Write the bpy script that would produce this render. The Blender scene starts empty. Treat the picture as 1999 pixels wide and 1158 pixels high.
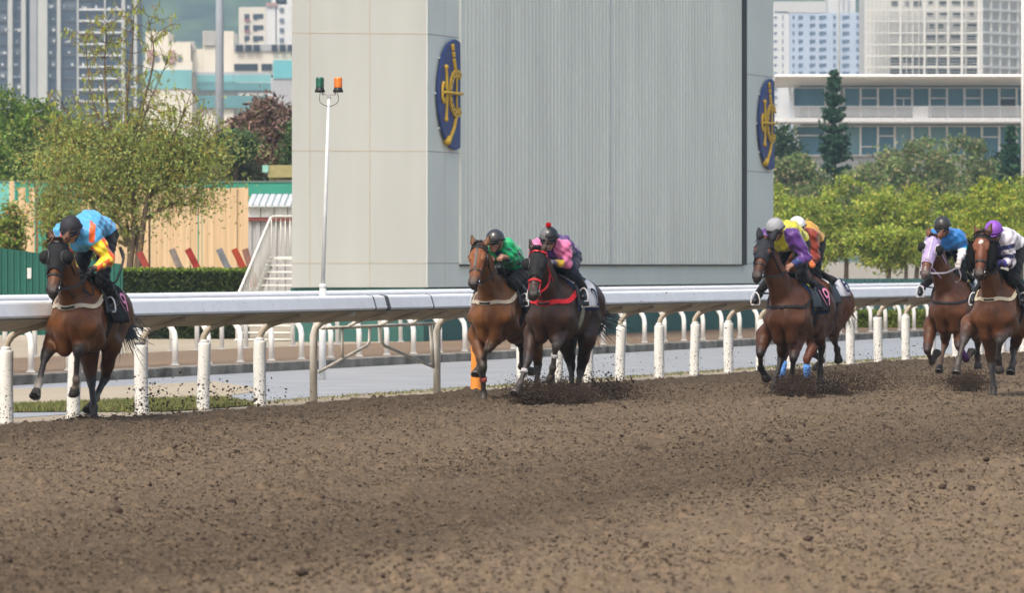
import bpy, math, random
import numpy as np
from mathutils import Vector, Matrix
R = math.radians
random.seed(7)
rng = np.random.default_rng(11)
sc = bpy.context.scene
COL = sc.collection

# ------------------------------------------------------------------ camera, sky, sun, exposure
F_PX, HZ, CAMZ, W0 = 11000.0, 517.0, 1.65, 999.5
cam_d = bpy.data.cameras.new("Camera")
cam = bpy.data.objects.new("Camera", cam_d); COL.objects.link(cam)
cam.location = (0, 0, CAMZ); cam.rotation_euler = (R(90), 0, 0)
cam_d.sensor_width = 36.0; cam_d.lens = F_PX / 1999 * 36.0
cam_d.shift_y = (HZ - 579.0) / 1999
cam_d.clip_start = 0.5; cam_d.clip_end = 20000
cam_d.dof.use_dof = True; cam_d.dof.focus_distance = 65.0; cam_d.dof.aperture_fstop = 7.0
sc.camera = cam

SUN_EL, SUN_AZ = 54.0, 207.0          # azimuth measured clockwise from +Y: the sun stands behind the camera, to its left
sdir = Vector((math.sin(R(SUN_AZ)) * math.cos(R(SUN_EL)), math.cos(R(SUN_AZ)) * math.cos(R(SUN_EL)), math.sin(R(SUN_EL))))
w = bpy.data.worlds.new("World"); sc.world = w; w.use_nodes = True
nt = w.node_tree
sky = nt.nodes.new("ShaderNodeTexSky"); sky.sky_type = 'NISHITA'; sky.sun_disc = False
sky.sun_elevation = R(SUN_EL); sky.sun_rotation = R(SUN_AZ)
sky.air_density = 1.0; sky.dust_density = 6.0; sky.ozone_density = .6
nt.links.new(sky.outputs[0], nt.nodes["Background"].inputs[0])
nt.nodes["Background"].inputs[1].default_value = 0.15
sun_d = bpy.data.lights.new("Sun", 'SUN'); sun_d.energy = 1.35; sun_d.angle = R(10.0); sun_d.color = (1.0, 0.95, 0.87)
sun = bpy.data.objects.new("Sun", sun_d); COL.objects.link(sun)
sun.rotation_euler = (-sdir).to_track_quat('-Z', 'Y').to_euler()
sun.location = (-20, -20, 60)
sc.view_settings.view_transform = 'Standard'; sc.view_settings.look = 'None'
sc.view_settings.exposure = 0.66; sc.view_settings.gamma = 1.0
sc.render.engine = 'CYCLES'
sc.cycles.use_denoising = True
sc.cycles.max_bounces = 6; sc.cycles.transparent_max_bounces = 8
sc.cycles.volume_bounces = 0
sc.render.use_persistent_data = False

# ------------------------------------------------------------------ measuring
def at(u, v, Y):                      # a point seen at (u, v) in the photo, Y metres away
    return Vector(((u - W0) / F_PX * Y, Y, CAMZ - (v - HZ) / F_PX * Y))
def onground(u, v, z=0.0):
    return at(u, v, F_PX * (CAMZ - z) / (v - HZ))
AX = Vector((0.2962, 0.9551, 0)); TX = Vector((-0.9551, 0.2962, 0))   # along the rail (away), across it (to the infield)
def trk(a, t, z=0.0): return AX * a + TX * t + Vector((0, 0, z))
def a_at(u, t):                       # distance along the rail where the line t crosses picture column u
    k = (u - W0) / F_PX               # X = kY
    return t * (k * TX.y - TX.x) / (AX.x - k * AX.y)

# ------------------------------------------------------------------ tags
def tag(o, label=None, cat=None, group=None, kind=None):
    if label: o['label'] = label
    if cat: o['category'] = cat
    if group: o['group'] = group
    if kind: o['kind'] = kind
    return o
def thing(name, loc, label, cat, group=None, rz=0.0):
    o = bpy.data.objects.new(name, None); COL.objects.link(o); o.empty_display_size = 0.2
    o.location = loc; o.rotation_euler = (0, 0, rz)
    return tag(o, label, cat, group)
def kids(o): return [c for c in bpy.data.objects if c.parent == o]
def copy_tree(o, parent=None, ch_map=None):
    if ch_map is None:
        ch_map = {}
        for x in bpy.data.objects:
            if x.parent: ch_map.setdefault(x.parent.name, []).append(x)
    c = o.copy(); COL.objects.link(c); c.parent = parent
    for ch in ch_map.get(o.name, []): copy_tree(ch, c, ch_map)
    return c

# ------------------------------------------------------------------ materials
def _n(m, t, **kw):
    n = m.node_tree.nodes.new(t)
    for k, v in kw.items(): setattr(n, k, v)
    return n
def mat(name, col, rough=0.6, spec=0.4, var=0.12, scale=6.0, bump=0.0, bscale=60.0, col2=None, metal=0.0, stretch=None, coat=0.0, sheen=0.0, detail=4.0):
    m = bpy.data.materials.new(name); m.use_nodes = True
    L = m.node_tree.links; b = m.node_tree.nodes["Principled BSDF"]
    b.inputs["Roughness"].default_value = rough
    b.inputs["Specular IOR Level"].default_value = spec
    b.inputs["Metallic"].default_value = metal
    b.inputs["Coat Weight"].default_value = coat
    b.inputs["Sheen Weight"].default_value = sheen
    tc = _n(m, "ShaderNodeTexCoord")
    src = tc.outputs["Object"]
    if stretch:
        mp = _n(m, "ShaderNodeMapping"); mp.inputs["Scale"].default_value = stretch
        L.new(src, mp.inputs[0]); src = mp.outputs[0]
    ns = _n(m, "ShaderNodeTexNoise"); ns.inputs["Scale"].default_value = scale; ns.inputs["Detail"].default_value = detail
    L.new(src, ns.inputs["Vector"])
    mx = _n(m, "ShaderNodeMix", data_type='RGBA')
    c1 = tuple(c * (1 - var) for c in col); c2 = tuple(min(1, c * (1 + var)) for c in col) if col2 is None else col2
    mr = _n(m, "ShaderNodeMapRange"); mr.inputs[1].default_value = 0.3; mr.inputs[2].default_value = 0.7
    L.new(ns.outputs["Fac"], mr.inputs[0]); L.new(mr.outputs[0], mx.inputs[0])
    mx.inputs[6].default_value = (*c1, 1); mx.inputs[7].default_value = (*c2, 1)
    L.new(mx.outputs[2], b.inputs["Base Color"])
    if bump:
        n2 = _n(m, "ShaderNodeTexNoise"); n2.inputs["Scale"].default_value = bscale; n2.inputs["Detail"].default_value = 5
        L.new(src, n2.inputs["Vector"])
        bp = _n(m, "ShaderNodeBump"); bp.inputs["Strength"].default_value = bump; bp.inputs["Distance"].default_value = 0.02
        L.new(n2.outputs["Fac"], bp.inputs["Height"]); L.new(bp.outputs[0], b.inputs["Normal"])
    return m
def attr_mat(name, rough=0.5, spec=0.4, var=0.25, scale=9.0, bump=0.15, bscale=40.0, sheen=0.0, coat=0.0, attr="tint"):
    m = bpy.data.materials.new(name); m.use_nodes = True
    L = m.node_tree.links; b = m.node_tree.nodes["Principled BSDF"]
    b.inputs["Roughness"].default_value = rough; b.inputs["Specular IOR Level"].default_value = spec
    b.inputs["Sheen Weight"].default_value = sheen; b.inputs["Coat Weight"].default_value = coat
    b.inputs["Coat Roughness"].default_value = 0.3
    at_ = _n(m, "ShaderNodeAttribute", attribute_name=attr)
    tc = _n(m, "ShaderNodeTexCoord")
    ns = _n(m, "ShaderNodeTexNoise"); ns.inputs["Scale"].default_value = scale; ns.inputs["Detail"].default_value = 5
    L.new(tc.outputs["Object"], ns.inputs["Vector"])
    mr = _n(m, "ShaderNodeMapRange"); mr.inputs[1].default_value = 0.25; mr.inputs[2].default_value = 0.75
    mr.inputs[3].default_value = 1 - var; mr.inputs[4].default_value = 1 + var
    L.new(ns.outputs["Fac"], mr.inputs[0])
    mu = _n(m, "ShaderNodeVectorMath", operation='SCALE')
    L.new(at_.outputs["Color"], mu.inputs[0]); L.new(mr.outputs[0], mu.inputs["Scale"])
    L.new(mu.outputs[0], b.inputs["Base Color"])
    if bump:
        n2 = _n(m, "ShaderNodeTexNoise"); n2.inputs["Scale"].default_value = bscale; n2.inputs["Detail"].default_value = 4
        L.new(tc.outputs["Object"], n2.inputs["Vector"])
        bp = _n(m, "ShaderNodeBump"); bp.inputs["Strength"].default_value = bump; bp.inputs["Distance"].default_value = 0.02
        L.new(n2.outputs["Fac"], bp.inputs["Height"]); L.new(bp.outputs[0], b.inputs["Normal"])
    return m

# ------------------------------------------------------------------ meshes
def link_mesh(name, V, Fc, m, parent=None, smooth=False, cols=None, org=None, mats=None, midx=None):
    V = np.asarray(V, dtype=np.float64).reshape(-1, 3)
    if org is not None: V = V - np.array(org)
    me = bpy.data.meshes.new(name)
    if isinstance(Fc, np.ndarray):
        k = Fc.shape[1]; nf = len(Fc)
        me.vertices.add(len(V)); me.vertices.foreach_set("co", V.astype(np.float32).ravel())
        me.loops.add(nf * k); me.loops.foreach_set("vertex_index", Fc.astype(np.int32).ravel())
        me.polygons.add(nf); me.polygons.foreach_set("loop_start", np.arange(nf, dtype=np.int32) * k)
        me.polygons.foreach_set("loop_total", np.full(nf, k, dtype=np.int32))
        me.update(calc_edges=True); me.validate()
    else:
        me.from_pydata([tuple(v) for v in V], [], Fc); me.update()
    for x in (mats or [m]): me.materials.append(x)
    if midx is not None: me.polygons.foreach_set("material_index", np.asarray(midx, dtype=np.int32))
    if smooth: me.polygons.foreach_set("use_smooth", np.ones(len(me.polygons), dtype=bool))
    if cols is not None:
        ca = me.color_attributes.new("tint", 'FLOAT_COLOR', 'POINT')
        c4 = np.ones((len(V), 4), dtype=np.float32); c4[:, :3] = cols
        ca.data.foreach_set("color", c4.ravel())
    o = bpy.data.objects.new(name, me); COL.objects.link(o)
    if parent: o.parent = parent
    return o

class MB:
    def __init__(s): s.V = []; s.F = []; s.M = []; s.mi = 0
    def _add(s, v, f):
        b = len(s.V); s.V += [tuple(x) for x in v]
        s.F += [tuple(b + i for i in q) for q in f]; s.M += [s.mi] * len(f); return s
    def hexa(s, p):                    # 8 corners: bottom 4 (ccw from above), top 4
        return s._add(p, [(3, 2, 1, 0), (4, 5, 6, 7), (0, 1, 5, 4), (1, 2, 6, 5), (2, 3, 7, 6), (3, 0, 4, 7)])
    def box(s, c, d, ax=None):         # centre, full size, optional axes (x, y, z vectors)
        c = Vector(c); X, Y, Z = ax or (Vector((1, 0, 0)), Vector((0, 1, 0)), Vector((0, 0, 1)))
        X, Y, Z = X * d[0] / 2, Y * d[1] / 2, Z * d[2] / 2
        return s.hexa([c - X - Y - Z, c + X - Y - Z, c + X + Y - Z, c - X + Y - Z, c - X - Y + Z, c + X - Y + Z, c + X + Y + Z, c - X + Y + Z])
    def beam(s, a, b, wd, th, up=Vector((0, 0, 1))):
        a, b = Vector(a), Vector(b); d = b - a; ln = d.length; d.normalize()
        sd = d.cross(up)
        if sd.length < 1e-4: sd = Vector((1, 0, 0))
        sd.normalize(); u2 = sd.cross(d)
        return s.box((a + b) / 2, (wd, ln, th), (sd, d, u2))
    def tube(s, pts, rad, n=10, caps=True):
        pts = [Vector(p) for p in pts]; k = len(pts)
        rad = rad if hasattr(rad, '__len__') else [rad] * k
        d0 = (pts[1] - pts[0]).normalized()
        ref = Vector((0, 0, 1)) if abs(d0.z) < 0.9 else Vector((1, 0, 0))
        u = d0.cross(ref).normalized(); v = []
        for i, p in enumerate(pts):
            d = (pts[min(i + 1, k - 1)] - pts[max(i - 1, 0)]).normalized()
            u = (u - d * u.dot(d)).normalized(); w_ = d.cross(u)
            for j in range(n):
                a = 2 * math.pi * j / n
                v.append(p + (u * math.cos(a) + w_ * math.sin(a)) * rad[i])
        f = [(i * n + j, i * n + (j + 1) % n, (i + 1) * n + (j + 1) % n, (i + 1) * n + j) for i in range(k - 1) for j in range(n)]
        if caps: f += [tuple(range(n - 1, -1, -1)), tuple((k - 1) * n + j for j in range(n))]
        return s._add(v, f)
    def sweep(s, prof, pts, ux, uz=Vector((0, 0, 1)), closed=True, caps=True):   # profile of (o, z) pairs carried along pts
        n = len(prof); v = []
        for p in pts:
            for o, z in prof: v.append(Vector(p) + ux * o + uz * z)
        m_ = n if closed else n - 1
        f = [(i * n + j, i * n + (j + 1) % n, (i + 1) * n + (j + 1) % n, (i + 1) * n + j) for i in range(len(pts) - 1) for j in range(m_)]
        if caps and closed: f += [tuple(range(n - 1, -1, -1)), tuple((len(pts) - 1) * n + j for j in range(n))]
        return s._add(v, f)
    def lathe(s, prof, c, ax=Vector((0, 0, 1)), n=20, cap=True):   # (radius, height) pairs along ax
        c = Vector(c); ax = Vector(ax).normalized()
        ref = Vector((1, 0, 0)) if abs(ax.x) < 0.9 else Vector((0, 1, 0))
        u = ax.cross(ref).normalized(); w_ = ax.cross(u); v = []
        for r, h in prof:
            for j in range(n):
                a = 2 * math.pi * j / n
                v.append(c + ax * h + (u * math.cos(a) + w_ * math.sin(a)) * r)
        k = len(prof)
        f = [(i * n + j, i * n + (j + 1) % n, (i + 1) * n + (j + 1) % n, (i + 1) * n + j) for i in range(k - 1) for j in range(n)]
        if cap: f += [tuple(range(n - 1, -1, -1)), tuple((k - 1) * n + j for j in range(n))]
        return s._add(v, f)
    def ball(s, c, r, n=12, sx=None):
        c = Vector(c); rr = r if hasattr(r, '__len__') else (r, r, r); X, Y, Z = sx or (Vector((1, 0, 0)), Vector((0, 1, 0)), Vector((0, 0, 1)))
        k = max(5, n // 2 + 1); v = []
        for i in range(k):
            th = math.pi * i / (k - 1)
            for j in range(n):
                a = 2 * math.pi * j / n; st = max(math.sin(th), 1e-3)
                v.append(c + X * (rr[0] * st * math.cos(a)) + Y * (rr[1] * st * math.sin(a)) + Z * (rr[2] * math.cos(th)))
        f = [(i * n + j, (i + 1) * n + j, (i + 1) * n + (j + 1) % n, i * n + (j + 1) % n) for i in range(k - 1) for j in range(n)]
        return s._add(v, f)
    def build(s, name, m, parent=None, org=None, smooth=False, bevel=0.0):
        mats = m if isinstance(m, (list, tuple)) else [m]
        o = link_mesh(name, s.V, s.F, None, parent, smooth, None, org, list(mats), s.M)
        if bevel:
            md = o.modifiers.new("Bevel", 'BEVEL'); md.width = bevel; md.segments = 2; md.limit_method = 'ANGLE'
        return o
def sheet(name, pts, m, z, kind='structure'):
    o = link_mesh(name, [(p[0], p[1], z) for p in pts], [tuple(range(len(pts)))], m)
    if o.data.polygons[0].normal.z < 0: o.data.flip_normals()
    return tag(o, kind=kind)
M_BLACK = mat("black leather", (0.012, 0.012, 0.013), 0.45, 0.4, 0.3, 20, 0.1)
# ------------------------------------------------------------------ organic bodies: tapered limbs melted into one continuous skin
class Body:
    def __init__(s, h=0.012): s.P = []; s.h = h; s.cuts = []
    def cap(s, a, b, ra, rb, col, colb=None, n=None, ka=1.0, kb=None, k=0.04, g='body'):
        a = np.array(a, float); b = np.array(b, float)
        if np.linalg.norm(b - a) < 1e-5: b = a + np.array([1e-4, 0, 0])
        if n is not None: n = np.array(n, float); n = n / np.linalg.norm(n)
        s.P.append(dict(a=a, b=b, ra=ra, rb=rb, n=n, ka=ka, kb=ka if kb is None else kb, k=k, g=g,
                        ca=np.array(col, float), cb=np.array(col if colb is None else colb, float)))
    def cut(s, c, r): s.cuts.append((np.array(c, float), r))
    @staticmethod
    def dist(p, q, want_t=False):
        ab = q['b'] - q['a']; v = p - q['a']
        t = np.clip((v @ ab) / (ab @ ab), 0, 1)
        e = v - t[..., None] * ab; rr = q['ra'] + (q['rb'] - q['ra']) * t
        d2 = (e * e).sum(-1)
        if q['n'] is not None:
            kk = q['ka'] + (q['kb'] - q['ka']) * t; en = e @ q['n']
            d = (np.sqrt(np.maximum(d2 - en * en + (en / kk) ** 2, 0)) - rr) * np.minimum(1, kk)
        else: d = np.sqrt(d2) - rr
        return (d, t) if want_t else d
    @staticmethod
    def smin(a, b, k):
        h = np.maximum(k - np.abs(a - b), 0) / k
        return np.minimum(a, b) - h * h * k * 0.25
    def groups(s):
        g = {}
        for q in s.P: g.setdefault(q['g'], []).append(q)
        return g
    def f(s, p):                      # signed distance at points
        p = np.asarray(p, float); G = s.groups(); out = {}
        for g, qs in G.items():
            a = np.full(p.shape[:-1], 0.5)
            for q in qs: a = s.smin(a, s.dist(p, q), q['k'])
            out[g] = a
        body = out['body']; tot = body
        for g, a in out.items():
            if g != 'body': tot = np.minimum(tot, s.smin(body, a, 0.06 if not g.startswith('hard') else 0.012))
        for c, r in s.cuts: tot = np.maximum(tot, r - np.linalg.norm(p - c, axis=-1))
        return tot
    def grad(s, p, e=0.004):
        p = np.asarray(p, float); g = np.zeros_like(p)
        for i in range(3):
            d = np.zeros(3); d[i] = e
            g[..., i] = s.f(p + d) - s.f(p - d)
        return g / np.maximum(np.linalg.norm(g, axis=-1, keepdims=True), 1e-9)
    def project(s, p, off=0.0, it=5):
        p = np.array(p, float)
        for _ in range(it): p = p - s.grad(p) * np.clip(s.f(p) - off, -0.08, 0.08)[..., None]
        return p
    def cast(s, o, d, off=0.0, far=0.9, n=90):   # outermost skin met going inward along rays o + t d
        o = np.asarray(o, float); d = np.asarray(d, float)
        ts = np.linspace(0.02, far, n); P = o[..., None, :] + d[..., None, :] * ts[:, None]
        v = s.f(P) - off; ins = v < 0
        i = n - 1 - np.argmax(ins[..., ::-1], axis=-1); i = np.where(ins.any(-1), i, 0); j = np.minimum(i + 1, n - 1)
        va = np.take_along_axis(v, i[..., None], -1)[..., 0]; vb = np.take_along_axis(v, j[..., None], -1)[..., 0]
        fr = np.clip(va / np.where(np.abs(va - vb) < 1e-9, 1, va - vb), 0, 1)
        return o + d * (ts[i] + fr * (ts[1] - ts[0]))[..., None]
    def colours(s, V, sig=0.014):
        wsum = np.zeros(len(V)); c = np.zeros((len(V), 3)); best = np.full(len(V), 9.0); D = []
        for q in s.P:
            d, t = s.dist(V, q, True); D.append((d, t)); best = np.minimum(best, d)
        for q, (d, t) in zip(s.P, D):
            w_ = np.exp(-(d - best) / sig); wsum += w_
            c += w_[:, None] * (q['ca'] + (q['cb'] - q['ca']) * t[:, None])
        return c / wsum[:, None]
    def mesh(s, off=0.0, wrinkle=None):
        h = s.h
        lo = np.min([np.minimum(q['a'] - q['ra'] * max(1, q['ka']), q['b'] - q['rb'] * max(1, q['kb'])) for q in s.P], 0) - 4 * h - off
        hi = np.max([np.maximum(q['a'] + q['ra'] * max(1, q['ka']), q['b'] + q['rb'] * max(1, q['kb'])) for q in s.P], 0) + 4 * h + off
        n = np.ceil((hi - lo) / h).astype(int) + 1
        ax = [lo[i] + h * np.arange(n[i]) for i in range(3)]
        def region(q):
            m = 3 * h + q['k'] + off + 0.01
            l = np.minimum(q['a'] - q['ra'] * max(1, q['ka']), q['b'] - q['rb'] * max(1, q['kb'])) - m
            u = np.maximum(q['a'] + q['ra'] * max(1, q['ka']), q['b'] + q['rb'] * max(1, q['kb'])) + m
            i0 = np.clip(np.floor((l - lo) / h).astype(int), 0, n - 1); i1 = np.clip(np.ceil((u - lo) / h).astype(int) + 1, 1, n)
            return tuple(slice(i0[i], i1[i]) for i in range(3))
        fl = {}
        for g, qs in s.groups().items():
            A = np.full(n, 0.5, dtype=np.float32)
            for q in qs:
                sl = region(q)
                p = np.stack(np.meshgrid(ax[0][sl[0]], ax[1][sl[1]], ax[2][sl[2]], indexing='ij'), -1)
                A[sl] = s.smin(A[sl], s.dist(p, q), q['k'])
            fl[g] = A
        T = fl['body'].copy()
        for g, A in fl.items():
            if g != 'body':
                T = np.minimum(T, s.smin(fl['body'], A, 0.06 if not g.startswith('hard') else 0.012))
        for c, r in s.cuts:
            i0 = np.clip(((c - r - 3 * h - lo) / h).astype(int), 0, n - 1); i1 = np.clip(((c + r + 3 * h - lo) / h).astype(int) + 2, 1, n)
            sl = tuple(slice(i0[i], i1[i]) for i in range(3))
            p = np.stack(np.meshgrid(ax[0][sl[0]], ax[1][sl[1]], ax[2][sl[2]], indexing='ij'), -1)
            T[sl] = np.maximum(T[sl], r - np.linalg.norm(p - c, axis=-1))
        if off or wrinkle is not None:
            T = T - off
            if wrinkle is not None:
                near = np.argwhere(np.abs(T) < 0.05)
                pp = np.stack([ax[i][near[:, i]] for i in range(3)], -1)
                T[tuple(near.T)] += wrinkle(pp)
        # surface nets
        S = T < 0
        c8 = [S[i:n[0] - 1 + i, j:n[1] - 1 + j, k:n[2] - 1 + k] for i in (0, 1) for j in (0, 1) for k in (0, 1)]
        cnt = sum(x.astype(np.int8) for x in c8); act = (cnt > 0) & (cnt < 8)
        idx = np.argwhere(act); ID = np.full(act.shape, -1, dtype=np.int64); ID[act] = np.arange(len(idx))
        corner = np.array([(i, j, k) for i in (0, 1) for j in (0, 1) for k in (0, 1)])
        vals = np.stack([T[idx[:, 0] + c[0], idx[:, 1] + c[1], idx[:, 2] + c[2]] for c in corner], 1).astype(float)
        acc = np.zeros((len(idx), 3)); num = np.zeros(len(idx))
        for a in range(8):
            for b in range(a + 1, 8):
                if np.abs(corner[a] - corner[b]).sum() != 1: continue
                va, vb = vals[:, a], vals[:, b]; cr = (va < 0) != (vb < 0)
                t = np.where(cr, va / np.where(cr, va - vb, 1), 0)
                acc += np.where(cr[:, None], corner[a] + t[:, None] * (corner[b] - corner[a]), 0); num += cr
        V = lo + h * (idx + acc / num[:, None])
        Q = []
        for axn in range(3):
            o1, o2 = [(1, 2), (2, 0), (0, 1)][axn]
            sl0 = [slice(None)] * 3; sl1 = [slice(None)] * 3
            sl0[axn] = slice(0, n[axn] - 1); sl1[axn] = slice(1, n[axn])
            A0, A1 = S[tuple(sl0)], S[tuple(sl1)]
            e = np.argwhere(A0 != A1)
            e = e[(e[:, o1] > 0) & (e[:, o2] > 0) & (e[:, o1] < n[o1] - 1) & (e[:, o2] < n[o2] - 1)]
            ins = A0[tuple(e.T)]
            d1 = np.zeros(3, int); d1[o1] = 1; d2 = np.zeros(3, int); d2[o2] = 1
            g = lambda x: ID[tuple(x.T)]
            q = np.stack([g(e - d1 - d2), g(e - d2), g(e), g(e - d1)], 1)
            q[~ins] = q[~ins][:, ::-1]
            Q.append(q)
        Q = np.concatenate(Q); Q = Q[(Q >= 0).all(1)]
        return V, Q

def nz(v):
    v = np.array(v, float); return v / np.linalg.norm(v)
def catmull(P, n=6):
    P = [np.array(p, float) for p in P]; out = []
    for i in range(len(P) - 1):
        p0, p1, p2, p3 = P[max(i - 1, 0)], P[i], P[i + 1], P[min(i + 2, len(P) - 1)]
        for j in range(n):
            t = j / n
            out.append(0.5 * ((2 * p1) + (p2 - p0) * t + (2 * p0 - 5 * p1 + 4 * p2 - p3) * t * t + (3 * p1 - p0 - 3 * p2 + p3) * t ** 3))
    out.append(P[-1]); return np.array(out)
def strap(mb, pts, wid, body, th=0.006, off=0.004, closed=False, lift=None):   # a flat band lying on a body's skin
    pts = np.array(pts, float)
    if body is not None: pts = body.project(pts, off); nr = body.grad(pts)
    else: nr = lift if lift is not None else np.tile([0, 0, 1.0], (len(pts), 1))
    k = len(pts)
    tg = np.array([pts[(i + 1) % k if closed else min(i + 1, k - 1)] - pts[(i - 1) % k if closed else max(i - 1, 0)] for i in range(k)])
    sd = np.cross(tg, nr); sd /= np.maximum(np.linalg.norm(sd, axis=1, keepdims=True), 1e-9)
    V = []
    for i in range(k):
        a, n_, s_ = pts[i], nr[i], sd[i] * wid / 2
        V += [a - s_ - n_ * 0.004, a - s_ + n_ * th, a + s_ + n_ * th, a + s_ - n_ * 0.004]
    m_ = k if closed else k - 1; Fc = []
    for i in range(m_):
        j = (i + 1) % k
        for c in range(4): Fc.append((i * 4 + c, j * 4 + c, j * 4 + (c + 1) % 4, i * 4 + (c + 1) % 4))
    if not closed: Fc += [(0, 1, 2, 3), ((k - 1) * 4 + 3, (k - 1) * 4 + 2, (k - 1) * 4 + 1, (k - 1) * 4)]
    mb._add(V, Fc); return pts
def shell(G, th, nr):                 # closed sheet from a grid of points (i, j, 3) with normals, thickness th
    a, b, _ = G.shape
    V = np.concatenate([(G + nr * th).reshape(-1, 3), G.reshape(-1, 3)]); N = a * b; Fc = []
    for i in range(a - 1):
        for j in range(b - 1):
            p, q, r_, s_ = i * b + j, (i + 1) * b + j, (i + 1) * b + j + 1, i * b + j + 1
            Fc.append((p, q, r_, s_)); Fc.append((N + s_, N + r_, N + q, N + p))
    for i in range(a - 1):
        Fc.append((i * b, N + i * b, N + (i + 1) * b, (i + 1) * b)); e = b - 1
        Fc.append(((i + 1) * b + e, N + (i + 1) * b + e, N + i * b + e, i * b + e))
    for j in range(b - 1):
        Fc.append((j + 1, N + j + 1, N + j, j)); e = (a - 1) * b
        Fc.append((e + j, N + e + j, N + e + j + 1, e + j + 1))
    return V, Fc
def strands(mb, roots, path_fn, n, w0, seg=6):   # flat tapering locks of hair
    for i in range(n):
        pts, wd = path_fn(i)
        k = len(pts); V = []
        s0 = nz(np.cross(pts[-1] - pts[0], [0.3, 0.9, 0.2]))
        for j, p in enumerate(pts):
            ww = w0 * wd * (1 - 0.85 * j / (k - 1)); V += [p - s0 * ww, p + s0 * ww]
        mb._add(V, [(2 * j, 2 * j + 1, 2 * j + 3, 2 * j + 2) for j in range(k - 1)])
FONT_CACHE = {}
def text_mesh(txt, size):
    cu = bpy.data.curves.new("lettering", 'FONT'); cu.body = txt; cu.size = size; cu.resolution_u = 3
    o = bpy.data.objects.new("lettering", cu); COL.objects.link(o)
    dg = bpy.context.evaluated_depsgraph_get(); dg.update()
    me = o.evaluated_get(dg).to_mesh()
    V = np.array([tuple(v.co) for v in me.vertices]); Fc = [tuple(p.vertices) for p in me.polygons]
    o.evaluated_get(dg).to_mesh_clear(); bpy.data.objects.remove(o); bpy.data.curves.remove(cu)
    return V, Fc
# ------------------------------------------------------------------ ground, track and path
def dirt_mat(name, c1, c2, patch=0.35, bump=0.5, bands=None):
    m = bpy.data.materials.new(name); m.use_nodes = True; L = m.node_tree.links; b = m.node_tree.nodes["Principled BSDF"]
    b.inputs["Roughness"].default_value = .95; b.inputs["Specular IOR Level"].default_value = .12
    tc = _n(m, "ShaderNodeTexCoord")
    dots = []
    for axis in (TX, AX):
        d_ = _n(m, "ShaderNodeVectorMath", operation='DOT_PRODUCT'); L.new(tc.outputs["Object"], d_.inputs[0]); d_.inputs[1].default_value = axis; dots.append(d_.outputs["Value"])
    cb = _n(m, "ShaderNodeCombineXYZ"); s1 = _n(m, "ShaderNodeMath", operation='MULTIPLY'); s1.inputs[1].default_value = .55; L.new(dots[0], s1.inputs[0]); s2 = _n(m, "ShaderNodeMath", operation='MULTIPLY'); s2.inputs[1].default_value = .075; L.new(dots[1], s2.inputs[0])
    L.new(s1.outputs[0], cb.inputs[0]); L.new(s2.outputs[0], cb.inputs[1])
    n0 = _n(m, "ShaderNodeTexNoise"); n0.inputs["Scale"].default_value = 1.0; n0.inputs["Detail"].default_value = 6; n0.inputs["Roughness"].default_value = .6; L.new(cb.outputs[0], n0.inputs["Vector"])
    class _O: pass
    n1 = _O(); n1.outputs = n0.outputs
    if bands:                              # damp and dry harrow lanes along the rail, plus a darker strip beside it
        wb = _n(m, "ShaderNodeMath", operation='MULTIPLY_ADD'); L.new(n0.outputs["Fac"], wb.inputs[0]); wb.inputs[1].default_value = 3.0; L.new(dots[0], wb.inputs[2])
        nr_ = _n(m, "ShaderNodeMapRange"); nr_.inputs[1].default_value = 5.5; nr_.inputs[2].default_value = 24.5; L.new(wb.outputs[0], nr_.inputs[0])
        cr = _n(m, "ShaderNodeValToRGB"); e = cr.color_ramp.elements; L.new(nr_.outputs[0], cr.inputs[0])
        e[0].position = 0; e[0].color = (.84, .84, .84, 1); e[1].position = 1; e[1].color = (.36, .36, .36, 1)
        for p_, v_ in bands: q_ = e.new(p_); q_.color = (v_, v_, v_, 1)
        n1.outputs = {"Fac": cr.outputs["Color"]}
    n2 = _n(m, "ShaderNodeTexNoise"); n2.inputs["Scale"].default_value = 20; n2.inputs["Detail"].default_value = 7; n2.inputs["Roughness"].default_value = .7; L.new(tc.outputs["Object"], n2.inputs["Vector"])
    r1 = _n(m, "ShaderNodeMapRange"); r1.inputs[1].default_value = .36; r1.inputs[2].default_value = .64; L.new(n1.outputs["Fac"], r1.inputs[0])
    r2 = _n(m, "ShaderNodeMapRange"); r2.inputs[1].default_value = .36; r2.inputs[2].default_value = .64; L.new(n2.outputs["Fac"], r2.inputs[0])
    ad = _n(m, "ShaderNodeMix"); ad.inputs[0].default_value = patch; L.new(r2.outputs[0], ad.inputs[2]); L.new(r1.outputs[0], ad.inputs[3])
    mx = _n(m, "ShaderNodeMix", data_type='RGBA'); mx.inputs[6].default_value = (*c1, 1); mx.inputs[7].default_value = (*c2, 1)
    L.new(ad.outputs[0], mx.inputs[0]); L.new(mx.outputs[2], b.inputs["Base Color"])
    n3 = _n(m, "ShaderNodeTexNoise"); n3.inputs["Scale"].default_value = 34; n3.inputs["Detail"].default_value = 6; L.new(tc.outputs["Object"], n3.inputs["Vector"])
    bp = _n(m, "ShaderNodeBump"); bp.inputs["Strength"].default_value = bump; bp.inputs["Distance"].default_value = .03; L.new(n3.outputs["Fac"], bp.inputs["Height"]); L.new(bp.outputs[0], b.inputs["Normal"])
    return m
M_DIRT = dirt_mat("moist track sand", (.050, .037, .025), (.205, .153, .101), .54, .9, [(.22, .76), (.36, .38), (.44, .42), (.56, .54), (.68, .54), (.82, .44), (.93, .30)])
M_CLOD = mat("dirt clod", (.058, .041, .030), .95, .1, .45, 9, .5, 60)
M_DIRT2 = dirt_mat("inner track sand", (.15, .105, .07), (.26, .19, .13), .3, .3)
M_VERGE = dirt_mat("dusty verge", (.27, .225, .165), (.38, .33, .26), .4, .2)
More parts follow.
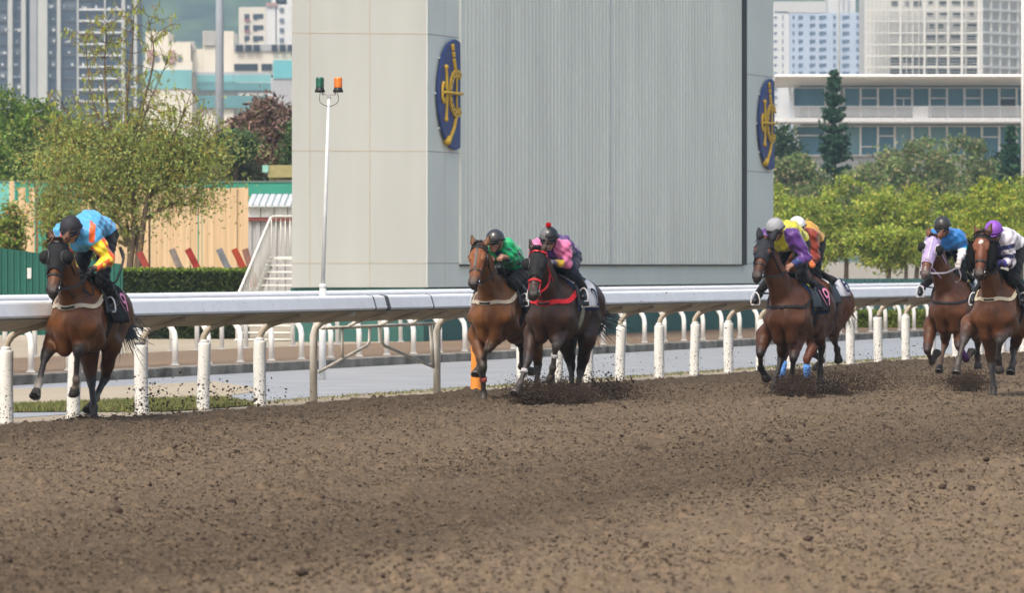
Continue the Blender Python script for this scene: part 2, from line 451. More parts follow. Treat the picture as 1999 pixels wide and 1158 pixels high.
M_SAND = dirt_mat("pale sand", (.31, .265, .19), (.42, .365, .28), .4, .15)
M_PATH = mat("wet pale concrete", (.295, .30, .305), .42, .4, .16, .9, .05, 30, detail=8)
M_BASE = dirt_mat("bare earth", (.20, .16, .11), (.30, .25, .18), .4, .2)

tag(link_mesh("ground", [(-6000, -60, -.03), (6000, -60, -.03), (6000, 9000, -.03), (-6000, 9000, -.03)], [(0, 1, 2, 3)], M_BASE), kind='structure')

def filt_noise(shape, cells, seed):   # smooth noise with the wanted blob size in cells
    r_ = np.random.default_rng(seed).normal(size=shape)
    f0 = np.fft.fftfreq(shape[0])[:, None]; f1 = np.fft.fftfreq(shape[1])[None, :]
    g = np.exp(-2 * (math.pi ** 2) * ((f0 * cells[0]) ** 2 + (f1 * cells[1]) ** 2))
    o = np.fft.ifft2(np.fft.fft2(r_) * g).real
    return o / o.std()
def vnoise(x, y, seed, n=512):         # value noise, one unit per blob
    T_ = np.random.default_rng(seed).normal(size=(n, n)).astype(np.float32)
    ix = np.floor(x).astype(np.int64); iy = np.floor(y).astype(np.int64); fx = (x - ix).astype(np.float32); fy = (y - iy).astype(np.float32)
    fx = fx * fx * (3 - 2 * fx); fy = fy * fy * (3 - 2 * fy); ix %= n; iy %= n; jx = (ix + 1) % n; jy = (iy + 1) % n
    return (T_[ix, iy] * (1 - fx) + T_[jx, iy] * fx) * (1 - fy) + (T_[ix, jy] * (1 - fx) + T_[jx, jy] * fx) * fy
def track_h(a, t):
    w1 = vnoise(a * 2.1, t * 2.1, 91) * .12; aa_, tt = a + w1, t - w1 * .7
    h = vnoise(aa_ / .040, tt / .036, 1) * .0095
    n2_ = vnoise(aa_ / .085 + 40, tt / .070 + 13, 2); h += np.clip(n2_ - .15, 0, 3) ** 1.3 * .0175
    n3_ = vnoise(aa_ / .16 + 7, tt / .13 + 3, 3); h += np.clip(n3_ - .5, 0, 3) * .013 + vnoise(aa_ / .30, tt / .20, 4) * .0075
    h += vnoise(a / .9, t / .45, 5) * .010 + vnoise(a / 4.5, t / 1.6, 6) * .016
    return h
def build_track():
    t0, t1 = 3.2, 21.95; ntt = int((t1 - t0) / .0255); av = [22.0]
    while av[-1] < 114: av.append(av[-1] + .030 * (av[-1] / 40) ** 1.0)
    av = np.array(av); tv = np.linspace(t0, t1, ntt)
    A_, T_ = np.meshgrid(av, tv, indexing='ij'); Hh = track_h(A_, T_)
    e = np.clip((t1 - tv) / .9, 0, 1)                                          # a low lip of thrown dirt along the rail
    Hh = Hh * (.4 + .6 * e)[None, :] + (.045 * np.exp(-((t1 - .55 - tv) / .30) ** 2))[None, :] - .02 * (1 - e)[None, :]
    av = np.concatenate([[-40, 0, 12, 18], av, [122, 140, 200, 420]]); tv = np.concatenate([[-30, -12, -3, 1], tv])
    G = np.zeros((len(av), len(tv))); G[4:-4, 4:] = np.maximum(Hh + .006, -.022)
    A_, T_ = np.meshgrid(av, tv, indexing='ij')
    V = np.stack([AX.x * A_ + TX.x * T_, AX.y * A_ + TX.y * T_, G], -1).reshape(-1, 3)
    nb_ = len(tv); i, j = np.meshgrid(np.arange(len(av) - 1), np.arange(nb_ - 1), indexing='ij'); q = (i * nb_ + j).ravel()
    Fc = np.stack([q, q + 1, q + nb_ + 1, q + nb_], 1)[:, ::-1]
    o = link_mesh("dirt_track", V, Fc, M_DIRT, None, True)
    if o.data.polygons[0].normal.z < 0: o.data.flip_normals()
    tag(o, kind='structure')
build_track()
ICO_V = []; _p = (1 + 5 ** .5) / 2
ICO_V = np.array([(-1, _p, 0), (1, _p, 0), (-1, -_p, 0), (1, -_p, 0), (0, -1, _p), (0, 1, _p), (0, -1, -_p), (0, 1, -_p), (_p, 0, -1), (_p, 0, 1), (-_p, 0, -1), (-_p, 0, 1)], float) / 1.9
ICO_F = np.array([(0, 11, 5), (0, 5, 1), (0, 1, 7), (0, 7, 10), (0, 10, 11), (1, 5, 9), (5, 11, 4), (11, 10, 2), (10, 7, 6), (7, 1, 8), (3, 9, 4), (3, 4, 2), (3, 2, 6), (3, 6, 8), (3, 8, 9), (4, 9, 5), (2, 4, 11), (6, 2, 10), (8, 6, 7), (9, 8, 1)])
def lumps(name, P, S, m, rg, label, cat, flat=.75, kind='stuff'):
    n = len(P); V = ICO_V[None] * (1 + rg.normal(size=(n, 12, 1)) * .22) * S[:, None, None]
    V = V * (1 + rg.normal(size=(n, 1, 3)) * np.array([.25, .25, .15])); V[:, :, 2] *= flat
    V = (V + P[:, None]).reshape(-1, 3); Fc = (ICO_F[None] + (np.arange(n) * 12)[:, None, None]).reshape(-1, 3)
    return tag(link_mesh(name, V, Fc, m), label, cat, None, kind)
rg_ = np.random.default_rng(21)
N_ = 52000
aa = 24 + 86 * rg_.random(N_) ** 1.1; tt_ = 3.5 + 18.0 * rg_.random(N_); dens = filt_noise((128, 128), (3, 5), 9)
keep = dens[((aa - 20) / 95 * 127).astype(int), (tt_ / 22 * 127).astype(int)] + rg_.normal(size=N_) * .8 > -.1
aa, tt_ = aa[keep], tt_[keep]; S_ = .006 + .012 * rg_.random(len(aa)) ** 3 + .026 * (rg_.random(len(aa)) < .03) * rg_.random(len(aa))
P_ = np.stack([AX.x * aa + TX.x * tt_, AX.y * aa + TX.y * tt_, np.maximum(track_h(aa, tt_) + .006, -.02) + S_ * .3], 1)
lumps("dirt_clods", P_, S_, M_CLOD, rg_, "dark clods of moist sand lying over the dirt track", "dirt clods")
OCT_V = np.array([(1, 0, 0), (0, 1, 0), (-1, 0, 0), (0, -1, 0), (0, 0, 1), (0, 0, -1)], float); OCT_F = np.array([(0, 1, 4), (1, 2, 4), (2, 3, 4), (3, 0, 4), (1, 0, 5), (2, 1, 5), (3, 2, 5), (0, 3, 5)])
def crumbs(n):                          # loose crumbs of moist and dry sand over the harrowed surface
    rg = np.random.default_rng(23); a = 24 + 84 * rg.random(n) ** 1.55; t = 3.4 + 18.3 * rg.random(n)
    m_ = vnoise(a / .7, t / .5, 61) + vnoise(a / 3, t / 1.2, 62) * .8 + rg.normal(size=n) * .9; k_ = (m_ > -.5) & (t > a * .12 - 2.5); a, t = a[k_], t[k_]; n = len(a)
    s = (.0042 + .0088 * rg.random(n) ** 3.2) * (.75 + a / 160); h = np.maximum(track_h(a, t) + .006, -.02) + s * .35
    P = np.stack([AX.x * a + TX.x * t, AX.y * a + TX.y * t, h], 1); an = rg.random(n) * 6.28; ca, sa = np.cos(an)[:, None], np.sin(an)[:, None]
    V = OCT_V[None] * (1 + rg.normal(size=(n, 6, 1)) * .25) * s[:, None, None] * np.array([1.35, 1.0, .85]); X = V[..., 0] * ca - V[..., 1] * sa; Yv = V[..., 0] * sa + V[..., 1] * ca
    V = np.stack([X, Yv, V[..., 2]], -1) + P[:, None]
    dry = rg.random((n, 1)) ** 1.5; C = np.array([.042, .031, .022]) * (1 - dry) + np.array([.19, .143, .094]) * dry
    tag(link_mesh("dirt_crumbs", V.reshape(-1, 3), (OCT_F[None] + (np.arange(n) * 6)[:, None, None]).reshape(-1, 3), attr_mat("sand crumb", .95, .1, .15, 20, 0), None, False, np.repeat(C, 6, 0)), "fine loose crumbs of sand covering the dirt track", "sand crumbs", None, 'stuff')
crumbs(900000)

def strip(name, t0, t1, z, m, a0=30, a1=420, n=2):
    pts = [trk(a0, t0), trk(a1, t0), trk(a1, t1), trk(a0, t1)]
    return sheet(name, pts, m, z)
strip("rail_verge", 21.90, 23.1, .002, M_VERGE)
strip("path", 23.0, 29.2, .006, M_PATH)
strip("inner_dirt_track", 29.42, 36.0, .085, M_DIRT2)
strip("sand_verge", 35.9, 62.0, .081, M_SAND, 60, 200)
g_ = lambda u, v: onground(u, v)
sheet("sand_patch", [g_(-80, 762), g_(200, 757), g_(420, 746), g_(520, 762), g_(440, 776), g_(250, 788), g_(-80, 800)], M_SAND, .010)
M_TURF = mat("turf soil", (.13, .14, .06), .95, .1, .3, 8, .3, 50)
grass_poly = [g_(-80, 800), g_(250, 787), g_(430, 782), g_(500, 793), g_(330, 805), g_(120, 806), g_(-80, 808)]
sheet("turf_patch", grass_poly, M_TURF, .014)
M_LEAF = None
def leaf_mat(name, trans=.3, rough=.6):
    m = bpy.data.materials.new(name); m.use_nodes = True; L = m.node_tree.links; b = m.node_tree.nodes["Principled BSDF"]; out = m.node_tree.nodes["Material Output"]
    b.inputs["Roughness"].default_value = rough; b.inputs["Specular IOR Level"].default_value = .25
    a = _n(m, "ShaderNodeAttribute", attribute_name="tint"); L.new(a.outputs["Color"], b.inputs["Base Color"])
    t = _n(m, "ShaderNodeBsdfTranslucent"); L.new(a.outputs["Color"], t.inputs["Color"])
    mx = _n(m, "ShaderNodeMixShader"); mx.inputs[0].default_value = trans
    L.new(b.outputs[0], mx.inputs[1]); L.new(t.outputs[0], mx.inputs[2]); L.new(mx.outputs[0], out.inputs[0])
    return m
M_LEAF = leaf_mat("foliage", .42)
M_DRYLEAF = leaf_mat("dry foliage", .15, .8)
M_BARK = mat("grey brown bark", (.16, .12, .085), .9, .15, .3, 14, .5, 30, stretch=(1, 1, .25))
M_BARKD = mat("dark bark", (.07, .052, .04), .9, .15, .3, 14, .5, 30, stretch=(1, 1, .25))

def grass_tufts():
    rg = np.random.default_rng(4); V = []; C = []
    P = np.array([(p.x, p.y) for p in grass_poly]); lo, hi = P.min(0), P.max(0)
    def inside(q):
        c = np.zeros(len(q), bool); j = len(P) - 1
        for i in range(len(P)):
            cr = ((P[i, 1] > q[:, 1]) != (P[j, 1] > q[:, 1])) & (q[:, 0] < (P[j, 0] - P[i, 0]) * (q[:, 1] - P[i, 1]) / (P[j, 1] - P[i, 1] + 1e-9) + P[i, 0]); c ^= cr; j = i
        return c
    q = lo + (hi - lo) * rg.random((40000, 2)); q = q[inside(q)][:16000]; n = len(q)
    extra = np.array([tuple(trk(a, t))[:2] for a, t in zip(58 + 40 * rg.random(2500), 22.35 + .5 * rg.random(2500))]); q = np.concatenate([q, extra]); n = len(q)
    h_ = .025 + .05 * rg.random(n); h_[-2500:] *= .6
    an = rg.random(n) * 6.28; w_ = .006 + .006 * rg.random(n); d = np.stack([np.cos(an), np.sin(an)], 1); ln = rg.normal(size=(n, 2)) * .02
    b1 = np.concatenate([q - d * w_[:, None], np.full((n, 1), .012)], 1); b2 = np.concatenate([q + d * w_[:, None], np.full((n, 1), .012)], 1)
    tp = np.concatenate([q + ln, (.012 + h_)[:, None]], 1)
    V = np.stack([b1, b2, tp], 1).reshape(-1, 3); Fc = np.arange(n * 3).reshape(-1, 3)
    base = np.array([.17, .20, .055]) * (1 + .35 * rg.normal(size=(n, 1))); dry = rg.random(n) < .3; base[dry] = np.array([.32, .27, .12]); base = np.clip(base, .02, .6)
    tag(link_mesh("grass", V, Fc, M_LEAF, None, False, np.repeat(base, 3, 0)), "thin patch of short green and dry grass behind the rail", "grass", None, 'stuff')
grass_tufts()
# kerb of the inner track
M_KERB = mat("weathered kerb concrete", (.15, .135, .11), .9, .2, .4, 2.5, .3, 20, col2=(.30, .28, .24))
mb = MB(); mb.sweep([(0, -.02), (0, .135), (.03, .15), (.24, .15), (.24, -.02)], [trk(a, 29.2) for a in range(40, 300, 4)], TX)
kb = mb.build("kerb", M_KERB); tag(kb, kind='structure')

# ------------------------------------------------------------------ rails
M_RAIL = mat("white rail plastic", (.74, .75, .77), .6, .25, .05, 3, .02, 20)
def speck_mat(name, base, dirt, rough=.5, amount=.60, sc_=34, zfall=0.0):
    m = mat(name, base, rough, .35, .05, 4, .04, 20); L = m.node_tree.links; b = m.node_tree.nodes["Principled BSDF"]
    lk = b.inputs["Base Color"].links[0].from_socket
    tc = _n(m, "ShaderNodeTexCoord"); n1 = _n(m, "ShaderNodeTexNoise"); n1.inputs["Scale"].default_value = sc_; n1.inputs["Detail"].default_value = 3
    L.new(tc.outputs["Object"], n1.inputs["Vector"])
    sx = _n(m, "ShaderNodeSeparateXYZ"); L.new(tc.outputs["Object"], sx.inputs[0])
    zz = _n(m, "ShaderNodeMath", operation='MULTIPLY_ADD'); L.new(sx.outputs[2], zz.inputs[0]); zz.inputs[1].default_value = -zfall; L.new(n1.outputs["Fac"], zz.inputs[2])
    r_ = _n(m, "ShaderNodeMapRange"); r_.inputs[1].default_value = amount; r_.inputs[2].default_value = amount + .03; L.new(zz.outputs[0], r_.inputs[0])
    mx = _n(m, "ShaderNodeMix", data_type='RGBA'); L.new(r_.outputs[0], mx.inputs[0]); L.new(lk, mx.inputs[6]); mx.inputs[7].default_value = (*dirt, 1)
    L.new(mx.outputs[2], b.inputs["Base Color"]); return m
M_RAILF = speck_mat("splashed rail face", (.85, .88, .90), (.24, .21, .18), .62, .70, 34)
M_UNDER = mat("dusty shaded rail underside", (.36, .31, .24), .75, .2, .18, 2.0, .05, 20)  # beige holds both the dust and the shade under the wing
M_PIPE = mat("grimy cream pipe", (.50, .45, .36), .55, .35, .22, 5, .05, 20, col2=(.62, .59, .52))
M_PAD = speck_mat("white post padding", (.72, .71, .66), (.12, .09, .07), .55, .565, 48, .16)
M_ORANGE = speck_mat("orange post padding", (.75, .27, .04), (.20, .10, .05), .6, .60, 48, .16)
M_RUST = mat("rust stained pipe", (.42, .27, .13), .7, .3, .3, 8, .1, 30)
M_WHITEP = mat("white painted pipe", (.80, .80, .77), .45, .4, .08, 5)
M_DBAND = mat("dark rubber band", (.10, .10, .105), .6, .3, .1)
M_STUB = mat("grey rail stub", (.60, .61, .60), .5, .4, .1)
TP = 22.3
def along(u0, u1, t, step=2.0):
    a0, a1 = a_at(u0, t), a_at(u1, t); n = max(2, int((a1 - a0) / step)); return [trk(a0 + (a1 - a0) * i / n, t) for i in range(n + 1)]
rail = thing("running_rail", trk(a_at(900, TP), TP), "near white plastic running rail with overhanging wing along the dirt track", "rail")
ro = rail.location
OUT = -TX
pts = along(-160, 2080, TP)
mb = MB()
mb.sweep([(.44, 1.281), (.503, 1.270), (.516, 1.250), (.552, 1.128), (.545, 1.108), (.53, 1.100), (.50, 1.105), (.10, .980), (.085, 1.00), (.10, 1.035)][::-1], pts, OUT)
mb.build("rail_wing", M_RAILF, rail, ro)
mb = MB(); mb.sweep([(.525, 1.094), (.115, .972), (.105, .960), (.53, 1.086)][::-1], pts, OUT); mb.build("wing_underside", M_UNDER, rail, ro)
for u in (733, 756, 761, 846):
    a = a_at(u, TP - .55); mb = MB()
    mb.sweep([(.44, 1.285), (.505, 1.274), (.520, 1.252), (.556, 1.127), (.548, 1.104), (.52, 1.096), (.50, 1.12)][::-1], [trk(a, TP), trk(a + .035 + .05 * (u == 756), TP)], OUT)
    mb.build("joint_band", M_DBAND, rail, ro)
post_u = [-128, 12, 143, 277, 396, 507, 930, 1019, 1088, 1148, 1210, 1287, 1355, 1422, 1484, 1545, 1603, 1660, 1715, 1768, 1818, 1866, 1912, 1956, 1998, 2040]
M_NECK = mat("dusty brown pipe", (.36, .29, .20), .7, .25, .25, 5, .05, 20, col2=(.52, .46, .36))
def proto_post(pad_h, lean, m_pad, seed):
    rg = np.random.default_rng(seed); b0 = trk(a_at(500, TP), TP)
    mb = MB()
    neck = [b0 + Vector((0, 0, .03)), b0 + Vector((0, 0, .76)), b0 + OUT * .012 + Vector((0, 0, .84)), b0 + OUT * .06 + Vector((0, 0, .91)), b0 + OUT * .14 + Vector((0, 0, .955)), b0 + OUT * .50 + Vector((0, 0, 1.065))]
    mb.tube(neck, [.038, .038, .038, .038, .036, .034], 10)
    p = mb.build("post", M_NECK, rail, b0, True); p.location = b0 - ro
    m2 = MB(); N = 16; zs = [-.01, .02, .10, .22, .34, .46, .58, .68, .74, .765]
    V = []
    for z in zs:
        for j in range(N):
            a = 2 * math.pi * j / N; r_ = .074 * (1 + .035 * math.sin(3 * a + z * 9 + seed) + .02 * rg.normal()) * (.94 if z > .75 else 1) * (pad_h)
            V.append((r_ * math.cos(a) + lean * z, r_ * math.sin(a), z))
    Fc = [(i * N + j, i * N + (j + 1) % N, (i + 1) * N + (j + 1) % N, (i + 1) * N + j) for i in range(len(zs) - 1) for j in range(N)]
    Fc += [tuple((len(zs) - 1) * N + j for j in range(N)), tuple(range(N - 1, -1, -1))]
    m2._add(V, Fc); m2.build("post_pad", m_pad, p, None, True)
    m3 = MB(); m3.lathe([(.052, .765), (.055, .78), (.045, .80), (.04, .80)], (lean * .76, 0, 0), n=14); m3.build("pad_collar", M_DBAND if seed == 2 else M_STUB, p, None, True)
    return p
protos = [proto_post(1.0, .0, M_PAD, 1), proto_post(1.03, -.02, M_PAD, 2), proto_post(.97, .025, M_PAD, 3), proto_post(1.0, .0, M_ORANGE, 4)]
protos[3]['label'] = "post in orange padding"
used = set()
for i, u in enumerate(post_u):
    k = 3 if u == 930 else (1 if u in (277, 1715) else (0 if i % 2 else 2))
    p = protos[k]
    if k in used: p = copy_tree(p, rail)
    used.add(k); p.location = trk(a_at(u, TP), TP) - ro; 
    if k != 3: p.rotation_euler = (0, 0, (i * 37 % 11 - 5) * .004)
for u in (612, 853):                      # the two bare posts of the gate section
    b0 = trk(a_at(u, TP), TP); mb = MB()
    mb.tube([b0, b0 + Vector((0, 0, .80)), b0 + OUT * .03 + Vector((0, 0, .90)), b0 + OUT * .11 + Vector((0, 0, .965)), b0 + OUT * .52 + Vector((0, 0, 1.07))], [.047, .047, .045, .042, .036], 12)
    mb.build("post", M_PIPE, rail, ro, True)
def onp(u, v, t):
    a = a_at(u, t); p = trk(a, t); return Vector((p.x, p.y, CAMZ - (v - HZ) / F_PX * p.y))
for nm, q, r_ in (("brace_bar", [(628, 641), (848, 632)], .021), ("brace_strut", [(722, 638), (721, 668), (716, 675), (622, 727)], .020), ("brace_strut", [(742, 638), (745, 668), (750, 675), (846, 717)], .020),
                  ("brace_strut", [(668, 640), (668, 698)], .018), ("brace_strut", [(841, 634), (845, 716)], .026)):
    mb = MB(); mb.tube([onp(u, v, TP) for u, v in q], r_, 10); mb.build(nm, M_PIPE, rail, ro, True)
for u in (680, 742, 800):                 # slender arms carrying the wing over the gate section
    b0 = trk(a_at(u, TP), TP); mb = MB(); mb.tube([b0 + Vector((0, 0, .90)), b0 + OUT * .10 + Vector((0, 0, .945)), b0 + OUT * .5 + Vector((0, 0, 1.062))], .022, 8); mb.build("rail_arm", M_PIPE, rail, ro, True)

M_WPOST = mat("white gooseneck pipe", (.86, .86, .82), .55, .3, .08, 5)
def light_rail(nm, label, t, us, z0, ztop, over, prof_r, pr, u0, u1, goose):
    r_ = thing(nm, trk(a_at(900, t), t), label, "rail"); o_ = r_.location; mb = MB()
    pts = along(u0, u1, t); n = 12; prof = [(over + prof_r[0] * math.cos(2 * math.pi * i / n), ztop - prof_r[1] + prof_r[1] * math.sin(2 * math.pi * i / n)) for i in range(n)]
    mb.sweep(prof, pts, TX); mb.build("rail_tube", M_RAIL, r_, o_, True)
    b0 = trk(a_at(us[0], t), t); mb = MB()
    if goose: path = [(0, z0), (0, .50), (.02, .60), (.08, .69), (.16, .78), (over * .9, .98), (over, ztop - prof_r[1])]
    else: path = [(0, z0), (.01, ztop * .8), (over, ztop - prof_r[1])]
    mb.tube([b0 + TX * o + Vector((0, 0, z)) for o, z in path], pr, 10); p = mb.build("post", M_WPOST, r_, b0, True); p.location = b0 - o_
    m2 = MB(); m2.box((0, 0, z0 + .01), (.13, .13, .02)); m2.build("base_plate", M_STUB, p)
    for u in us[1:]:
        c = copy_tree(p, r_); c.location = trk(a_at(u, t), t) - o_
    for u in us[:-1]:                     # bracket stubs showing above the near rail
        b = trk(a_at(u + 30, t), t); mb = MB(); mb.box(b + OUT * .02 + TX * over * .6 + Vector((0, 0, ztop - prof_r[1] * 2.1)), (.07, .16, .07), (AX, TX, Vector((0, 0, 1)))); mb.build("bracket", M_STUB, r_, o_, bevel=.015)
    return r_
def us_from(u_first, t, step, u_max):
    a = a_at(u_first, t); out = []; 
    while True:
        p = trk(a, t); u = W0 + F_PX * p.x / p.y
        if u > u_max or len(out) > 60: return out
        out.append(u); a += step
st2 = a_at(366, 31.0) - a_at(300, 31.0)
light_rail("inner_rail", "second white rail of round tube on goosenecked posts, just beyond the kerb", 31.0, us_from(-95, 31.0, st2, 2060), .08, 1.21, .34, (.10, .085), .048, -160, 2080, True)
st3 = (a_at(583, 36.0) - a_at(348, 36.0)) / 5
light_rail("outer_rail", "farthest white rail with straight thin posts at the infield edge", 36.0, us_from(-110, 36.0, st3, 2060), .08, .98, .10, (.055, .05), .044, -160, 2080, False)

# ------------------------------------------------------------------ beacon pole
M_POLEW = mat("white pole paint", (.62, .63, .62), .5, .3, .08, 5)
pb = onground(629, 743); pole = thing("beacon_pole", pb, "slim white pole carrying a green and an orange beacon, rising behind the rails", "signal light")
mb = MB(); mb.tube([pb, pb + Vector((.01, 0, 1.32))], [.052, .05], 14); mb.lathe([(.052, 0), (.056, .01), (.056, .04), (.04, .06)], pb + Vector((.01, 0, 1.32)), n=14)
mb.build("pole_base", M_POLEW, pole, pb, True)
tp_ = at(642, 188, pb.y); mb = MB(); mb.tube([pb + Vector((.01, 0, 1.36)), tp_], [.030, .022], 12); mb.build("pole", M_POLEW, pole, pb, True)
mb = MB(); mb.box(tp_ + Vector((0, 0, .03)), (.20, .05, .02)); mb.box(tp_ + Vector((-.09, 0, .075)), (.02, .05, .09)); mb.box(tp_ + Vector((.09, 0, .075)), (.02, .05, .09)); mb.box(tp_ + Vector((0, 0, .005)), (.06, .06, .05)); mb.build("beacon_bracket", mat("grey steel bracket", (.32, .32, .31), .45, .4), pole, pb, bevel=.004)
M_GLENS = mat("green beacon lens", (.0, .10, .055), .15, .6, .25, 40, stretch=(1, 1, .05), coat=.5)
M_OLENS = mat("orange beacon lens", (.85, .20, .01), .15, .6, .2, 40, stretch=(1, 1, .05), coat=.5)
for u, m_ in ((624.5, M_GLENS), (660, M_OLENS)):
    c = at(u, 180, pb.y); mb = MB(); mb.lathe([(.050, 0), (.072, 0), (.072, .03), (.060, .05), (.058, .07)], c, n=20); bs = mb.build("beacon_base", M_BLACK, pole, pb, True)
    mb = MB(); mb.lathe([(.058, .07), (.059, .075), (.057, .20), (.050, .215), (.01, .218)], c, n=22)
    for k in range(11): mb.lathe([(.0595, .082 + k * .0105), (.0605, .087 + k * .0105), (.0595, .091 + k * .0105)], c, n=22, cap=False)
    mb.build("beacon_lens", m_, bs, pb, True)
    s_ = 1 if u > 640 else -1; mb = MB()
    mb.tube(catmull([c + Vector((-s_ * .005, 0, 0)), c + Vector((-s_ * .0, -.02, -.13)), c + Vector((-s_ * .08, -.02, -.19)), c + Vector((-s_ * .14, -.01, -.20))], 5), .006, 6); mb.build("cable", M_DBAND, bs, pb, True)
# ------------------------------------------------------------------ screen tower
TC = at(833, 675, F_PX * CAMZ / 158.0); TC.z = 0
TFX, TEX = AX.copy(), Vector((-.985, -.17, 0)).normalized()        # facade direction (away), end face direction (left, a little nearer)
TN = Vector((.9551, -.2962, 0)); EN = Vector((.17, -.985, 0)).normalized()
UP = Vector((0, 0, 1)); TH = 14.0
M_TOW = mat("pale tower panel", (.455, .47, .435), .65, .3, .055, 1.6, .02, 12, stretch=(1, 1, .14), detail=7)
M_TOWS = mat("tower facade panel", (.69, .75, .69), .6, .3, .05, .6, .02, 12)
M_SEAM = mat("tan joint sealant", (.44, .385, .29), .8, .2, .1)
M_RIB = mat("grey corrugated cladding", (.73, .775, .70), .6, .25, .08, 1.1, .0, 12, stretch=(1, 1, .12))
M_FRAME = mat("dark frame", (.015, .016, .017), .5, .4)
M_PLINTH = mat("teal green plinth", (.045, .135, .115), .6, .3, .12, 2)
tw = thing("screen_tower", TC, "tall pale screen tower with a grey corrugated back and teal plinth", "tower")
wid = None
k = (570 - W0) / F_PX; e_ = (k * TC.y - TC.x) / (TEX.x - k * TEX.y); EW = e_        # width of the end face
def tpt(s, z, n=0.0, end=False):       # point on the facade (s along it) or on the end face
    b = TC + (TEX * s + EN * n if end else TFX * s + TN * n); return Vector((b.x, b.y, z))
def slab(mb, s0, s1, z0, z1, d, end=False, n=0.0):
    A = [tpt(s0, z0, n - d, end), tpt(s1, z0, n - d, end), tpt(s1, z0, n, end), tpt(s0, z0, n, end)]
    B_ = [Vector((p.x, p.y, z1)) for p in A]
    mb.hexa(A + B_ if (A[1] - A[0]).cross(A[3] - A[0]).z > 0 else A[::-1] + B_[::-1])
mb = MB()
P4 = [tpt(0, 1.19), tpt(28.0, 1.19), tpt(28.0, 1.19) + TEX * EW * .98, tpt(0, 1.19) + TEX * EW]
mb.hexa([P4[0], P4[1], P4[2], P4[3]] + [Vector((p.x, p.y, TH)) for p in P4])
mb.build("wall", M_TOW, tw, TC)
for q in ((.004, 2.15), (25.15, 28.01)):
    mb = MB(); slab(mb, *q, 1.19, TH - .01, .05, n=.012); mb.build("facade_column", M_TOWS, tw, TC)
mb = MB(); slab(mb, 2.15, 25.15, 1.19, 1.64, .05, n=.010); mb.build("facade_sill", M_TOWS, tw, TC)
mb = MB(); pr = []
s_ = 2.2
while s_ < 24.75:
    pr += [(s_, .0), (s_ + .19, .0), (s_ + .205, -.035), (s_ + .255, -.035)]; s_ += .27
V = []
for z in (1.66, TH - .02):
    for s_, n_ in pr: V.append(tpt(s_, z, .06 + n_))
m_ = len(pr); mb._add(V, [(i, i + 1, m_ + i + 1, m_ + i) for i in range(m_ - 1)]); mb.build("corrugated_cladding", M_RIB, tw, TC)
mb = MB(); slab(mb, 2.13, 2.205, 1.66, TH - .02, .07, n=.0605); mb.build("cladding_edge", M_RIB, tw, TC)
mb = MB(); slab(mb, 24.75, 25.15, 1.64, TH - .05, .05, n=.085); slab(mb, 2.12, 24.75, 1.625, 1.658, .05, n=.070); mb.build("cladding_frame", M_FRAME, tw, TC)
mb = MB(); slab(mb, 13.1, 13.22, 1.67, TH - .1, .02, n=.072); mb.build("cladding_joint", mat("cladding joint", (.58, .60, .585), .5), tw, TC)
k_ = EW / 263.0
for u in (605, 722):                    # joints of the end face, drawn where the photo has them
    q = (u - W0) / F_PX; s1 = (q * TC.y - TC.x) / (TEX.x - q * TEX.y); mb = MB(); slab(mb, s1 - .007, s1 + .007, 1.2, TH - .02, .01, True, .003); mb.build("panel_joint", M_SEAM, tw, TC)
for v in (65.5, 295, 514):
    z = CAMZ - (v - HZ) / F_PX * TC.y; mb = MB(); slab(mb, -.0, EW, z - .008, z + .008, .01, True, .0035); mb.build("panel_joint", M_SEAM, tw, TC)
    mb = MB(); slab(mb, .0, 2.14, z - .010, z + .010, .01, False, .0155); slab(mb, 25.2, 28.0, z - .010, z + .010, .01, False, .0155); mb.build("panel_joint", mat("joint grey", (.40, .39, .35), .8), tw, TC)
mb = MB(); slab(mb, 1.16, 1.175, 1.2, TH - .02, .01, False, .0155); mb.build("panel_joint", mat("fine joint", (.46, .46, .44), .8), tw, TC)
mb = MB(); Q4 = [tpt(-.02, -.05, -.06), tpt(28.0, -.05, -.06), tpt(28.0, -.05, -.06) + TEX * (EW - .05), tpt(0, -.05, -.06, True) + TEX * (EW + .02)]
mb.hexa(Q4 + [Vector((p.x, p.y, 1.185)) for p in Q4]); mb.build("plinth", M_PLINTH, tw, TC)

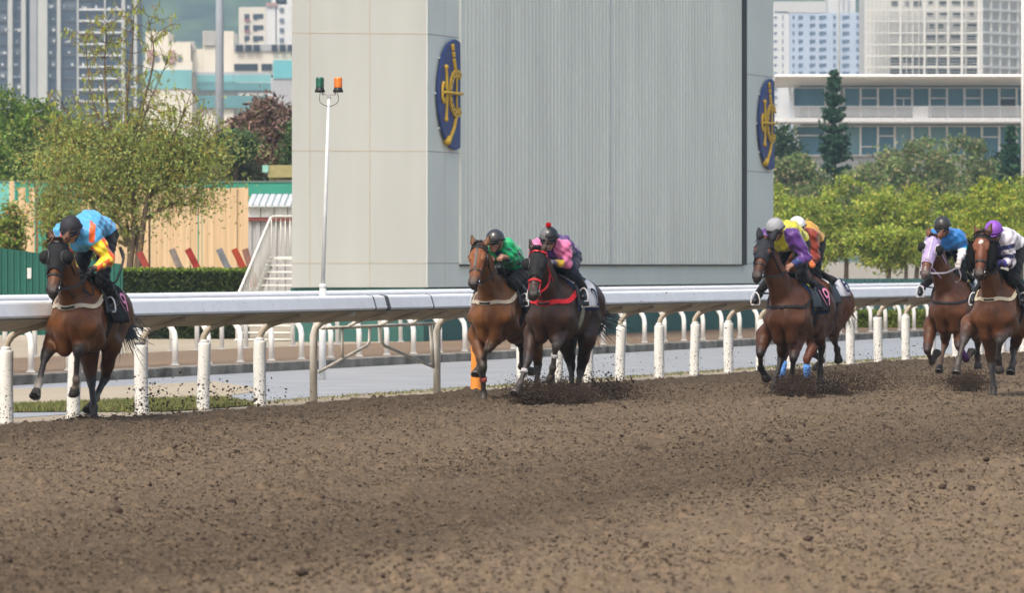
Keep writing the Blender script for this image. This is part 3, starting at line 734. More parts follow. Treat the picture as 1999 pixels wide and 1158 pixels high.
M_EBLUE = mat("deep blue enamel", (.028, .055, .20), .45, .4, .12, 2, .03, 10)
M_EGOLD = mat("gold painted metal", (.62, .40, .035), .5, .4, .15, 6)
def emblem(s0, cut, label):
    c = tpt(s0, 1.65 + 332.5 / F_PX * tpt(1.63, 0).y, .08); RR = 1.145; cp = (cut - s0) / RR
    e = thing("club_emblem", c, label, "emblem", "emblems on the screen tower")
    def dp(p, q, o=.02): return c + TFX * p * RR + UP * q * RR + TN * o
    a0 = math.acos(cp); rim = [(math.cos(a), math.sin(a)) for a in np.linspace(a0, 2 * math.pi - a0, 60)]       # the disc ends flush with the column's far edge
    mb = MB(); n = len(rim); mb._add([dp(p * .99, q * .99, -.03) for p, q in rim] + [dp(p, q, .0) for p, q in rim] + [dp(p * .985 + .0, q * .985, .018) for p, q in rim],
        [(r * n + i, r * n + (i + 1) % n, (r + 1) * n + (i + 1) % n, (r + 1) * n + i) for r in (0, 1) for i in range(n)] + [tuple(range(n))[::-1], tuple(2 * n + i for i in range(n))]); mb.build("disc", M_EBLUE, e, c)
    def clip(pts):
        out = []
        for i in range(len(pts) - 1):
            for t in np.linspace(0, 1, 9)[:-1]: out.append(tuple(np.array(pts[i]) * (1 - t) + np.array(pts[i + 1]) * t))
        out.append(pts[-1]); return [x for x in out if x[0] <= cp - .02]
    def line(nm, pts, r_):
        q = clip(pts)
        if len(q) > 1: mb = MB(); mb.tube([dp(*x) for x in q], r_, 8); mb.build(nm, M_EGOLD, e, c, True)
    V = []; ang = [a for a in np.linspace(0, 2 * math.pi, 61)]; ang = [a for a in ang if .43 * math.cos(a) <= cp - .01]
    st = next(i for i in range(len(ang)) if ang[i] > .2); ang = [a for a in ang if a > .2 and a < 6.08]
    for a in ang:
        for r_, o in ((.305, .02), (.305, .06), (.435, .06), (.435, .02)): V.append(dp(min(r_ * math.cos(a), cp - .012), .02 + r_ * math.sin(a), o))
    k_ = len(ang); mb = MB(); mb._add(V, [(i * 4 + j, (i + 1) * 4 + j, (i + 1) * 4 + (j + 1) % 4, i * 4 + (j + 1) % 4) for i in range(k_ - 1) for j in range(4)] + [(0, 3, 2, 1), tuple((k_ - 1) * 4 + j for j in range(4))]); mb.build("gold_ring", M_EGOLD, e, c)
    for i in range(20):
        a = 2 * math.pi * (i + .5) / 20
        if .37 * math.cos(a) < cp - .04: mb = MB(); mb.ball(dp(.37 * math.cos(a), .02 + .37 * math.sin(a), .06), .024, 8); mb.build("ring_stud", mat("dim gold", (.30, .19, .02), .6), e, c, True)
    line("cross_bar", [(-.80, .02, .06), (.40, .02, .075)], .032); line("ring_spoke", [(0, .33, .04), (0, -.29, .04)], .024)
    line("bit_cheek", [(-.62, .48, .03), (-.57, .36, .03), (-.555, .02, .03), (-.58, -.36, .03), (-.60, -.46, .03)], .036)
    for q in (.48, -.46): mb = MB(); mb.ball(dp(-.61, q, .035), .055, 10); mb.build("bit_knob", M_EGOLD, e, c, True)
    mb = MB(); mb.tube([dp(-.745 + .085 * math.cos(a), .02 + .18 * math.sin(a), .035) for a in np.linspace(.5, 5.78, 24)], .030, 8, False); mb.build("bit_ring", M_EGOLD, e, c, True)
    line("whip", [(-.24, .90, .03), (-.20, .80, .03)], .046); line("whip", [(-.19, .77, .03), (-.165, .68, .03)], .046); line("whip", [(-.155, .65, .03), (-.06, .44, .03)], .042)
    line("whip", [(-.04, -.42, .03), (-.14, -.60, .03), (-.32, -.76, .03), (-.50, -.87, .03)], .046); line("whip_lash", [(-.43, -.80, .03), (-.54, -.88, .03)], .075)
    for q in (.64, .0, -.62):
        p = -math.sqrt(max(0, .93 - q * q)); mb = MB(); mb.box(dp(p, q, -.055) - TFX * .02, (.12, .05, .045), (TFX, TN, UP)); mb.build("wall_bracket", M_STUB, e, c)
emblem(1.63, 1.95, "round blue emblem with gold ring and whip on the tower's near column")
emblem(27.45, 27.80, "round blue emblem with gold ring and whip on the tower's far right column")

# ------------------------------------------------------------------ left middle ground: hoarding, hedge, stairs, planks, sheds
def vz(v, Y): return CAMZ - (v - HZ) / F_PX * Y
def vx(u, Y): return (u - W0) / F_PX * Y
def pxbox(mb, u0, v0, u1, v1, Y, d=.1):        # box whose front face covers the picture rectangle at depth Y
    mb.box(((vx(u0, Y) + vx(u1, Y)) / 2, Y + d / 2, (vz(v0, Y) + vz(v1, Y)) / 2), (abs(vx(u1, Y) - vx(u0, Y)), d, abs(vz(v0, Y) - vz(v1, Y)))); return mb
def pbuild(nm, m, par, rects, Y, d=.1, bevel=0):
    mb = MB()
    for r_ in rects: pxbox(mb, *r_, Y, d)
    return mb.build(nm, m, par, par.location if par else None, bevel=bevel)
M_HOARD = mat("dark green corrugated steel", (.012, .105, .075), .5, .4, .10, 1.5, 0, 12)
Yh = 117.0
hd_ = thing("hoarding", (vx(90, Yh), Yh, 0), "dark green corrugated hoarding with a small paper notice at the left edge", "hoarding")
mb = MB(); x = vx(-40, Yh); V = []; pr = []
while x < vx(232, Yh): pr += [(x, 0), (x + .055, 0), (x + .07, .03), (x + .115, .03)]; x += .13
for z in (0, 1):
    for x_, y_ in pr: V.append((x_, Yh + y_, vz(656, Yh) if z == 0 else vz(484 + (x_ - vx(0, Yh)) * 12.5, Yh)))
mb._add(V, [(i, i + 1, len(pr) + i + 1, len(pr) + i) for i in range(len(pr) - 1)]); mb.build("panel", M_HOARD, hd_, hd_.location)
mb = MB(); mb.box((vx(96, Yh), Yh + .12, .75), (vx(232, Yh) - vx(-40, Yh), .06, .08)); mb.box((vx(96, Yh), Yh + .12, 1.45), (vx(232, Yh) - vx(-40, Yh), .06, .08)); mb.build("stringer", M_KERB, hd_, hd_.location)
nt_ = pbuild("notice", mat("paper notice", (.62, .63, .60), .8), hd_, [(53, 523, 61, 544)], Yh - .02, .006)
pbuild("notice_text", mat("grey print", (.30, .31, .31), .8), nt_, [], Yh) if False else None
lw_ = MB(); pxbox(lw_, -40, 655, 236, 673, Yh - .5, .35); tag(lw_.build("low_wall", mat("pale concrete wall", (.42, .38, .32), .9, .2, .2, 2, .1), bevel=.02), "low pale concrete wall along the foot of the green hoarding", "wall")

def leaf_cloud(P, size, cols, rg, flat=.0, long=1.6, droop=0.0):   # leaf-sized faces at points P, returns verts, faces, colours
    n = len(P); d = rg.normal(size=(n, 3)); d[:, 2] -= droop; d /= np.linalg.norm(d, axis=1, keepdims=True)
    e = np.cross(d, rg.normal(size=(n, 3)) + np.array([0, 0, flat])); e /= np.maximum(np.linalg.norm(e, axis=1, keepdims=True), 1e-6)
    s = size * (.6 + .8 * rg.random((n, 1)))
    V = np.stack([P - d * s * long * .5, P + e * s * .42, P + d * s * long * .5, P - e * s * .42], 1).reshape(-1, 3)
    return V, np.arange(n * 4).reshape(-1, 4), np.repeat(cols, 4, 0)
def palette(n, cs, rg, j=.22):
    cs = np.array(cs); c = cs[rg.integers(0, len(cs), n)]; return np.clip(c * (1 + rg.normal(size=(n, 1)) * j), .004, .8)
def hedge(nm, label, x0, x1, y0, y1, z1, n, size, cs, seed, core=(.02, .03, .012), new=None):
    rg = np.random.default_rng(seed); c = Vector(((x0 + x1) / 2, (y0 + y1) / 2, 0)); r_ = thing(nm, c, label, "hedge")
    mb = MB(); mb.box((c.x, c.y, z1 / 2 - .04), (x1 - x0 - .12, y1 - y0 - .12, z1 - .12)); mb.build("stems", mat("hedge twigs", core, .95, .1, .4, 12), r_, c)
    f = rg.random(n); P = np.stack([x0 + (x1 - x0) * rg.random(n), np.where(f < .62, y0 + rg.normal(size=n) * .03, y0 + (y1 - y0) * rg.random(n)), np.where(f < .62, z1 * rg.random(n), z1 + rg.normal(size=n) * .03)], 1)
    pal = palette(n, cs, rg); tp_ = f >= .62; pal[tp_] = palette(int(tp_.sum()), new, rg) if new else pal[tp_]
    V, Fc, C = leaf_cloud(P, size, pal, rg); link_mesh("leaves", V, Fc, M_LEAF, r_, False, C, tuple(c)); return r_
hedge("clipped_hedge", "dark clipped hedge with a yellow-green top below the plank fence", vx(222, 119), vx(486, 119), 119, 120.4, vz(531, 119), 30000, .055, [(.05, .08, .02), (.07, .10, .025), (.09, .12, .03), (.035, .055, .018)], 31, new=[(.26, .36, .05), (.20, .28, .04), (.12, .17, .035)])

M_STAIR = mat("white stair steel", (.74, .73, .68), .5, .35, .08, 4)
Ys = 115.6; sp = Vector((vx(462, Ys), Ys, 0)); stn = thing("stairs", sp, "white open steel stairs with barred handrail beside the tower", "stairs")
SD = AX; n_ = 12; rise = 1.66 / n_; run = 2.05 / n_
for i in range(n_ + 1):
    b = sp + SD * run * i; z = rise * (i + 1); rgt = Vector((vx(571.5, b.y + .1), b.y, 0)); lft = b
    mb = MB(); w_ = (rgt - lft).length; c = (lft + rgt) / 2
    mb.box((c.x, c.y + .10, z - .02), (w_, .20, .036)); mb.box((c.x, c.y + .10, z - .06), (.05, .10, .045)); mb.build("tread", M_STAIR, stn, sp)
top = sp + SD * 2.05
mb = MB(); mb.beam(sp + UP * .02, top + UP * 1.68, .05, .20); mb.build("stringer", M_STAIR, stn, sp)
hr = [sp + UP * .02, sp + SD * .01 + UP * .98, top + UP * 2.62, top + SD * .15 + UP * 2.66, Vector((vx(600, top.y + .2), top.y + .2, 2.66))]
mb = MB(); mb.tube(hr, .028, 8); mb.tube([top + UP * 1.80, Vector((vx(600, top.y + .2), top.y + .2, 1.80))], .02, 8); mb.tube([sp + UP * .14, top + UP * 1.80], .02, 8); mb.build("handrail", M_STAIR, stn, sp, True)
for i in range(1, 21):
    p = sp + SD * (2.05 * i / 21); z0 = .14 + 1.66 * i / 21; mb = MB(); mb.tube([Vector((p.x, p.y, z0)), Vector((p.x, p.y, z0 + .84))], .013, 6); mb.build("baluster", M_STAIR, stn, sp, True)
for i in range(7):
    p = Vector((vx(530 + i * 9, top.y + .2), top.y + .2, 1.80)); mb = MB(); mb.tube([p, p + UP * .86], .013, 6); mb.build("baluster", M_STAIR, stn, sp, True)

M_PLANK = mat("new pine plank", (.60, .43, .25), .75, .2, .10, 3, .15, 20, stretch=(3, 1, .12), col2=(.68, .50, .31))
M_PLANKR = mat("rusty board", (.30, .13, .07), .85, .2, .2, 4)
Yp = 140.0; pf = thing("plank_fence", (vx(250, Yp), Yp, 0), "pale upright pine plank fence with gaps behind the hedge", "fence"); rgp = np.random.default_rng(8)
def planks(u0, u1, vt, jit=3, nm="board_panel", wpx=11.0, vb=560):
    mb = MB(); u = u0
    while u < u1 - 2:
        w_ = min(wpx * (.85 + .3 * rgp.random()), u1 - u); pxbox(mb, u, vt + rgp.normal() * jit * .5, u + w_ - .35, vb, Yp + rgp.random() * .05, .035); u += w_
    mb.build(nm, M_PLANK, pf, pf.location)
planks(18, 28, 354, 1); planks(25, 36, 395, 3); planks(36, 50, 365, 2); planks(48, 58, 392, 4); planks(57, 68, 366, 3)
planks(158, 236, 358, 3); planks(236, 290, 362, 3); planks(294, 386, 364, 2); planks(388, 394, 372, 1); planks(395, 485, 367, 2)
mb = MB()
for r_ in ((70, 362, 74, 540), (92, 372, 97, 540), (118, 352, 122, 430), (146, 352, 150, 470), (288, 365, 293, 540)): pxbox(mb, *r_, Yp + .12, .06)
for r_ in ((70, 400, 100, 404), (115, 352, 152, 356), (118, 384, 150, 388)): pxbox(mb, *r_, Yp + .10, .05)
mb.build("steel_frame", M_PLANKR, pf, pf.location)
for i, (u, du, v0, c, nm) in enumerate(((272, 22, 492, (.33, .06, .045), "red"), (335, 20, 486, (.24, .20, .18), "grey"), (366, 24, 486, (.30, .035, .03), "red"), (427, 22, 486, (.20, .21, .23), "grey"), (457, 22, 486, (.38, .06, .03), "red"), (478, 14, 486, (.26, .14, .11), "brown"))):
    Yb = 121.0; a, b = at(u, v0, Yb), at(u + du, v0 + 46, Yb); mb = MB(); mb.beam(a, b + (b - a) * .6, .14, .05, Vector((0, -1, 0)))
    lab = ("short red board leaning over the hedge, first from the left", "weathered grey board leaning over the hedge, left of the middle red one", "dark red board leaning over the hedge, in the middle of the row", "blue-grey board leaning over the hedge before the right plank panel", "orange-red board leaning over the hedge, near the stairs", "short brown board leaning beside the stair rail")[i]
    tag(mb.build("leaning_board", mat("painted board " + str(i), c, .8, .2, .25, 6), org=None, bevel=.004), lab, "board", "painted boards leaning over the hedge")

M_TEAL = mat("green site fence sheet", (.04, .28, .20), .6, .3, .12, .6)
Yg = 158.0; gf = thing("site_fence", (vx(290, Yg), Yg, 0), "long bright green site fence showing above the planks", "fence")
pbuild("sheet", M_TEAL, gf, [(-40, 355, 640, 560)], Yg, .08); pbuild("top_rail", mat("dull top rail", (.12, .19, .16), .7), gf, [(-40, 353, 640, 356)], Yg - .03, .14)
pbuild("pale_sheet", mat("pale green sheet", (.14, .44, .38), .6), gf, [(-40, 358, 30, 470)], Yg - .05, .03)

M_SHEDW = mat("grey corrugated shed wall", (.42, .42, .42), .6, .3, .10, 1, 0, 12, stretch=(1, 1, .2)); M_SHEDR = mat("pale shed roof", (.58, .60, .62), .5, .3, .06, 1)
Yd = 150.0; sh = thing("shed", (vx(530, Yd), Yd, 0), "grey corrugated shed with pale ribbed roof behind the stairs", "shed")
mb = MB(); pr = []; x = vx(484, Yd)
while x < vx(640, Yd): pr += [(x, 0), (x + .10, 0), (x + .12, .05), (x + .20, .05)]; x += .22
V = [(x_, Yd + y_, z) for z in (0, vz(430, Yd)) for x_, y_ in pr]; mb._add(V, [(i, i + 1, len(pr) + i + 1, len(pr) + i) for i in range(len(pr) - 1)]); mb.build("wall", M_SHEDW, sh, sh.location)
pbuild("beam", mat("dull red beam", (.24, .065, .055), .7), sh, [(484, 425, 640, 431)], Yd - .1, .2)
pbuild("fascia_panel", mat("pale fascia", (.60, .61, .60), .6), sh, [(484, 404, 508, 424), (510, 404, 534, 424), (536, 404, 560, 424), (562, 404, 600, 424)], Yd - .12, .1)
pbuild("fascia_back", mat("tan fascia board", (.42, .36, .27), .8), sh, [(484, 404, 600, 425)], Yd - .01, .05)
mb = MB(); x = vx(482, Yd)
while x < vx(645, Yd):
    z0, z1 = vz(404, Yd), vz(382, Yd + 2.6)
    mb.hexa([Vector((x, Yd - .3, z0)), Vector((x + .16, Yd - .3, z0)), Vector((x + .16, Yd + 2.6, z1)), Vector((x, Yd + 2.6, z1)), Vector((x + .02, Yd - .3, z0 + .05)), Vector((x + .14, Yd - .3, z0 + .05)), Vector((x + .14, Yd + 2.6, z1 + .05)), Vector((x + .02, Yd + 2.6, z1 + .05))]); x += .17
mb.build("roof", M_SHEDR, sh, sh.location)
Yk = 164.0; kb_ = thing("kiosk", (vx(560, Yk), Yk, 0), "small tan hut with a flat eave, below the brown-leaved tree", "hut")
pbuild("wall", mat("tan hut wall", (.40, .34, .18), .7), kb_, [(526, 336, 660, 420)], Yk + .3, 3.0); pbuild("roof", mat("olive eave", (.34, .30, .13), .7), kb_, [(523, 322, 660, 346)], Yk - .3, 3.6); pbuild("gutter", mat("teal gutter", (.25, .50, .42), .5), kb_, [(512, 322, 524, 336)], Yk - .35, 3.6)
pbuild("window", mat("pale blind", (.55, .55, .52), .5), kb_, [(540, 350, 640, 358)], Yk + .25, .05)
# ------------------------------------------------------------------ far buildings
def glass(name, c, rough=.15): return mat(name, c, rough, .5, .15, .3)
M_WHITEB = mat("cream render", (.80, .74, .62), .8, .2, .05, .15)
M_WHITEC = mat("white render", (.83, .82, .78), .8, .2, .05, .1)
M_GREYB = mat("grey concrete block", (.44, .44, .45), .8, .2, .12, .2)
M_DGLASS = glass("dark window glass", (.035, .045, .065))
M_BGLASS = glass("blue office glass", (.07, .20, .28), .25)
M_BGLASS2 = glass("pale office blind", (.15, .30, .34), .35)
M_TGLASS = glass("teal glass", (.20, .46, .47), .25)
# office building with white canopy
Yo = 430.0; of = thing("office_building", (vx(1760, Yo), Yo, 0), "low white-canopied office with blue glass and a railed balcony", "building")
ol = of.location
pbuild("wall", mat("office spandrel", (.40, .42, .42), .7), of, [(1562, 165, 2060, 500)], Yo + 1.2, 12)
mb = MB(); c0, c1 = vx(1508, Yo), vx(2070, Yo); zt = vz(148, Yo); zb = vz(156, Yo)
prof = [(-4.0, zb + .02), (-4.2, (zt + zb) / 2), (-4.0, zt), (9, zt + .3), (9, zb - .3), (.6, vz(166, Yo))]
mb.sweep([(-o, z) for o, z in prof], [Vector((c0, Yo, 0)), Vector((c1, Yo, 0))], Vector((0, -1, 0))); mb.build("roof_canopy", mat("white canopy metal", (.84, .83, .78), .5), of, ol)
mull = [1548, 1612, 1647, 1680, 1714, 1747, 1781, 1815, 1849, 1883, 1917, 1951, 1985, 2019, 2053]
M_MUL = mat("white mullion", (.76, .77, .77), .5)
def win(u0, v0, u1, v1, bars, g):
    mb = MB(); Y = Yo + .7
    for r_ in ((u0 - .8, v0, u0 + 1.2, v1), (u1 - 1.2, v0, u1 + .8, v1), (u0, v0, u1, v0 + 2), (u0, v1 - 2, u1, v1)): pxbox(mb, *r_, Y, .5)
    for b in bars: pxbox(mb, u0 + 1, b, u1 - 1, b + 2.2, Y + .02, .4)
    f = mb.build("window", M_MUL, of, ol); pbuild("pane", g, f, [(u0 + 1, v0 + 1.5, u1 - 1, v1 - 1.5)], Yo + 1.0, .08).location = -Vector((0, 0, 0))
    return f
def fixpane(f):
    for c in kids(f): c.data.transform(Matrix.Translation(Vector((0, 0, 0))))
_pb = pbuild
def pbuild2(nm, m, par, rects, Y, d, org):
    mb = MB()
    for r_ in rects: pxbox(mb, *r_, Y, d)
    return mb.build(nm, m, par, org)
def win(u0, v0, u1, v1, bars, g, vb=None):
    mb = MB(); Y = Yo + .7
    for r_ in ((u0 - .8, v0, u0 + 1.2, v1), (u1 - 1.2, v0, u1 + .8, v1), (u0 + 1.2, v0, u1 - 1.2, v0 + 2), (u0 + 1.2, v1 - 2, u1 - 1.2, v1)): pxbox(mb, *r_, Y, .5)
    for b in bars: pxbox(mb, u0 + 1.2, b, u1 - 1.2, b + 2.2, Y + .02, .4)
    if vb: pxbox(mb, (u0 + u1) / 2 - 1, vb, (u0 + u1) / 2 + 1, v1 - 2, Y + .03, .38)
    f = mb.build("window", M_MUL, of, ol); pbuild2("pane", g, f, [(u0 + .5, v0 + 1.2, u1 - .5, v1 - 1.2)], Yo + 1.0, .08, ol); return f
for i in range(len(mull) - 1):
    a, b = mull[i] + .9, mull[i + 1] - .9
    if i == 1: continue
    win(a, 170, b, 209, [190] if i in (3, 5, 7, 9, 11) else [], M_BGLASS if i != 7 else M_BGLASS, 192 if i == 5 else None)
    lower = [(264,)] * 1
    win(a if i else 1554, 245, b, 304 if i < 9 else 330, {0: [263], 2: [], 3: [285], 4: [264], 5: [], 6: [], 7: [], 8: [], 9: [], 10: [266], 11: [287]}.get(i, []), M_BGLASS2 if i in (5, 6, 7, 2) else M_BGLASS)
pbuild2("open_pane", M_DGLASS, of, [(1953, 195, 1982, 207)], Yo + .66, .05, ol)
mb = MB(); pxbox(mb, 1508, 229, 2060, 237.5, Yo - 2.2, 3.4); pxbox(mb, 1508, 236, 2060, 240, Yo - 2.0, 3.0); mb.build("balcony", mat("white balcony slab", (.74, .75, .75), .6), of, ol)
mb = MB()
for v in (206.5, 210.5, 214, 217.5, 221, 224.5): pxbox(mb, 1508, v, 2060, v + 1.5, Yo - 2.15, .06)
for u in range(1510, 2060, 34): pxbox(mb, u, 206, u + 1.5, 229, Yo - 2.18, .05)
pxbox(mb, 1782, 207, 1812, 229, Yo - 2.12, .03); mb.build("railing", M_MUL, of, ol)
mb = MB(); mb.beam(at(1541, 168, Yo - .1), at(1562, 312, Yo - .1), .22, .22, Vector((0, -1, 0))); mb.build("raking_column", M_MUL, of, ol)
# lattice block behind
Yl = 900.0; la = thing("lattice_block", (vx(1800, Yl), Yl, 0), "big white block screened by an open lattice of beams above the office", "building"); ll = la.location
M_LAT = mat("white lattice beam", (.76, .75, .70), .6, .3, .05, .1)
pbuild2("back_wall", mat("pale back wall", (.62, .62, .585), .8), la, [(1692, -40, 1914, 200)], Yl + 4, 20, ll)
mb = MB(); ri = random.Random(5)
for v0 in (-3, 19.5, 42, 64, 86, 108, 131):
    for (a, b) in ((1737, 1758), (1761, 1780), (1783, 1802), (1809, 1828), (1831, 1849), (1855, 1883), (1887, 1908)):
        if a < 1809 and 15 < v0 < 90: continue
        h_ = 16 if v0 > 100 else 10; pxbox(mb, a + ri.random() * (6 if v0 < 90 else 2), v0 + 4, b - ri.random() * (8 if v0 < 90 else 1), v0 + 4 + h_ * (.5 + .5 * ri.random()), Yl + 3.8, .3)
lw = mb.build("dark_opening", M_DGLASS, la, ll); tag(lw, kind='stuff')
mb = MB()
for u, w_ in ((1690, 2.4), (1699, .9), (1707, 1.1), (1715, .9), (1722, 1.1), (1729, .9), (1735, 1.1), (1758, 3), (1770, .8), (1782, 1.2), (1794, .8), (1805, 3), (1829, 1.2), (1851, 3), (1878, 4.4), (1885, 1.2), (1911, 5)): pxbox(mb, u - w_ / 2, -40, u + w_ / 2, 200, Yl - .2, .6)
mb.build("lattice_post", M_LAT, la, ll)
mb = MB()
for v in (-26, -4, 17, 39, 62, 85, 107, 129): pxbox(mb, 1688, v, 1916, v + 2.6, Yl, .5)
for v in np.arange(-26, 150, 5.5): pxbox(mb, 1736, v, 1914, v + .8, Yl + .4, .2)
mb.build("lattice_beam", M_LAT, la, ll)
mb = MB()                                # the side that turns away to the right
p0 = at(1917, 0, Yl); dr = Vector((.62, .78, 0)).normalized()
for i in range(14):
    q = p0 + dr * i * 2.6; mb.box((q.x, q.y, 35), (.30, .30, 70), (dr, Vector((-dr.y, dr.x, 0)), UP))
for v in (-26, -4, 17, 39, 62, 85, 107, 129):
    z = vz(v, Yl); mb.beam(p0 + UP * (z - p0.z), p0 + dr * 36 + UP * (z - p0.z), .4, .4)
mb.build("side_lattice", M_LAT, la, ll)
mb = MB(); q0 = p0 + dr * .3 + Vector((-dr.y, dr.x, 0)) * 1.0; mb.beam(Vector((q0.x, q0.y, 30)), Vector((q0.x, q0.y, 30)) + dr * 36, .5, 2 * 42); mb.build("side_wall", mat("side wall grey", (.62, .62, .59), .8), la, ll)

def tower_block(nm, label, Y, faces, rows, cols, wmat, depth=15, extra=()):
    r_ = thing(nm, (vx((faces[0][0] + faces[0][2]) / 2, Y), Y, 0), label, "building"); o_ = r_.location
    for (u0, v0, u1, v1, m_) in faces: pbuild2("wall", m_, r_, [(u0, v0, u1, v1)], Y, depth, o_)
    first = {}; n = 0
    for (u, w_, h_) in cols:
        for v in rows:
            if n < 98:
                key = (w_, h_)
                if key not in first:
                    mb = MB(); W_, H_ = w_ / F_PX * Y, h_ / F_PX * Y; mb.box((0, 0, 0), (W_, .3, H_)); mb.box((-W_ * .25, -.12, -H_ * .62), (W_ * .4, .25, H_ * .2)); f = mb.build("window", wmat, r_); first[key] = f
                else: f = copy_tree(first[key], r_, {})
                f.location = Vector((vx(u, Y), Y - .02, vz(v, Y))) - o_; n += 1
    return r_
M_BLUEW = mat("pale blue render", (.56, .64, .76), .8, .2, .06, .1)
aw = tower_block("apartment_block", "pale blue and white apartment block with rows of small windows, left of the lattice", 1900.0,
    [(1541, 24, 1692, 330, M_BLUEW), (1480, 22, 1540.5, 330, M_WHITEC), (1512, 2, 1612, 25, mat("roof plant", (.72, .69, .64), .8))], [33 + 15.6 * i for i in range(9)] , [(1549, 4, 6), (1563, 9, 6.5), (1586, 11, 6.5), (1606, 14, 6.5), (1629, 5, 6.5), (1651, 14, 6.5), (1677, 11, 6.5), (1514, 6, 4), (1528, 2, 8)], mat("hazy window", (.10, .15, .24), .4))
mb = MB()
for i in range(9, 14): pxbox(mb, 1511, 31 + 15.6 * i, 1517, 35 + 15.6 * i, 1899.6, .3)
tag(mb.build("lower_window", mat("hazy window low", (.12, .15, .2), .4), aw, aw.location), kind='stuff')
wt = thing("white_tower_block", (vx(1640, 2100), 2100, 0), "bare white tower top peeping over the blue apartment block", "building"); pbuild2("wall", M_WHITEC, wt, [(1616, -40, 1670, 300)], 2100, 20, wt.location); pbuild2("fin", M_GREYB, wt, [(1645, -40, 1646.5, 26), (1655, -40, 1656.5, 26)], 2099, .5, wt.location)
# left high-rise
Yt = 1350.0
M_HRD = mat("dark flats facade", (.085, .085, .105), .7, .3, .25, .12); M_PIL = mat("grey pilaster", (.55, .54, .49), .8, .2, .1, .05); M_SLABW = mat("pale balcony slab", (.80, .79, .76), .7)
def highrise(nm, label, u0, u1, bare, pil, bays, slabs, seed):
    r_ = thing(nm, (vx((u0 + u1) / 2, Yt), Yt, 0), label, "building"); o_ = r_.location; ri = random.Random(seed)
    pbuild2("wall", M_HRD, r_, [(u0, -60, u1, 330)], Yt, 18, o_)
    for a, b, m_ in bare: pbuild2("bare_wall", m_, r_, [(a, -60, b, 330)], Yt - 2.4, 2.3, o_)
    for a, b in pil: pbuild2("pilaster", M_PIL, r_, [(a, -60, b, 330)], Yt - 2.0, 1.9, o_)
    n = 0; floors = [-4.5 + 22.4 * i for i in range(11)]
    wm = [glass("flat window", (.05, .065, .10), .3), glass("flat window grey", (.13, .15, .18), .4)]
    for v in floors:
        for a, b in bays:
            if n < 95: pbuild2("window", wm[0 if ri.random() < .75 else 1], r_, [(a + 1.2, v - 13, b - 1.2, v - 4)], Yt - .12, .1, o_); n += 1
    mb = MB()
    for v in floors:
        for a, b in bays: pxbox(mb, a, v - 1.6, b, v + .2, Yt - .6, .55)
    tag(mb.build("floor_slab", mat("grey slab", (.17, .17, .19), .8), r_, o_), kind='stuff')
    mb = MB()
    for v in floors:
        for a, b in bays:
            for q in range(2):
                if ri.random() < .55: x = a + (b - a) * (.12 + .6 * ri.random()); pxbox(mb, x, v - 9 + 5 * ri.random(), x + 2.5 + 3 * ri.random(), v - 5 + 3 * ri.random(), Yt - .8, .6)
    if mb.V: tag(mb.build("air_conditioner", M_SLABW, r_, o_), kind='stuff')
    if slabs:
        mb = MB()
        for v in floors:
            for a, b in slabs:
                if ri.random() < .9: pxbox(mb, a, v - 2.0, b, v + 1.6, Yt - 1.6, 1.5)
        tag(mb.build("balcony_slab", M_SLABW, r_, o_), kind='stuff')
highrise("apartment_tower", "dark apartment tower with pale pilasters at the far left edge", -60, 50, [], [(15, 24), (41, 50)], [(-20, -4), (-2, 15), (24.5, 40.5)], [], 3)
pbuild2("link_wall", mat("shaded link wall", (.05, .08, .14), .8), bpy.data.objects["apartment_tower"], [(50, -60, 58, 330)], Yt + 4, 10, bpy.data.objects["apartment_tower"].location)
highrise("apartment_tower", "dark apartment tower with a bare grey end wall behind the thin tree", 58, 268, [(58, 72, mat("grey end wall", (.40, .40, .39), .8, .2, .06, .1)), (73.5, 92, mat("pale end wall", (.58, .57, .51), .8, .2, .06, .1))], [(111, 118), (150, 153), (203, 206), (237, 244), (261, 267)], [(93, 110), (118.5, 149), (153.5, 178), (180, 202.5), (207, 236), (245, 260)], [(153, 203), (206, 237)], 4)
# cream complex with teal glass
Yw = 800.0; cw = thing("cream_complex", (vx(430, Yw), Yw, 0), "cream low-rise complex with teal glass bands behind the tall grey mast", "building"); cl = cw.location
pbuild2("wall", M_WHITEB, cw, [(284, 61, 329, 118.8), (329.5, 82, 372, 118.8), (280, 119, 375, 330)], Yw, 14, cl)
pbuild2("wall", M_WHITEB, cw, [(456.3, 99, 640, 146), (396, 60, 456, 330), (375.5, 95, 395.7, 330)], Yw + 2, 12, cl)
pbuild2("grey_wall", M_GREYB, cw, [(375, 140, 530, 147), (375, 175, 530, 182), (457, 86, 640, 98.7)], Yw + 1.7, .25, cl)
pbuild2("grey_wall", M_GREYB, cw, [(530, 153, 640, 330)], Yw + 1.2, 5, cl); pbuild2("stained_wall", mat("stained render", (.44, .42, .39), .85, .2, .25, .4), cw, [(397, 61, 422, 88), (343, 80, 380, 98)], Yw + 1.6, .3, cl)
pbuild2("teal_band", M_TGLASS, cw, [(283, 136, 374, 173)], Yw - .2, .15, cl)
for r_ in ((384, 146, 455, 160), (456, 146, 529, 160), (384, 161, 529, 176), (384, 186, 529, 210)): pbuild2("teal_glass", M_TGLASS if r_[1] < 150 else glass("deep teal glass", (.13, .30, .32), .25), cw, [r_], Yw + 1.35, .2, cl)
pbuild2("blue_panel", mat("turquoise panel", (.15, .48, .52), .5), cw, [(533, 117, 640, 152.5)], Yw + 1.0, .3, cl)
for a, b in ((460, 474), (479, 491), (495, 507), (530, 541), (546, 557), (562, 574)): pbuild2("window", M_DGLASS, cw, [(a, 87, b, 100)], Yw + 1.3, .2, cl)
for a, b in ((457, 503), (510, 531)): pbuild2("window", M_DGLASS, cw, [(a, 124, b, 137)], Yw + 1.8, .15, cl)
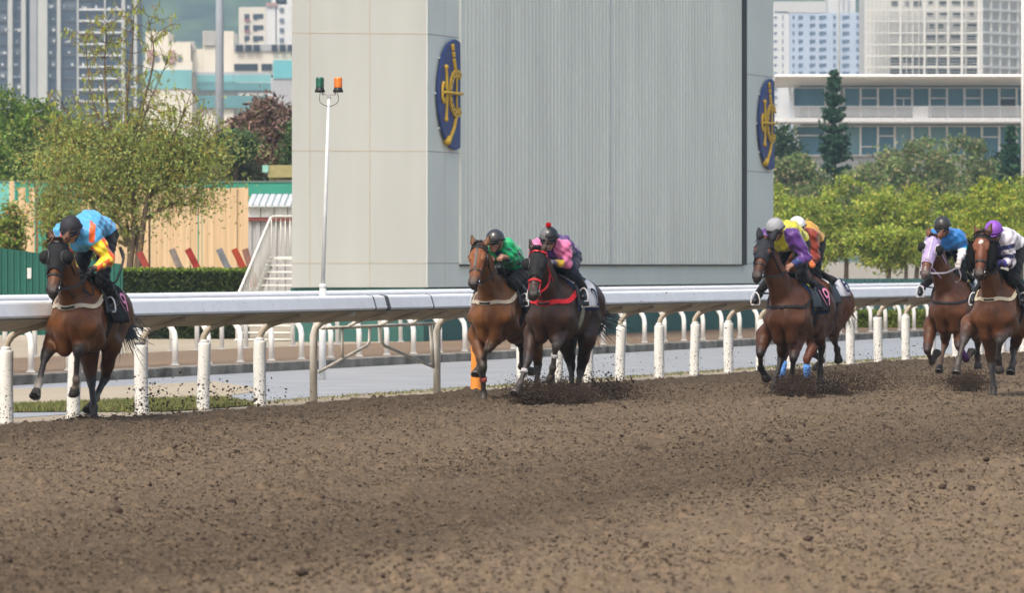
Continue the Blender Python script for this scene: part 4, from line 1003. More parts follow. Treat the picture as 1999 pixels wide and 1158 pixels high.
for a, b in ((303, 311), (318, 327), (347, 355)): pbuild2("window", mat("hazy pane", (.2, .22, .26), .4), cw, [(a, 109, b, 119)], Yw - .15, .1, cl)
for a in (288, 329): pbuild2("pink_wall", mat("faded pink render", (.50, .30, .27), .8), cw, [(a, 97, a + 12, 121)], Yw - .4, .3, cl)
M_REDD = mat("brick red panel", (.42, .13, .10), .8)
hw = tower_block("white_highrise", "white flats with small dark windows and red sills above the cream complex", 1400.0, [(466, 13, 519, 200, M_WHITEB), (519.5, 6, 540, 200, M_WHITEC), (538, -60, 640, 200, M_WHITEC), (530, -60, 560, 8, M_WHITEC)], [31, 53, 74], [(482, 10, 9), (504, 20, 9)], M_DGLASS)
tower_extra = [(551, 9, 7), (574, 8, 7)]
for u in (550, 574):
    for v in (-4, 18, 39, 58, 77): pbuild2("window", mat("hazy pane b", (.16, .18, .22), .4), hw, [(u - 4, v - 4, u + 4, v + 4)], 1399.6, .3, hw.location)
for v in (36.5, 58.5): pbuild2("red_sill", M_REDD, hw, [(477, v, 488, v + 4)], 1399.5, .3, hw.location)
pbuild2("red_band", mat("faded red tile", (.5, .28, .25), .8), hw, [(519, 5, 541, 11)], 1399.4, .3, hw.location)
# masts and poles
M_MAST = mat("grey galvanised mast", (.36, .40, .44), .5, .4, .05, 1)
mb = MB(); b = at(427, 300, 250); mb.tube([Vector((b.x, 250, 0)), Vector((vx(431, 250), 250, 26))], [.21, .15], 18); tag(mb.build("floodlight_mast", M_MAST, smooth=True), "thick blue-grey mast rising before the cream complex", "mast")
mb = MB(); b = at(1637, 300, 340); mb.tube([Vector((b.x, 340, 0)), Vector((b.x, 340, 30))], [.09, .08], 14); tag(mb.build("lamp_mast", mat("pale grey mast", (.44, .47, .47), .5), smooth=True), "thin grey mast beside the tall pine", "mast")
mb = MB(); b = at(1996, 300, 210); mb.tube([Vector((b.x + .02, 210, 0)), Vector((b.x + .02, 210, 20))], [.075, .07], 14); tag(mb.build("white_pole", M_WHITEP, smooth=True), "white pole at the right edge in front of the office", "pole")
# wall and hoarding behind the right-hand trees
Yq = 215.0; mb = MB(); pxbox(mb, 1480, 512, 2080, 600, Yq, .3); tag(mb.build("boundary_wall", mat("beige boundary wall", (.36, .35, .32), .9, .2, .12, .5)), "low grey boundary wall behind the row of yellow-green trees", "wall")
Yr = 170.0; mb = MB(); pr = []; x = vx(1480, Yr); V = []
while x < vx(2080, Yr): pr += [(x, 0), (x + .12, 0), (x + .14, .05), (x + .26, .05)]; x += .28
V = [(x_, Yr + y_, z) for z in (0, vz(544, Yr)) for x_, y_ in pr]; mb._add(V, [(i, i + 1, len(pr) + i + 1, len(pr) + i) for i in range(len(pr) - 1)]); tag(mb.build("green_hoarding", mat("dark teal hoarding", (.025, .085, .085), .6)), "dark teal hoarding at the foot of the yellow-green trees", "hoarding")
hedge("low_hedge", "bright yellow-green low hedge behind the right-hand rail posts", vx(1600, 140), vx(2060, 140), 140, 141.5, vz(612, 140), 26000, .07, [(.20, .26, .03), (.14, .20, .03), (.26, .30, .05)], 33, (.04, .06, .015))

# hill
def hill():
    Yc = 3300; nx, ny = 90, 30; V = []; rg = np.random.default_rng(2); nz_ = filt_noise((nx, ny), (3, 2), 6); n2 = filt_noise((nx, ny), (1, 1), 7)
    xs = np.linspace(-1400, 1600, nx); ys = np.linspace(2500, 4200, ny)
    for i, x in enumerate(xs):
        for j, y in enumerate(ys):
            t = (y - 2500) / 1700; V.append((x, y, -5 + 420 * (1 - (1 - t) ** 2) * (.8 + .25 * math.sin(x / 500 + 1)) + nz_[i, j] * 14 * t + n2[i, j] * 5 * t))
    Fc = [(i * ny + j, (i + 1) * ny + j, (i + 1) * ny + j + 1, i * ny + j + 1) for i in range(nx - 1) for j in range(ny - 1)]
    m_ = mat("forested slope", (.010, .040, .018), .95, .1, .5, .045, .9, .10, col2=(.12, .19, .07), detail=8)
    tag(link_mesh("hill", V, Fc, m_, None, True), kind='structure')
hill()

# ------------------------------------------------------------------ trees
def crown_points(lobes, n, rg, per=46, rad=.32):
    vol = np.array([l[3] * l[4] * l[5] for l in lobes]) ** .67; vol = vol / vol.sum(); k = max(1, n // per); C = []
    for _ in range(k):
        l = lobes[rg.choice(len(lobes), p=vol)]; d = nz(rg.normal(size=3)); r_ = (.45 + .55 * rg.random() ** .5)
        C.append(np.array(l[:3]) + d * r_ * np.array(l[3:]))
    C = np.array(C); P = np.repeat(C, per, 0); rr = rad * (.6 + .8 * rg.random((k, 1))); P = P + rg.normal(size=P.shape) * np.repeat(rr, per, 0) * np.array([1, 1, .62]) * .6
    tone = np.repeat(1 + rg.normal(size=(k, 1)) * .16, per, 0)
    return P, tone, C
def tree(nm, label, group, base, trunks, lobes, n, size, cs, seed, bark=None, rad=.32, leafm=None, long=1.6, droop=0.0, limb_r=.05):
    rg = np.random.default_rng(seed); base = Vector(base); r_ = thing(nm, base, label, "tree", group)
    mb = MB(); P, tone, C = crown_points(lobes, n, rg, rad=rad)
    for (off, fork, rr) in trunks:
        b0 = base + Vector(off); f_ = base + Vector(fork); mb.tube(catmull([b0, (b0 * .5 + f_ * .5) + Vector(rg.normal(size=3)) * rr * .6, f_], 5), list(np.linspace(rr * 1.25, rr * .8, 11)), 9)
        for c in C[rg.choice(len(C), min(len(C), 14), replace=False)]:
            c = Vector(c); m_ = f_ * .5 + c * .5 + Vector((0, 0, -.12)) + Vector(rg.normal(size=3)) * .12
            pts = catmull([f_ - Vector((0, 0, .1)), m_, c], 4); mb.tube(pts, list(np.linspace(rr * .55, limb_r * .25, len(pts))), 6)
    mb.build("trunk", bark or M_BARK, r_, base, True)
    V, Fc, K = leaf_cloud(P, size, palette(len(P), cs, rg) * tone, rg, 0, long, droop)
    link_mesh("crown", V, Fc, leafm or M_LEAF, r_, False, K, tuple(base)); return r_
YG = [(.37, .46, .070), (.29, .40, .060), (.45, .49, .095), (.16, .24, .045), (.49, .46, .10), (.24, .34, .05)]
def lob(c, rx, ry, rz): return (c[0], c[1], c[2], rx, ry, rz)
G_ROW = "yellow-green trees in a row beyond the infield"
row = [(1512, 350, 60, 205, 0), (1560, 372, 70, 196, 1), (1650, 338, 88, 200, 2), (1735, 360, 78, 194, 3), (1792, 352, 70, 204, 4), (1862, 368, 72, 197, 5), (1925, 345, 84, 192, 6), (1990, 342, 80, 200, 7), (2050, 350, 80, 196, 8)]
labs = ["yellow-green tree at the tower's right edge, behind the white cap", "yellow-green tree just right of the white-capped jockey, low rounded crown", "tallest of the yellow-green trees, below the tall dark pine", "yellow-green tree in the middle of the row, right of the pine", "golden-tinted tree left of the blue-jacketed jockey", "yellow-green tree right behind the blue-jacketed jockey", "yellow-green tree behind the purple cap", "yellow-green tree at the right edge of the photo", "yellow-green tree at the far right, mostly out of view"]
for i, (u, vt, rpx, Y, k) in enumerate(row):
    s_ = F_PX / Y; x = vx(u, Y); top = vz(vt, Y); rx = rpx / s_; cz = vz(vt + 78, Y); rgx = random.Random(i)
    rr_ = lambda k0: .8 + .45 * rgx.random() * k0
    L_ = [lob((x + rx * .15 * (rgx.random() - .5), Y, cz + .25), rx * .55 * rr_(1), rx * .6, max(.5, top - cz - .35))]
    for q in range(6):
        an = 1.05 * q + rgx.random(); L_.append(lob((x + rx * .62 * math.cos(an), Y + rx * .5 * math.sin(an), cz - .60 + .85 * (rgx.random() - .5)), rx * .42 * rr_(1), rx * .42, .42 * rr_(1.2)))
    L_.append(lob((x, Y, cz - .85), rx * .7, rx * .6, .75))
    tr_ = [((0, 0, 0), (.05, 0, cz - 1.15), .085)] + ([((.45, .1, 0), (.6, .1, cz - 1.1), .07)] if i % 2 else [])
    cs = YG if i not in (4, 6) else [(.40, .46, .06), (.48, .44, .07), (.30, .42, .05), (.20, .27, .04)]
    tree("street_tree", labs[i], G_ROW, (x, Y, 0), tr_, L_, 13500, .082, cs, 100 + i, M_BARK, .25)
OLV = [(.20, .29, .09), (.15, .23, .08), (.29, .33, .13), (.38, .33, .18), (.09, .15, .05)]
for i, (u, vt, rpx, hp_, Y, lb) in enumerate(((1735, 290, 70, 60, 305, "olive flowering tree in front of the office, left of its middle"), (1800, 270, 90, 70, 300, "broad olive tree with pale flower heads before the office glass"), (1880, 262, 78, 70, 308, "tall olive tree before the office's right half"), (1550, 302, 60, 45, 290, "low olive bushy tree beside the tower, left of the pine"), (1690, 325, 60, 50, 296, "small olive tree right at the foot of the pine"))):
    s_ = F_PX / Y; x = vx(u, Y); cz = vz(vt + hp_, Y); rx = rpx / s_; rz = hp_ / s_
    L_ = [lob((x, Y, cz), rx * .7, rx * .7, rz), lob((x - rx * .55, Y, cz - rz * .35), rx * .5, rx * .5, rz * .7), lob((x + rx * .55, Y, cz - rz * .4), rx * .5, rx * .5, rz * .65), lob((x, Y - 1, cz - rz * 1.1), rx * .95, rx * .6, rz * .7)]
    tree("flowering_tree", lb, "olive trees in front of the office", (x, Y, 0), [((0, 0, 0), (0, 0, cz - rz * .8), .16)], L_, 11000, .135, OLV, 130 + i, M_BARK, .42)
DG = [(.03, .07, .02), (.045, .09, .03), (.06, .11, .035), (.025, .055, .02)]
for i, (u, vt, rpx, hp_, Y, lb) in enumerate(((1522, 240, 38, 50, 335, "dark green tree squeezed between the tower and the office"), (1960, 300, 60, 60, 320, "dull green tree below the small pine at the right"))):
    s_ = F_PX / Y; x = vx(u, Y); cz = vz(vt + hp_, Y); rx = rpx / s_; rz = hp_ / s_
    tree("dark_tree", lb, None, (x, Y, 0), [((0, 0, 0), (0, 0, cz - rz), .2)], [lob((x, Y, cz), rx, rx, rz), lob((x, Y, cz - rz), rx * 1.2, rx, rz)], 8000, .15, DG, 140 + i, M_BARKD, .55)
def pine(label, u, v0, v1, halfpx, Y, seed):
    rg = np.random.default_rng(seed); s_ = F_PX / Y; x = vx(u, Y); top = vz(v0, Y); r_ = thing("pine_tree", (x, Y, 0), label, "tree"); o_ = r_.location
    mb = MB(); mb.tube([Vector((x, Y, 0)), Vector((x, Y, top * .6)), Vector((x, Y, top))], [.22, .13, .02], 9); mb.build("trunk", M_BARKD, r_, o_, True)
    P = []; mb = MB(); z = top - .15; zb = vz(v1, Y); D = []
    while z > zb - 2.2:
        f = (top - z) / (top - zb); R_ = halfpx / s_ * (.10 + .95 * f ** .85) * (.9 + .2 * rg.random()); k = int(8 + 8 * f)
        for j in range(k):
            a = 6.283 * (j + rg.random()) / k; d = np.array([math.cos(a), math.sin(a), .12 + .25 * rg.random()]); ln = R_ * (.42 + .80 * rg.random())
            tip = np.array([x, Y, z]) + d * ln + np.array([0, 0, .25 * ln * .3]); m_ = np.array([x, Y, z]) + d * ln * .55 + np.array([0, 0, -.06 * ln])
            mb.tube([Vector((x, Y, z)), Vector(m_), Vector(tip)], [.03, .02, .008], 5)
            nn = int(16 + 52 * ln); t = rg.random(nn) ** .7; q = np.array([x, Y, z]) * (1 - t[:, None]) + tip * t[:, None] + rg.normal(size=(nn, 3)) * np.array([.09, .09, .07]); P.append(q)
        z -= (.30 + .20 * f) * (.55 + .95 * rg.random())
    mb.build("branches", M_BARKD, r_, o_, True); P = np.concatenate(P)
    V, Fc, K = leaf_cloud(P, .13, palette(len(P), [(.022, .075, .04), (.035, .10, .05), (.055, .14, .06)], rg), rg, 0, 2.2); link_mesh("crown", V, Fc, M_LEAF, r_, False, K, tuple(o_))
pine("tall narrow dark pine standing before the office", 1628, 138, 345, 36, 300, 1)
pine("small feathery pine at the right edge before the office", 1973, 246, 340, 24, 280, 2)
# left side
GR = [(.15, .26, .04), (.10, .19, .03), (.20, .30, .045), (.07, .13, .025), (.26, .31, .06)]
for i, (u, vt, rpx, hp_, Y, lb) in enumerate(((12, 172, 62, 85, 205, "dense green tree at the left edge below the dark towers"), (78, 196, 48, 70, 198, "rounded green tree left of the thin leafy one"), (150, 235, 56, 60, 210, "lower green tree right behind the thin tree's left side"), (238, 250, 60, 55, 205, "green bushy crown behind the thin tree's trunk"), (318, 262, 60, 50, 195, "soft green crown behind the thin tree's right side"), (-40, 230, 60, 80, 190, "green tree cut by the left edge"))):
    s_ = F_PX / Y; x = vx(u, Y); cz = vz(vt + hp_, Y); rx = rpx / s_; rz = hp_ / s_
    L_ = [lob((x, Y, cz), rx * .8, rx * .8, rz), lob((x - rx * .5, Y, cz - rz * .5), rx * .65, rx * .6, rz * .8), lob((x + rx * .5, Y, cz - rz * .6), rx * .65, rx * .6, rz * .75), lob((x, Y, cz - rz * 1.2), rx * 1.1, rx * .8, rz * .7)]
    tree("broad_tree", lb, "green trees behind the site fence", (x, Y, 0), [((0, 0, 0), (0, 0, cz - rz * 1.1), .15)], L_, 14000, .105, GR, 150 + i, M_BARKD, .38)
BR = [(.19, .115, .09), (.26, .165, .13), (.12, .075, .06), (.32, .22, .18), (.16, .13, .07)]
Y = 172; x = vx(520, Y); s_ = F_PX / Y
tree("brown_leaved_tree", "tree of reddish-brown dried leaves beside the tower", None, (x, Y, 0), [((0, 0, 0), (0, 0, 3.0), .16), ((.2, 0, 0), (.5, 0, 3.2), .12)],
     [lob((vx(528, Y), Y, vz(235, Y)), 44 / s_, .8, 50 / s_), lob((vx(478, Y), Y, vz(268, Y)), 52 / s_, .8, 38 / s_), lob((vx(560, Y), Y, vz(275, Y)), 40 / s_, .8, 55 / s_), lob((vx(510, Y), Y, vz(305, Y)), 70 / s_, .8, 34 / s_), lob((vx(445, Y), Y, vz(305, Y)), 50 / s_, .7, 30 / s_)], 17000, .082, BR, 170, M_BARKD, .28, M_DRYLEAF, 2.4, .5)
for i, (u, v, ru, rv, lb) in enumerate(((462, 282, 30, 26, "small fresh green bush in front of the brown-leaved tree"), (470, 345, 36, 20, "grey-green bush under the brown-leaved tree"), (576, 300, 16, 60, "green shrub tight against the tower's left edge"))):
    Y = 168 + i; s_ = F_PX / Y; x = vx(u, Y)
    tree("bush", lb, None, (x, Y, 0), [((0, 0, 0), (0, 0, max(.6, vz(v + rv, Y))), .07)], [lob((x, Y, vz(v, Y)), ru / s_, ru / s_, rv / s_), lob((x - .1, Y, vz(v + rv * .6, Y)), ru / s_, ru / s_, rv / s_ * .6)], 5200, .085, [(.07, .14, .04), (.10, .17, .06), (.15, .20, .09)] if i != 1 else [(.13, .15, .08), (.18, .17, .10)], 180 + i, M_BARKD, .26)
# the thin tree with hanging pods
def pod_tree():
    Y = 125.0; rg = np.random.default_rng(12); s_ = F_PX / Y; b = Vector((vx(258, Y), Y, 0)); r_ = thing("pod_tree", b, "thin spreading tree with hanging yellow-green pods behind the lead jockey", "tree")
    mb = MB(); W = lambda u, v, dy=0: Vector((vx(u, Y), Y + dy, vz(v, Y)))
    stems = [[(250, 690), (252, 540), (262, 430), (255, 330), (246, 215), (258, 90), (262, 20)], [(262, 690), (266, 540), (268, 470), (255, 380), (225, 290), (180, 200), (165, 70)], [(270, 690), (272, 520), (290, 385), (320, 300), (352, 240), (375, 180)], [(262, 540), (285, 400), (330, 330), (380, 290), (412, 250)],
             [(252, 540), (246, 430), (200, 330), (150, 260), (120, 200)], [(250, 480), (215, 400), (160, 340), (105, 300)], [(256, 400), (262, 300), (290, 210), (330, 120)], [(250, 330), (215, 240), (205, 130), (212, 40)], [(290, 385), (330, 360), (375, 320), (425, 290)],
             [(246, 450), (190, 400), (130, 380), (92, 372)], [(248, 480), (200, 455), (130, 440), (88, 425)], [(280, 430), (330, 400), (365, 400), (392, 385)], [(255, 300), (280, 200), (300, 110), (288, 30)], [(225, 290), (160, 280), (118, 270), (96, 240)], [(320, 300), (365, 300), (400, 330), (415, 370)]]
    tw = []
    for k, q in enumerate(stems):
        dy = rg.normal() * .35; pts = catmull([W(u, v, dy * j / len(q)) for j, (u, v) in enumerate(q)], 7); r0 = (.095, .075, .08)[k] if k < 3 else .045
        mb.tube([Vector(p) for p in pts], list(np.linspace(r0, .006, len(pts))), 8); st = int(len(pts) * (.42 if k < 4 else .2))
        for _ in range(46 if k < 9 else 30):
            p = pts[rg.integers(st, len(pts))]; d = rg.normal(size=3) * np.array([1, .8, .55]) + np.array([0, 0, .35]); d = nz(d); ln = .22 + .5 * rg.random()
            e = p + d * ln; m_ = (p + e) / 2 + np.array([0, 0, .04]); mb.tube([Vector(p), Vector(m_), Vector(e)], [.010, .007, .004], 4); tw.append((p, m_, e))
            for _ in range(2):
                t = rg.random(); f_ = m_ * (1 - t) + e * t; e2 = f_ + nz(rg.normal(size=3) + np.array([0, 0, .1])) * (.10 + .22 * rg.random()); mb.tube([Vector(f_), Vector(e2)], [.005, .003], 3); tw.append((f_, f_ * .5 + e2 * .5, e2))
    mb.build("trunk", M_BARK, r_, b, True)
    V = []; C = []; n = 0
    for p, m_, e in tw:
        for _ in range(int(rg.integers(3, 7))):       # hanging pods
            t = rg.random(); a = m_ * (1 - t) + e * t; ln = .06 + .12 * rg.random(); w_ = .009 + .007 * rg.random(); s = nz(np.array([rg.normal(), rg.normal(), 0])); sw = np.array([rg.normal() * .02, rg.normal() * .02, 0])
            c = np.array([(.44, .52, .09), (.36, .44, .08), (.52, .46, .09), (.38, .22, .10), (.26, .32, .07)][rg.choice(5, p=[.36, .25, .14, .13, .12])]) * (.8 + .4 * rg.random())
            V += [a - s * w_ * .4, a + s * w_ * .4, a + sw + s * w_ - np.array([0, 0, ln * .5]), a + sw - s * w_ - np.array([0, 0, ln * .5]), a + sw * 2.5 - np.array([0, 0, ln])]; C += [c] * 5; n += 1
    Fc = [q for i in range(n) for q in ((i * 5, i * 5 + 1, i * 5 + 2, i * 5 + 3), (i * 5 + 3, i * 5 + 2, i * 5 + 4))]
    link_mesh("pods", V, Fc, M_LEAF, r_, False, np.array(C), tuple(b))
    low = np.array([e for p, m_, e in tw if vz(10, Y) > e[2]]); P = np.repeat(low, 12, 0)
    X_ = []
    for u, v, ru, rv, n_ in ((195, 300, 120, 85, 1250), (325, 290, 115, 85, 1250), (258, 250, 140, 80, 1200), (140, 330, 75, 55, 700), (385, 320, 65, 55, 600)):   # fine twiggy foliage filling the lower crown
        q = rg.normal(size=(n_ // 12, 3)); c_ = np.stack([vx(u, Y) + q[:, 0] * ru / s_ * .5, Y + q[:, 1] * .5, vz(v, Y) + q[:, 2] * rv / s_ * .5], 1); X_.append(np.repeat(c_, 12, 0) + rg.normal(size=(len(c_) * 12, 3)) * .17); wgt = np.clip((vz(170, Y) - P[:, 2]) / 1.6, .22, 1); P = P[rg.random(len(P)) < wgt]; P = P + rg.normal(size=P.shape) * .12; P = np.concatenate([P] + X_)
    V, Fc, K = leaf_cloud(P, .044, palette(len(P), [(.31, .41, .12), (.38, .46, .14), (.23, .30, .09), (.31, .33, .15), (.38, .43, .13), (.46, .36, .09)], rg), rg, 0, 1.9, .6); link_mesh("crown", V, Fc, M_LEAF, r_, False, K, tuple(b))
pod_tree()
Y = 133; rgq = 0
for i, (u, v, ru, rv, cs, lb) in enumerate(((20, 440, 26, 40, [(.20, .30, .05), (.24, .14, .06), (.28, .36, .06), (.18, .27, .05)], "reddish and green shrub behind the leftmost planks"), (112, 420, 30, 48, [(.10, .16, .03), (.16, .20, .04), (.30, .22, .04)], "leafy shrub between the leftmost planks and the jockey"), (165, 462, 40, 30, [(.10, .15, .035), (.15, .19, .05)], "low shrub behind the lead jockey's cap"))):
    s_ = F_PX / Y; x = vx(u, Y); tree("shrub", lb, None, (x, Y, 0), [((0, 0, 0), (0, 0, max(.5, vz(v + rv * .7, Y))), .04)], [lob((x, Y, vz(v, Y)), ru / s_, .4, rv / s_), lob((x, Y, vz(v + rv, Y)), ru / s_ * .9, .4, rv / s_ * .9)], 3600, .065, cs, 200 + i, M_BARKD, .2)

# ------------------------------------------------------------------ air
mb = MB(); mb.box((0, 2400, 245), (6000, 5000, 492)); hz_ = mb.build("haze", None)
hm = bpy.data.materials.new("summer haze"); hm.use_nodes = True; hn = hm.node_tree; hn.nodes.remove(hn.nodes["Principled BSDF"])
pv = hn.nodes.new("ShaderNodeVolumePrincipled"); pv.inputs["Color"].default_value = (.62, .85, 1.0, 1); pv.inputs["Density"].default_value = HAZE = .00034; pv.inputs["Anisotropy"].default_value = .2
hn.links.new(pv.outputs[0], hn.nodes["Material Output"].inputs["Volume"]); hz_.data.materials.clear(); hz_.data.materials.append(hm); hz_.display_type = 'WIRE'
tag(hz_, "thin pale summer haze over the whole place", "haze", None, 'stuff')
# ------------------------------------------------------------------ horses and riders
M_HIDE = attr_mat("horse coat", rough=0.40, spec=0.28, var=0.34, scale=9, bump=0.3, bscale=70, sheen=0.0)
M_HOOF = mat("hoof horn", (0.05, 0.042, 0.036), 0.6, 0.3, 0.4, 12, 0.2, 40)
M_HAIR = mat("black horse hair", (0.014, 0.011, 0.010), 0.5, 0.4, 0.4, 30)
M_EYE = mat("dark eye", (0.006, 0.005, 0.004), 0.08, 0.8, 0.1)
M_BLACK = mat("black leather", (0.012, 0.012, 0.013), 0.45, 0.4, 0.3, 20, 0.1)
M_STEEL = mat("bright steel", (0.62, 0.62, 0.63), 0.25, 0.5, 0.1, 20, metal=1.0)
M_SILVER = mat("white painted stirrup", (0.75, 0.75, 0.74), 0.3, 0.5, 0.08)
M_MESHCUP = mat("black blinker plastic", (0.014, 0.014, 0.014), 0.7, 0.15, 0.2, 30)
M_SOLE = mat("worn shoe iron", (0.22, 0.21, 0.2), 0.4, 0.5, 0.3, 30, metal=0.8)
CLOTHM = attr_mat("racing silk", rough=0.42, spec=0.35, var=0.10, scale=14, bump=0.25, bscale=30, sheen=0.3)
CLOTH2 = attr_mat("riding cloth", rough=0.8, spec=0.2, var=0.25, scale=22, bump=0.25, bscale=60, sheen=0.1)
SKINM = attr_mat("rider skin", rough=0.55, spec=0.35, var=0.08, scale=30, bump=0.05)
def cmat(name, c, rough=0.6, spec=0.3, bump=0.15): return mat(name, c, rough, spec, 0.15, 18, bump, 50)

HEAD_N = (0, 1, 0)
class Horse:
    def __init__(s, chest_u, Y, x_chest=0.42, yaw=0.0):
        fx, fy = -0.2962, -0.9551
        c, d = math.cos(yaw), math.sin(yaw)
        s.F = np.array([fx * c - fy * d, fx * d + fy * c, 0]); s.L = np.array([-s.F[1], s.F[0], 0])
        Yc = Y + x_chest * s.F[1]
        s.O = np.array([(chest_u - W0) / F_PX * Yc - x_chest * s.F[0], Y, 0.0])
        s.rz = math.atan2(s.F[1], s.F[0])
    def loc(s, u, v, x):              # body-frame point seen at (u, v), x metres ahead of the withers
        k = (u - W0) / F_PX
        A = s.O + s.F * x
        y = (k * A[1] - A[0]) / (s.L[0] - k * s.L[1])
        Yw = A[1] + y * s.L[1]
        return np.array([x, y, CAMZ - (v - HZ) / F_PX * Yw])
    def world(s, p): p = np.asarray(p); return s.O + s.F * p[0] + s.L * p[1] + np.array([0, 0, p[2]])

def hoof_mesh(mb, c, d, n, r=1.0):    # coronet c, direction of growth d, ground-face normal n
    c = np.array(c); d = nz(d); n = nz(n)
    s_ = nz(np.cross(n, d)) if np.linalg.norm(np.cross(n, d)) > 0.05 else np.array([0, 1.0, 0])
    f = nz(np.cross(s_, n)); 
    if f @ d < 0: f = -f
    V = []; N = 16
    for r_, h in ((0.040, -0.012), (0.046, 0.004), (0.052, 0.035), (0.060, 0.075), (0.055, 0.078)):
        o = c + d * h * 1.0
        for j in range(N):
            a = 2 * math.pi * j / N
            V.append(o + (f * math.cos(a) * (1.12 if math.cos(a) > 0 else 0.92) + s_ * math.sin(a)) * r_ * r)
    Fc = [(i * N + j, i * N + (j + 1) % N, (i + 1) * N + (j + 1) % N, (i + 1) * N + j) for i in range(4) for j in range(N)]
    Fc += [tuple(range(N - 1, -1, -1)), tuple(4 * N + j for j in range(N))]
    mb._add(V, Fc)
    return c + d * 0.078, f, s_, n

def make_horse(H, D):
    """D: pose measured from the photo, coat and tack."""
    B = Body(0.0115)
    coat = np.array(D['coat']); dark = np.array(D.get('points', (0.022, 0.018, 0.016))); mid = coat * 0.72
    dz = D.get('dz', -0.05)
    Y = (0, 1, 0)
    def c(a, b, ra, rb, ca=None, cb=None, n=None, ka=1.0, kb=None, k=0.05, g='body', z=True):
        q = np.array([0, 0, dz if z else 0])
        B.cap(np.array(a) + q, np.array(b) + q, ra, rb, coat if ca is None else ca, cb if cb is not None else (coat if ca is None else ca), n, ka, kb, k, g)
    # trunk
    top = coat * 0.8
    c((.40, 0, 1.15), (.12, 0, 1.195), .225, .345, n=Y, ka=.90, kb=.72, k=.08)
    c((.12, 0, 1.195), (-.26, 0, 1.18), .345, .325, n=Y, ka=.72, kb=.86, k=.08)
    c((-.26, 0, 1.18), (-.60, 0, 1.26), .325, .265, n=Y, ka=.86, kb=.94, k=.08)
    c((-.60, 0, 1.26), (-.92, 0, 1.28), .265, .26, n=Y, ka=.94, kb=.98, k=.08)
    c((-.92, 0, 1.28), (-1.10, 0, 1.20), .25, .17, n=Y, ka=.98, kb=1.05, k=.08)
    c((.14, 0, 1.50), (-.22, 0, 1.46), .085, .07, top, k=.10)
    c((-.62, 0, 1.46), (-.98, 0, 1.44), .09, .07, top, k=.10)
    for sg in (1, -1):
        c((.02, sg * .13, 1.44), (.40, sg * .155, 1.10), .085, .118, k=.06)          # shoulder blade to its point
        c((.30, sg * .17, 1.12), (.10, sg * .19, .98), .10, .085, k=.06)             # triceps
        c((.50, sg * .088, 1.10), (.42, sg * .078, .88), .090, .080, k=.030)          # breast muscle
        c((-.72, sg * .125, 1.40), (-1.02, sg * .13, 1.22), .14, .15, k=.07)
    # head frame
    P = H.loc(*D['poll']); mx = D['muzzle']
    dyz = H.loc(mx[0], mx[1], P[0] + 0.3) - P
    HL = D.get('head', .60)
    dx = math.sqrt(max(HL ** 2 - dyz[1] ** 2 - dyz[2] ** 2, .10 ** 2))
    Mz = H.loc(mx[0], mx[1], P[0] + dx)
    h = nz(Mz - P); s0 = np.array([D.get('yaw', 0.0), 1.0, D.get('roll', 0.0)]); s0 = nz(s0 - h * (s0 @ h)); f = np.cross(h, s0)
    def hp(a, b=0.0, e=0.0): return P + h * (a * HL) + f * b + s0 * e      # along, out, sideways
    D['hp'] = hp; D['hf'] = (h, f, s0); D['HL'] = HL
    mz = np.array(D.get('muzzle_col', (.026, .021, .019))); fc = np.array(D.get('face', tuple(coat)))
    hc = dict(z=False, n=s0)
    c(hp(.02, -.035), hp(.22, -.03), .100, .104, fc * .9, fc, ka=.86, kb=.98, k=.03, **hc)
    c(hp(.16, .012), hp(.52, .012), .074, .050, fc, fc, ka=1.1, kb=.98, k=.03, **hc)
    c(hp(.24, -.105), hp(.34, -.095), .074, .066, fc * .85, ka=.95, k=.04, **hc)
    c(hp(.34, -.095), hp(.62, -.062), .055, .036, fc * .8, mz, ka=.95, k=.03, **hc)
    c(hp(.40, -.02), hp(.78, -.01), .066, .054, fc, fc * .8 + mz * .2, ka=.95, k=.03, **hc)
    c(hp(.78, -.012), hp(.90, -.018), .056, .055, fc * .5 + mz * .5, mz, ka=1.02, k=.025, **hc)
    c(hp(.93, -.022), hp(.965, -.03), .047, .036, mz, ka=1.05, k=.02, **hc)
    c(hp(.84, -.075), hp(.90, -.068), .034, .030, mz, ka=1.1, k=.02, **hc)
    for sg in (1, -1):
        c(hp(.84, .016, sg * .036), hp(.91, .006, sg * .044), .024, .026, mz * .9, k=.015, z=False)
        c(hp(.24, .028, sg * .074), hp(.33, .022, sg * .072), .034, .030, fc, k=.02, z=False)
        c(hp(.34, -.01, sg * .066), hp(.66, -.012, sg * .052), .017, .012, fc, k=.03, z=False)   # cheek ridge
        B.cut(hp(.905, .012, sg * .061), .0175)
        ed = nz(-h * .95 + f * D.get('ear_fwd', .25) + s0 * sg * .30)
        e0 = hp(-.02, -.005, sg * .062); en = nz(np.cross(ed, s0 * sg + f * .6))
        ear = np.array(D.get('ear', tuple(coat * .75)))
        c(e0, e0 + ed * .06, .034, .038, ear, z=False, n=f + s0 * sg * .3, ka=.75, kb=.55, k=.012, g='hard_ear%d' % sg)
        c(e0 + ed * .06, e0 + ed * .155, .038, .011, ear, ear * .4, z=False, n=f + s0 * sg * .3, ka=.55, kb=.6, k=.012, g='hard_ear%d' % sg)
        B.cut(e0 + ed * .075 + f * .045, .030)
    # neck
    nb = np.array([.20, 0, 1.26 + dz]); ne = hp(.10, -.10)
    nk1 = nb * .62 + ne * .38 + np.array([.02, 0, .035]); nk2 = nb * .28 + ne * .72 + np.array([-.01, 0, .045])
    nk = coat * .95
    c(nb, nk1, .25, .190, nk, n=Y, ka=.62, kb=.58, z=False, k=.09)
    c(nk1, nk2, .190, .145, nk, n=Y, ka=.58, kb=.60, z=False, k=.07)
    c(nk2, ne, .145, .110, nk, n=Y, ka=.60, kb=.74, z=False, k=.06)
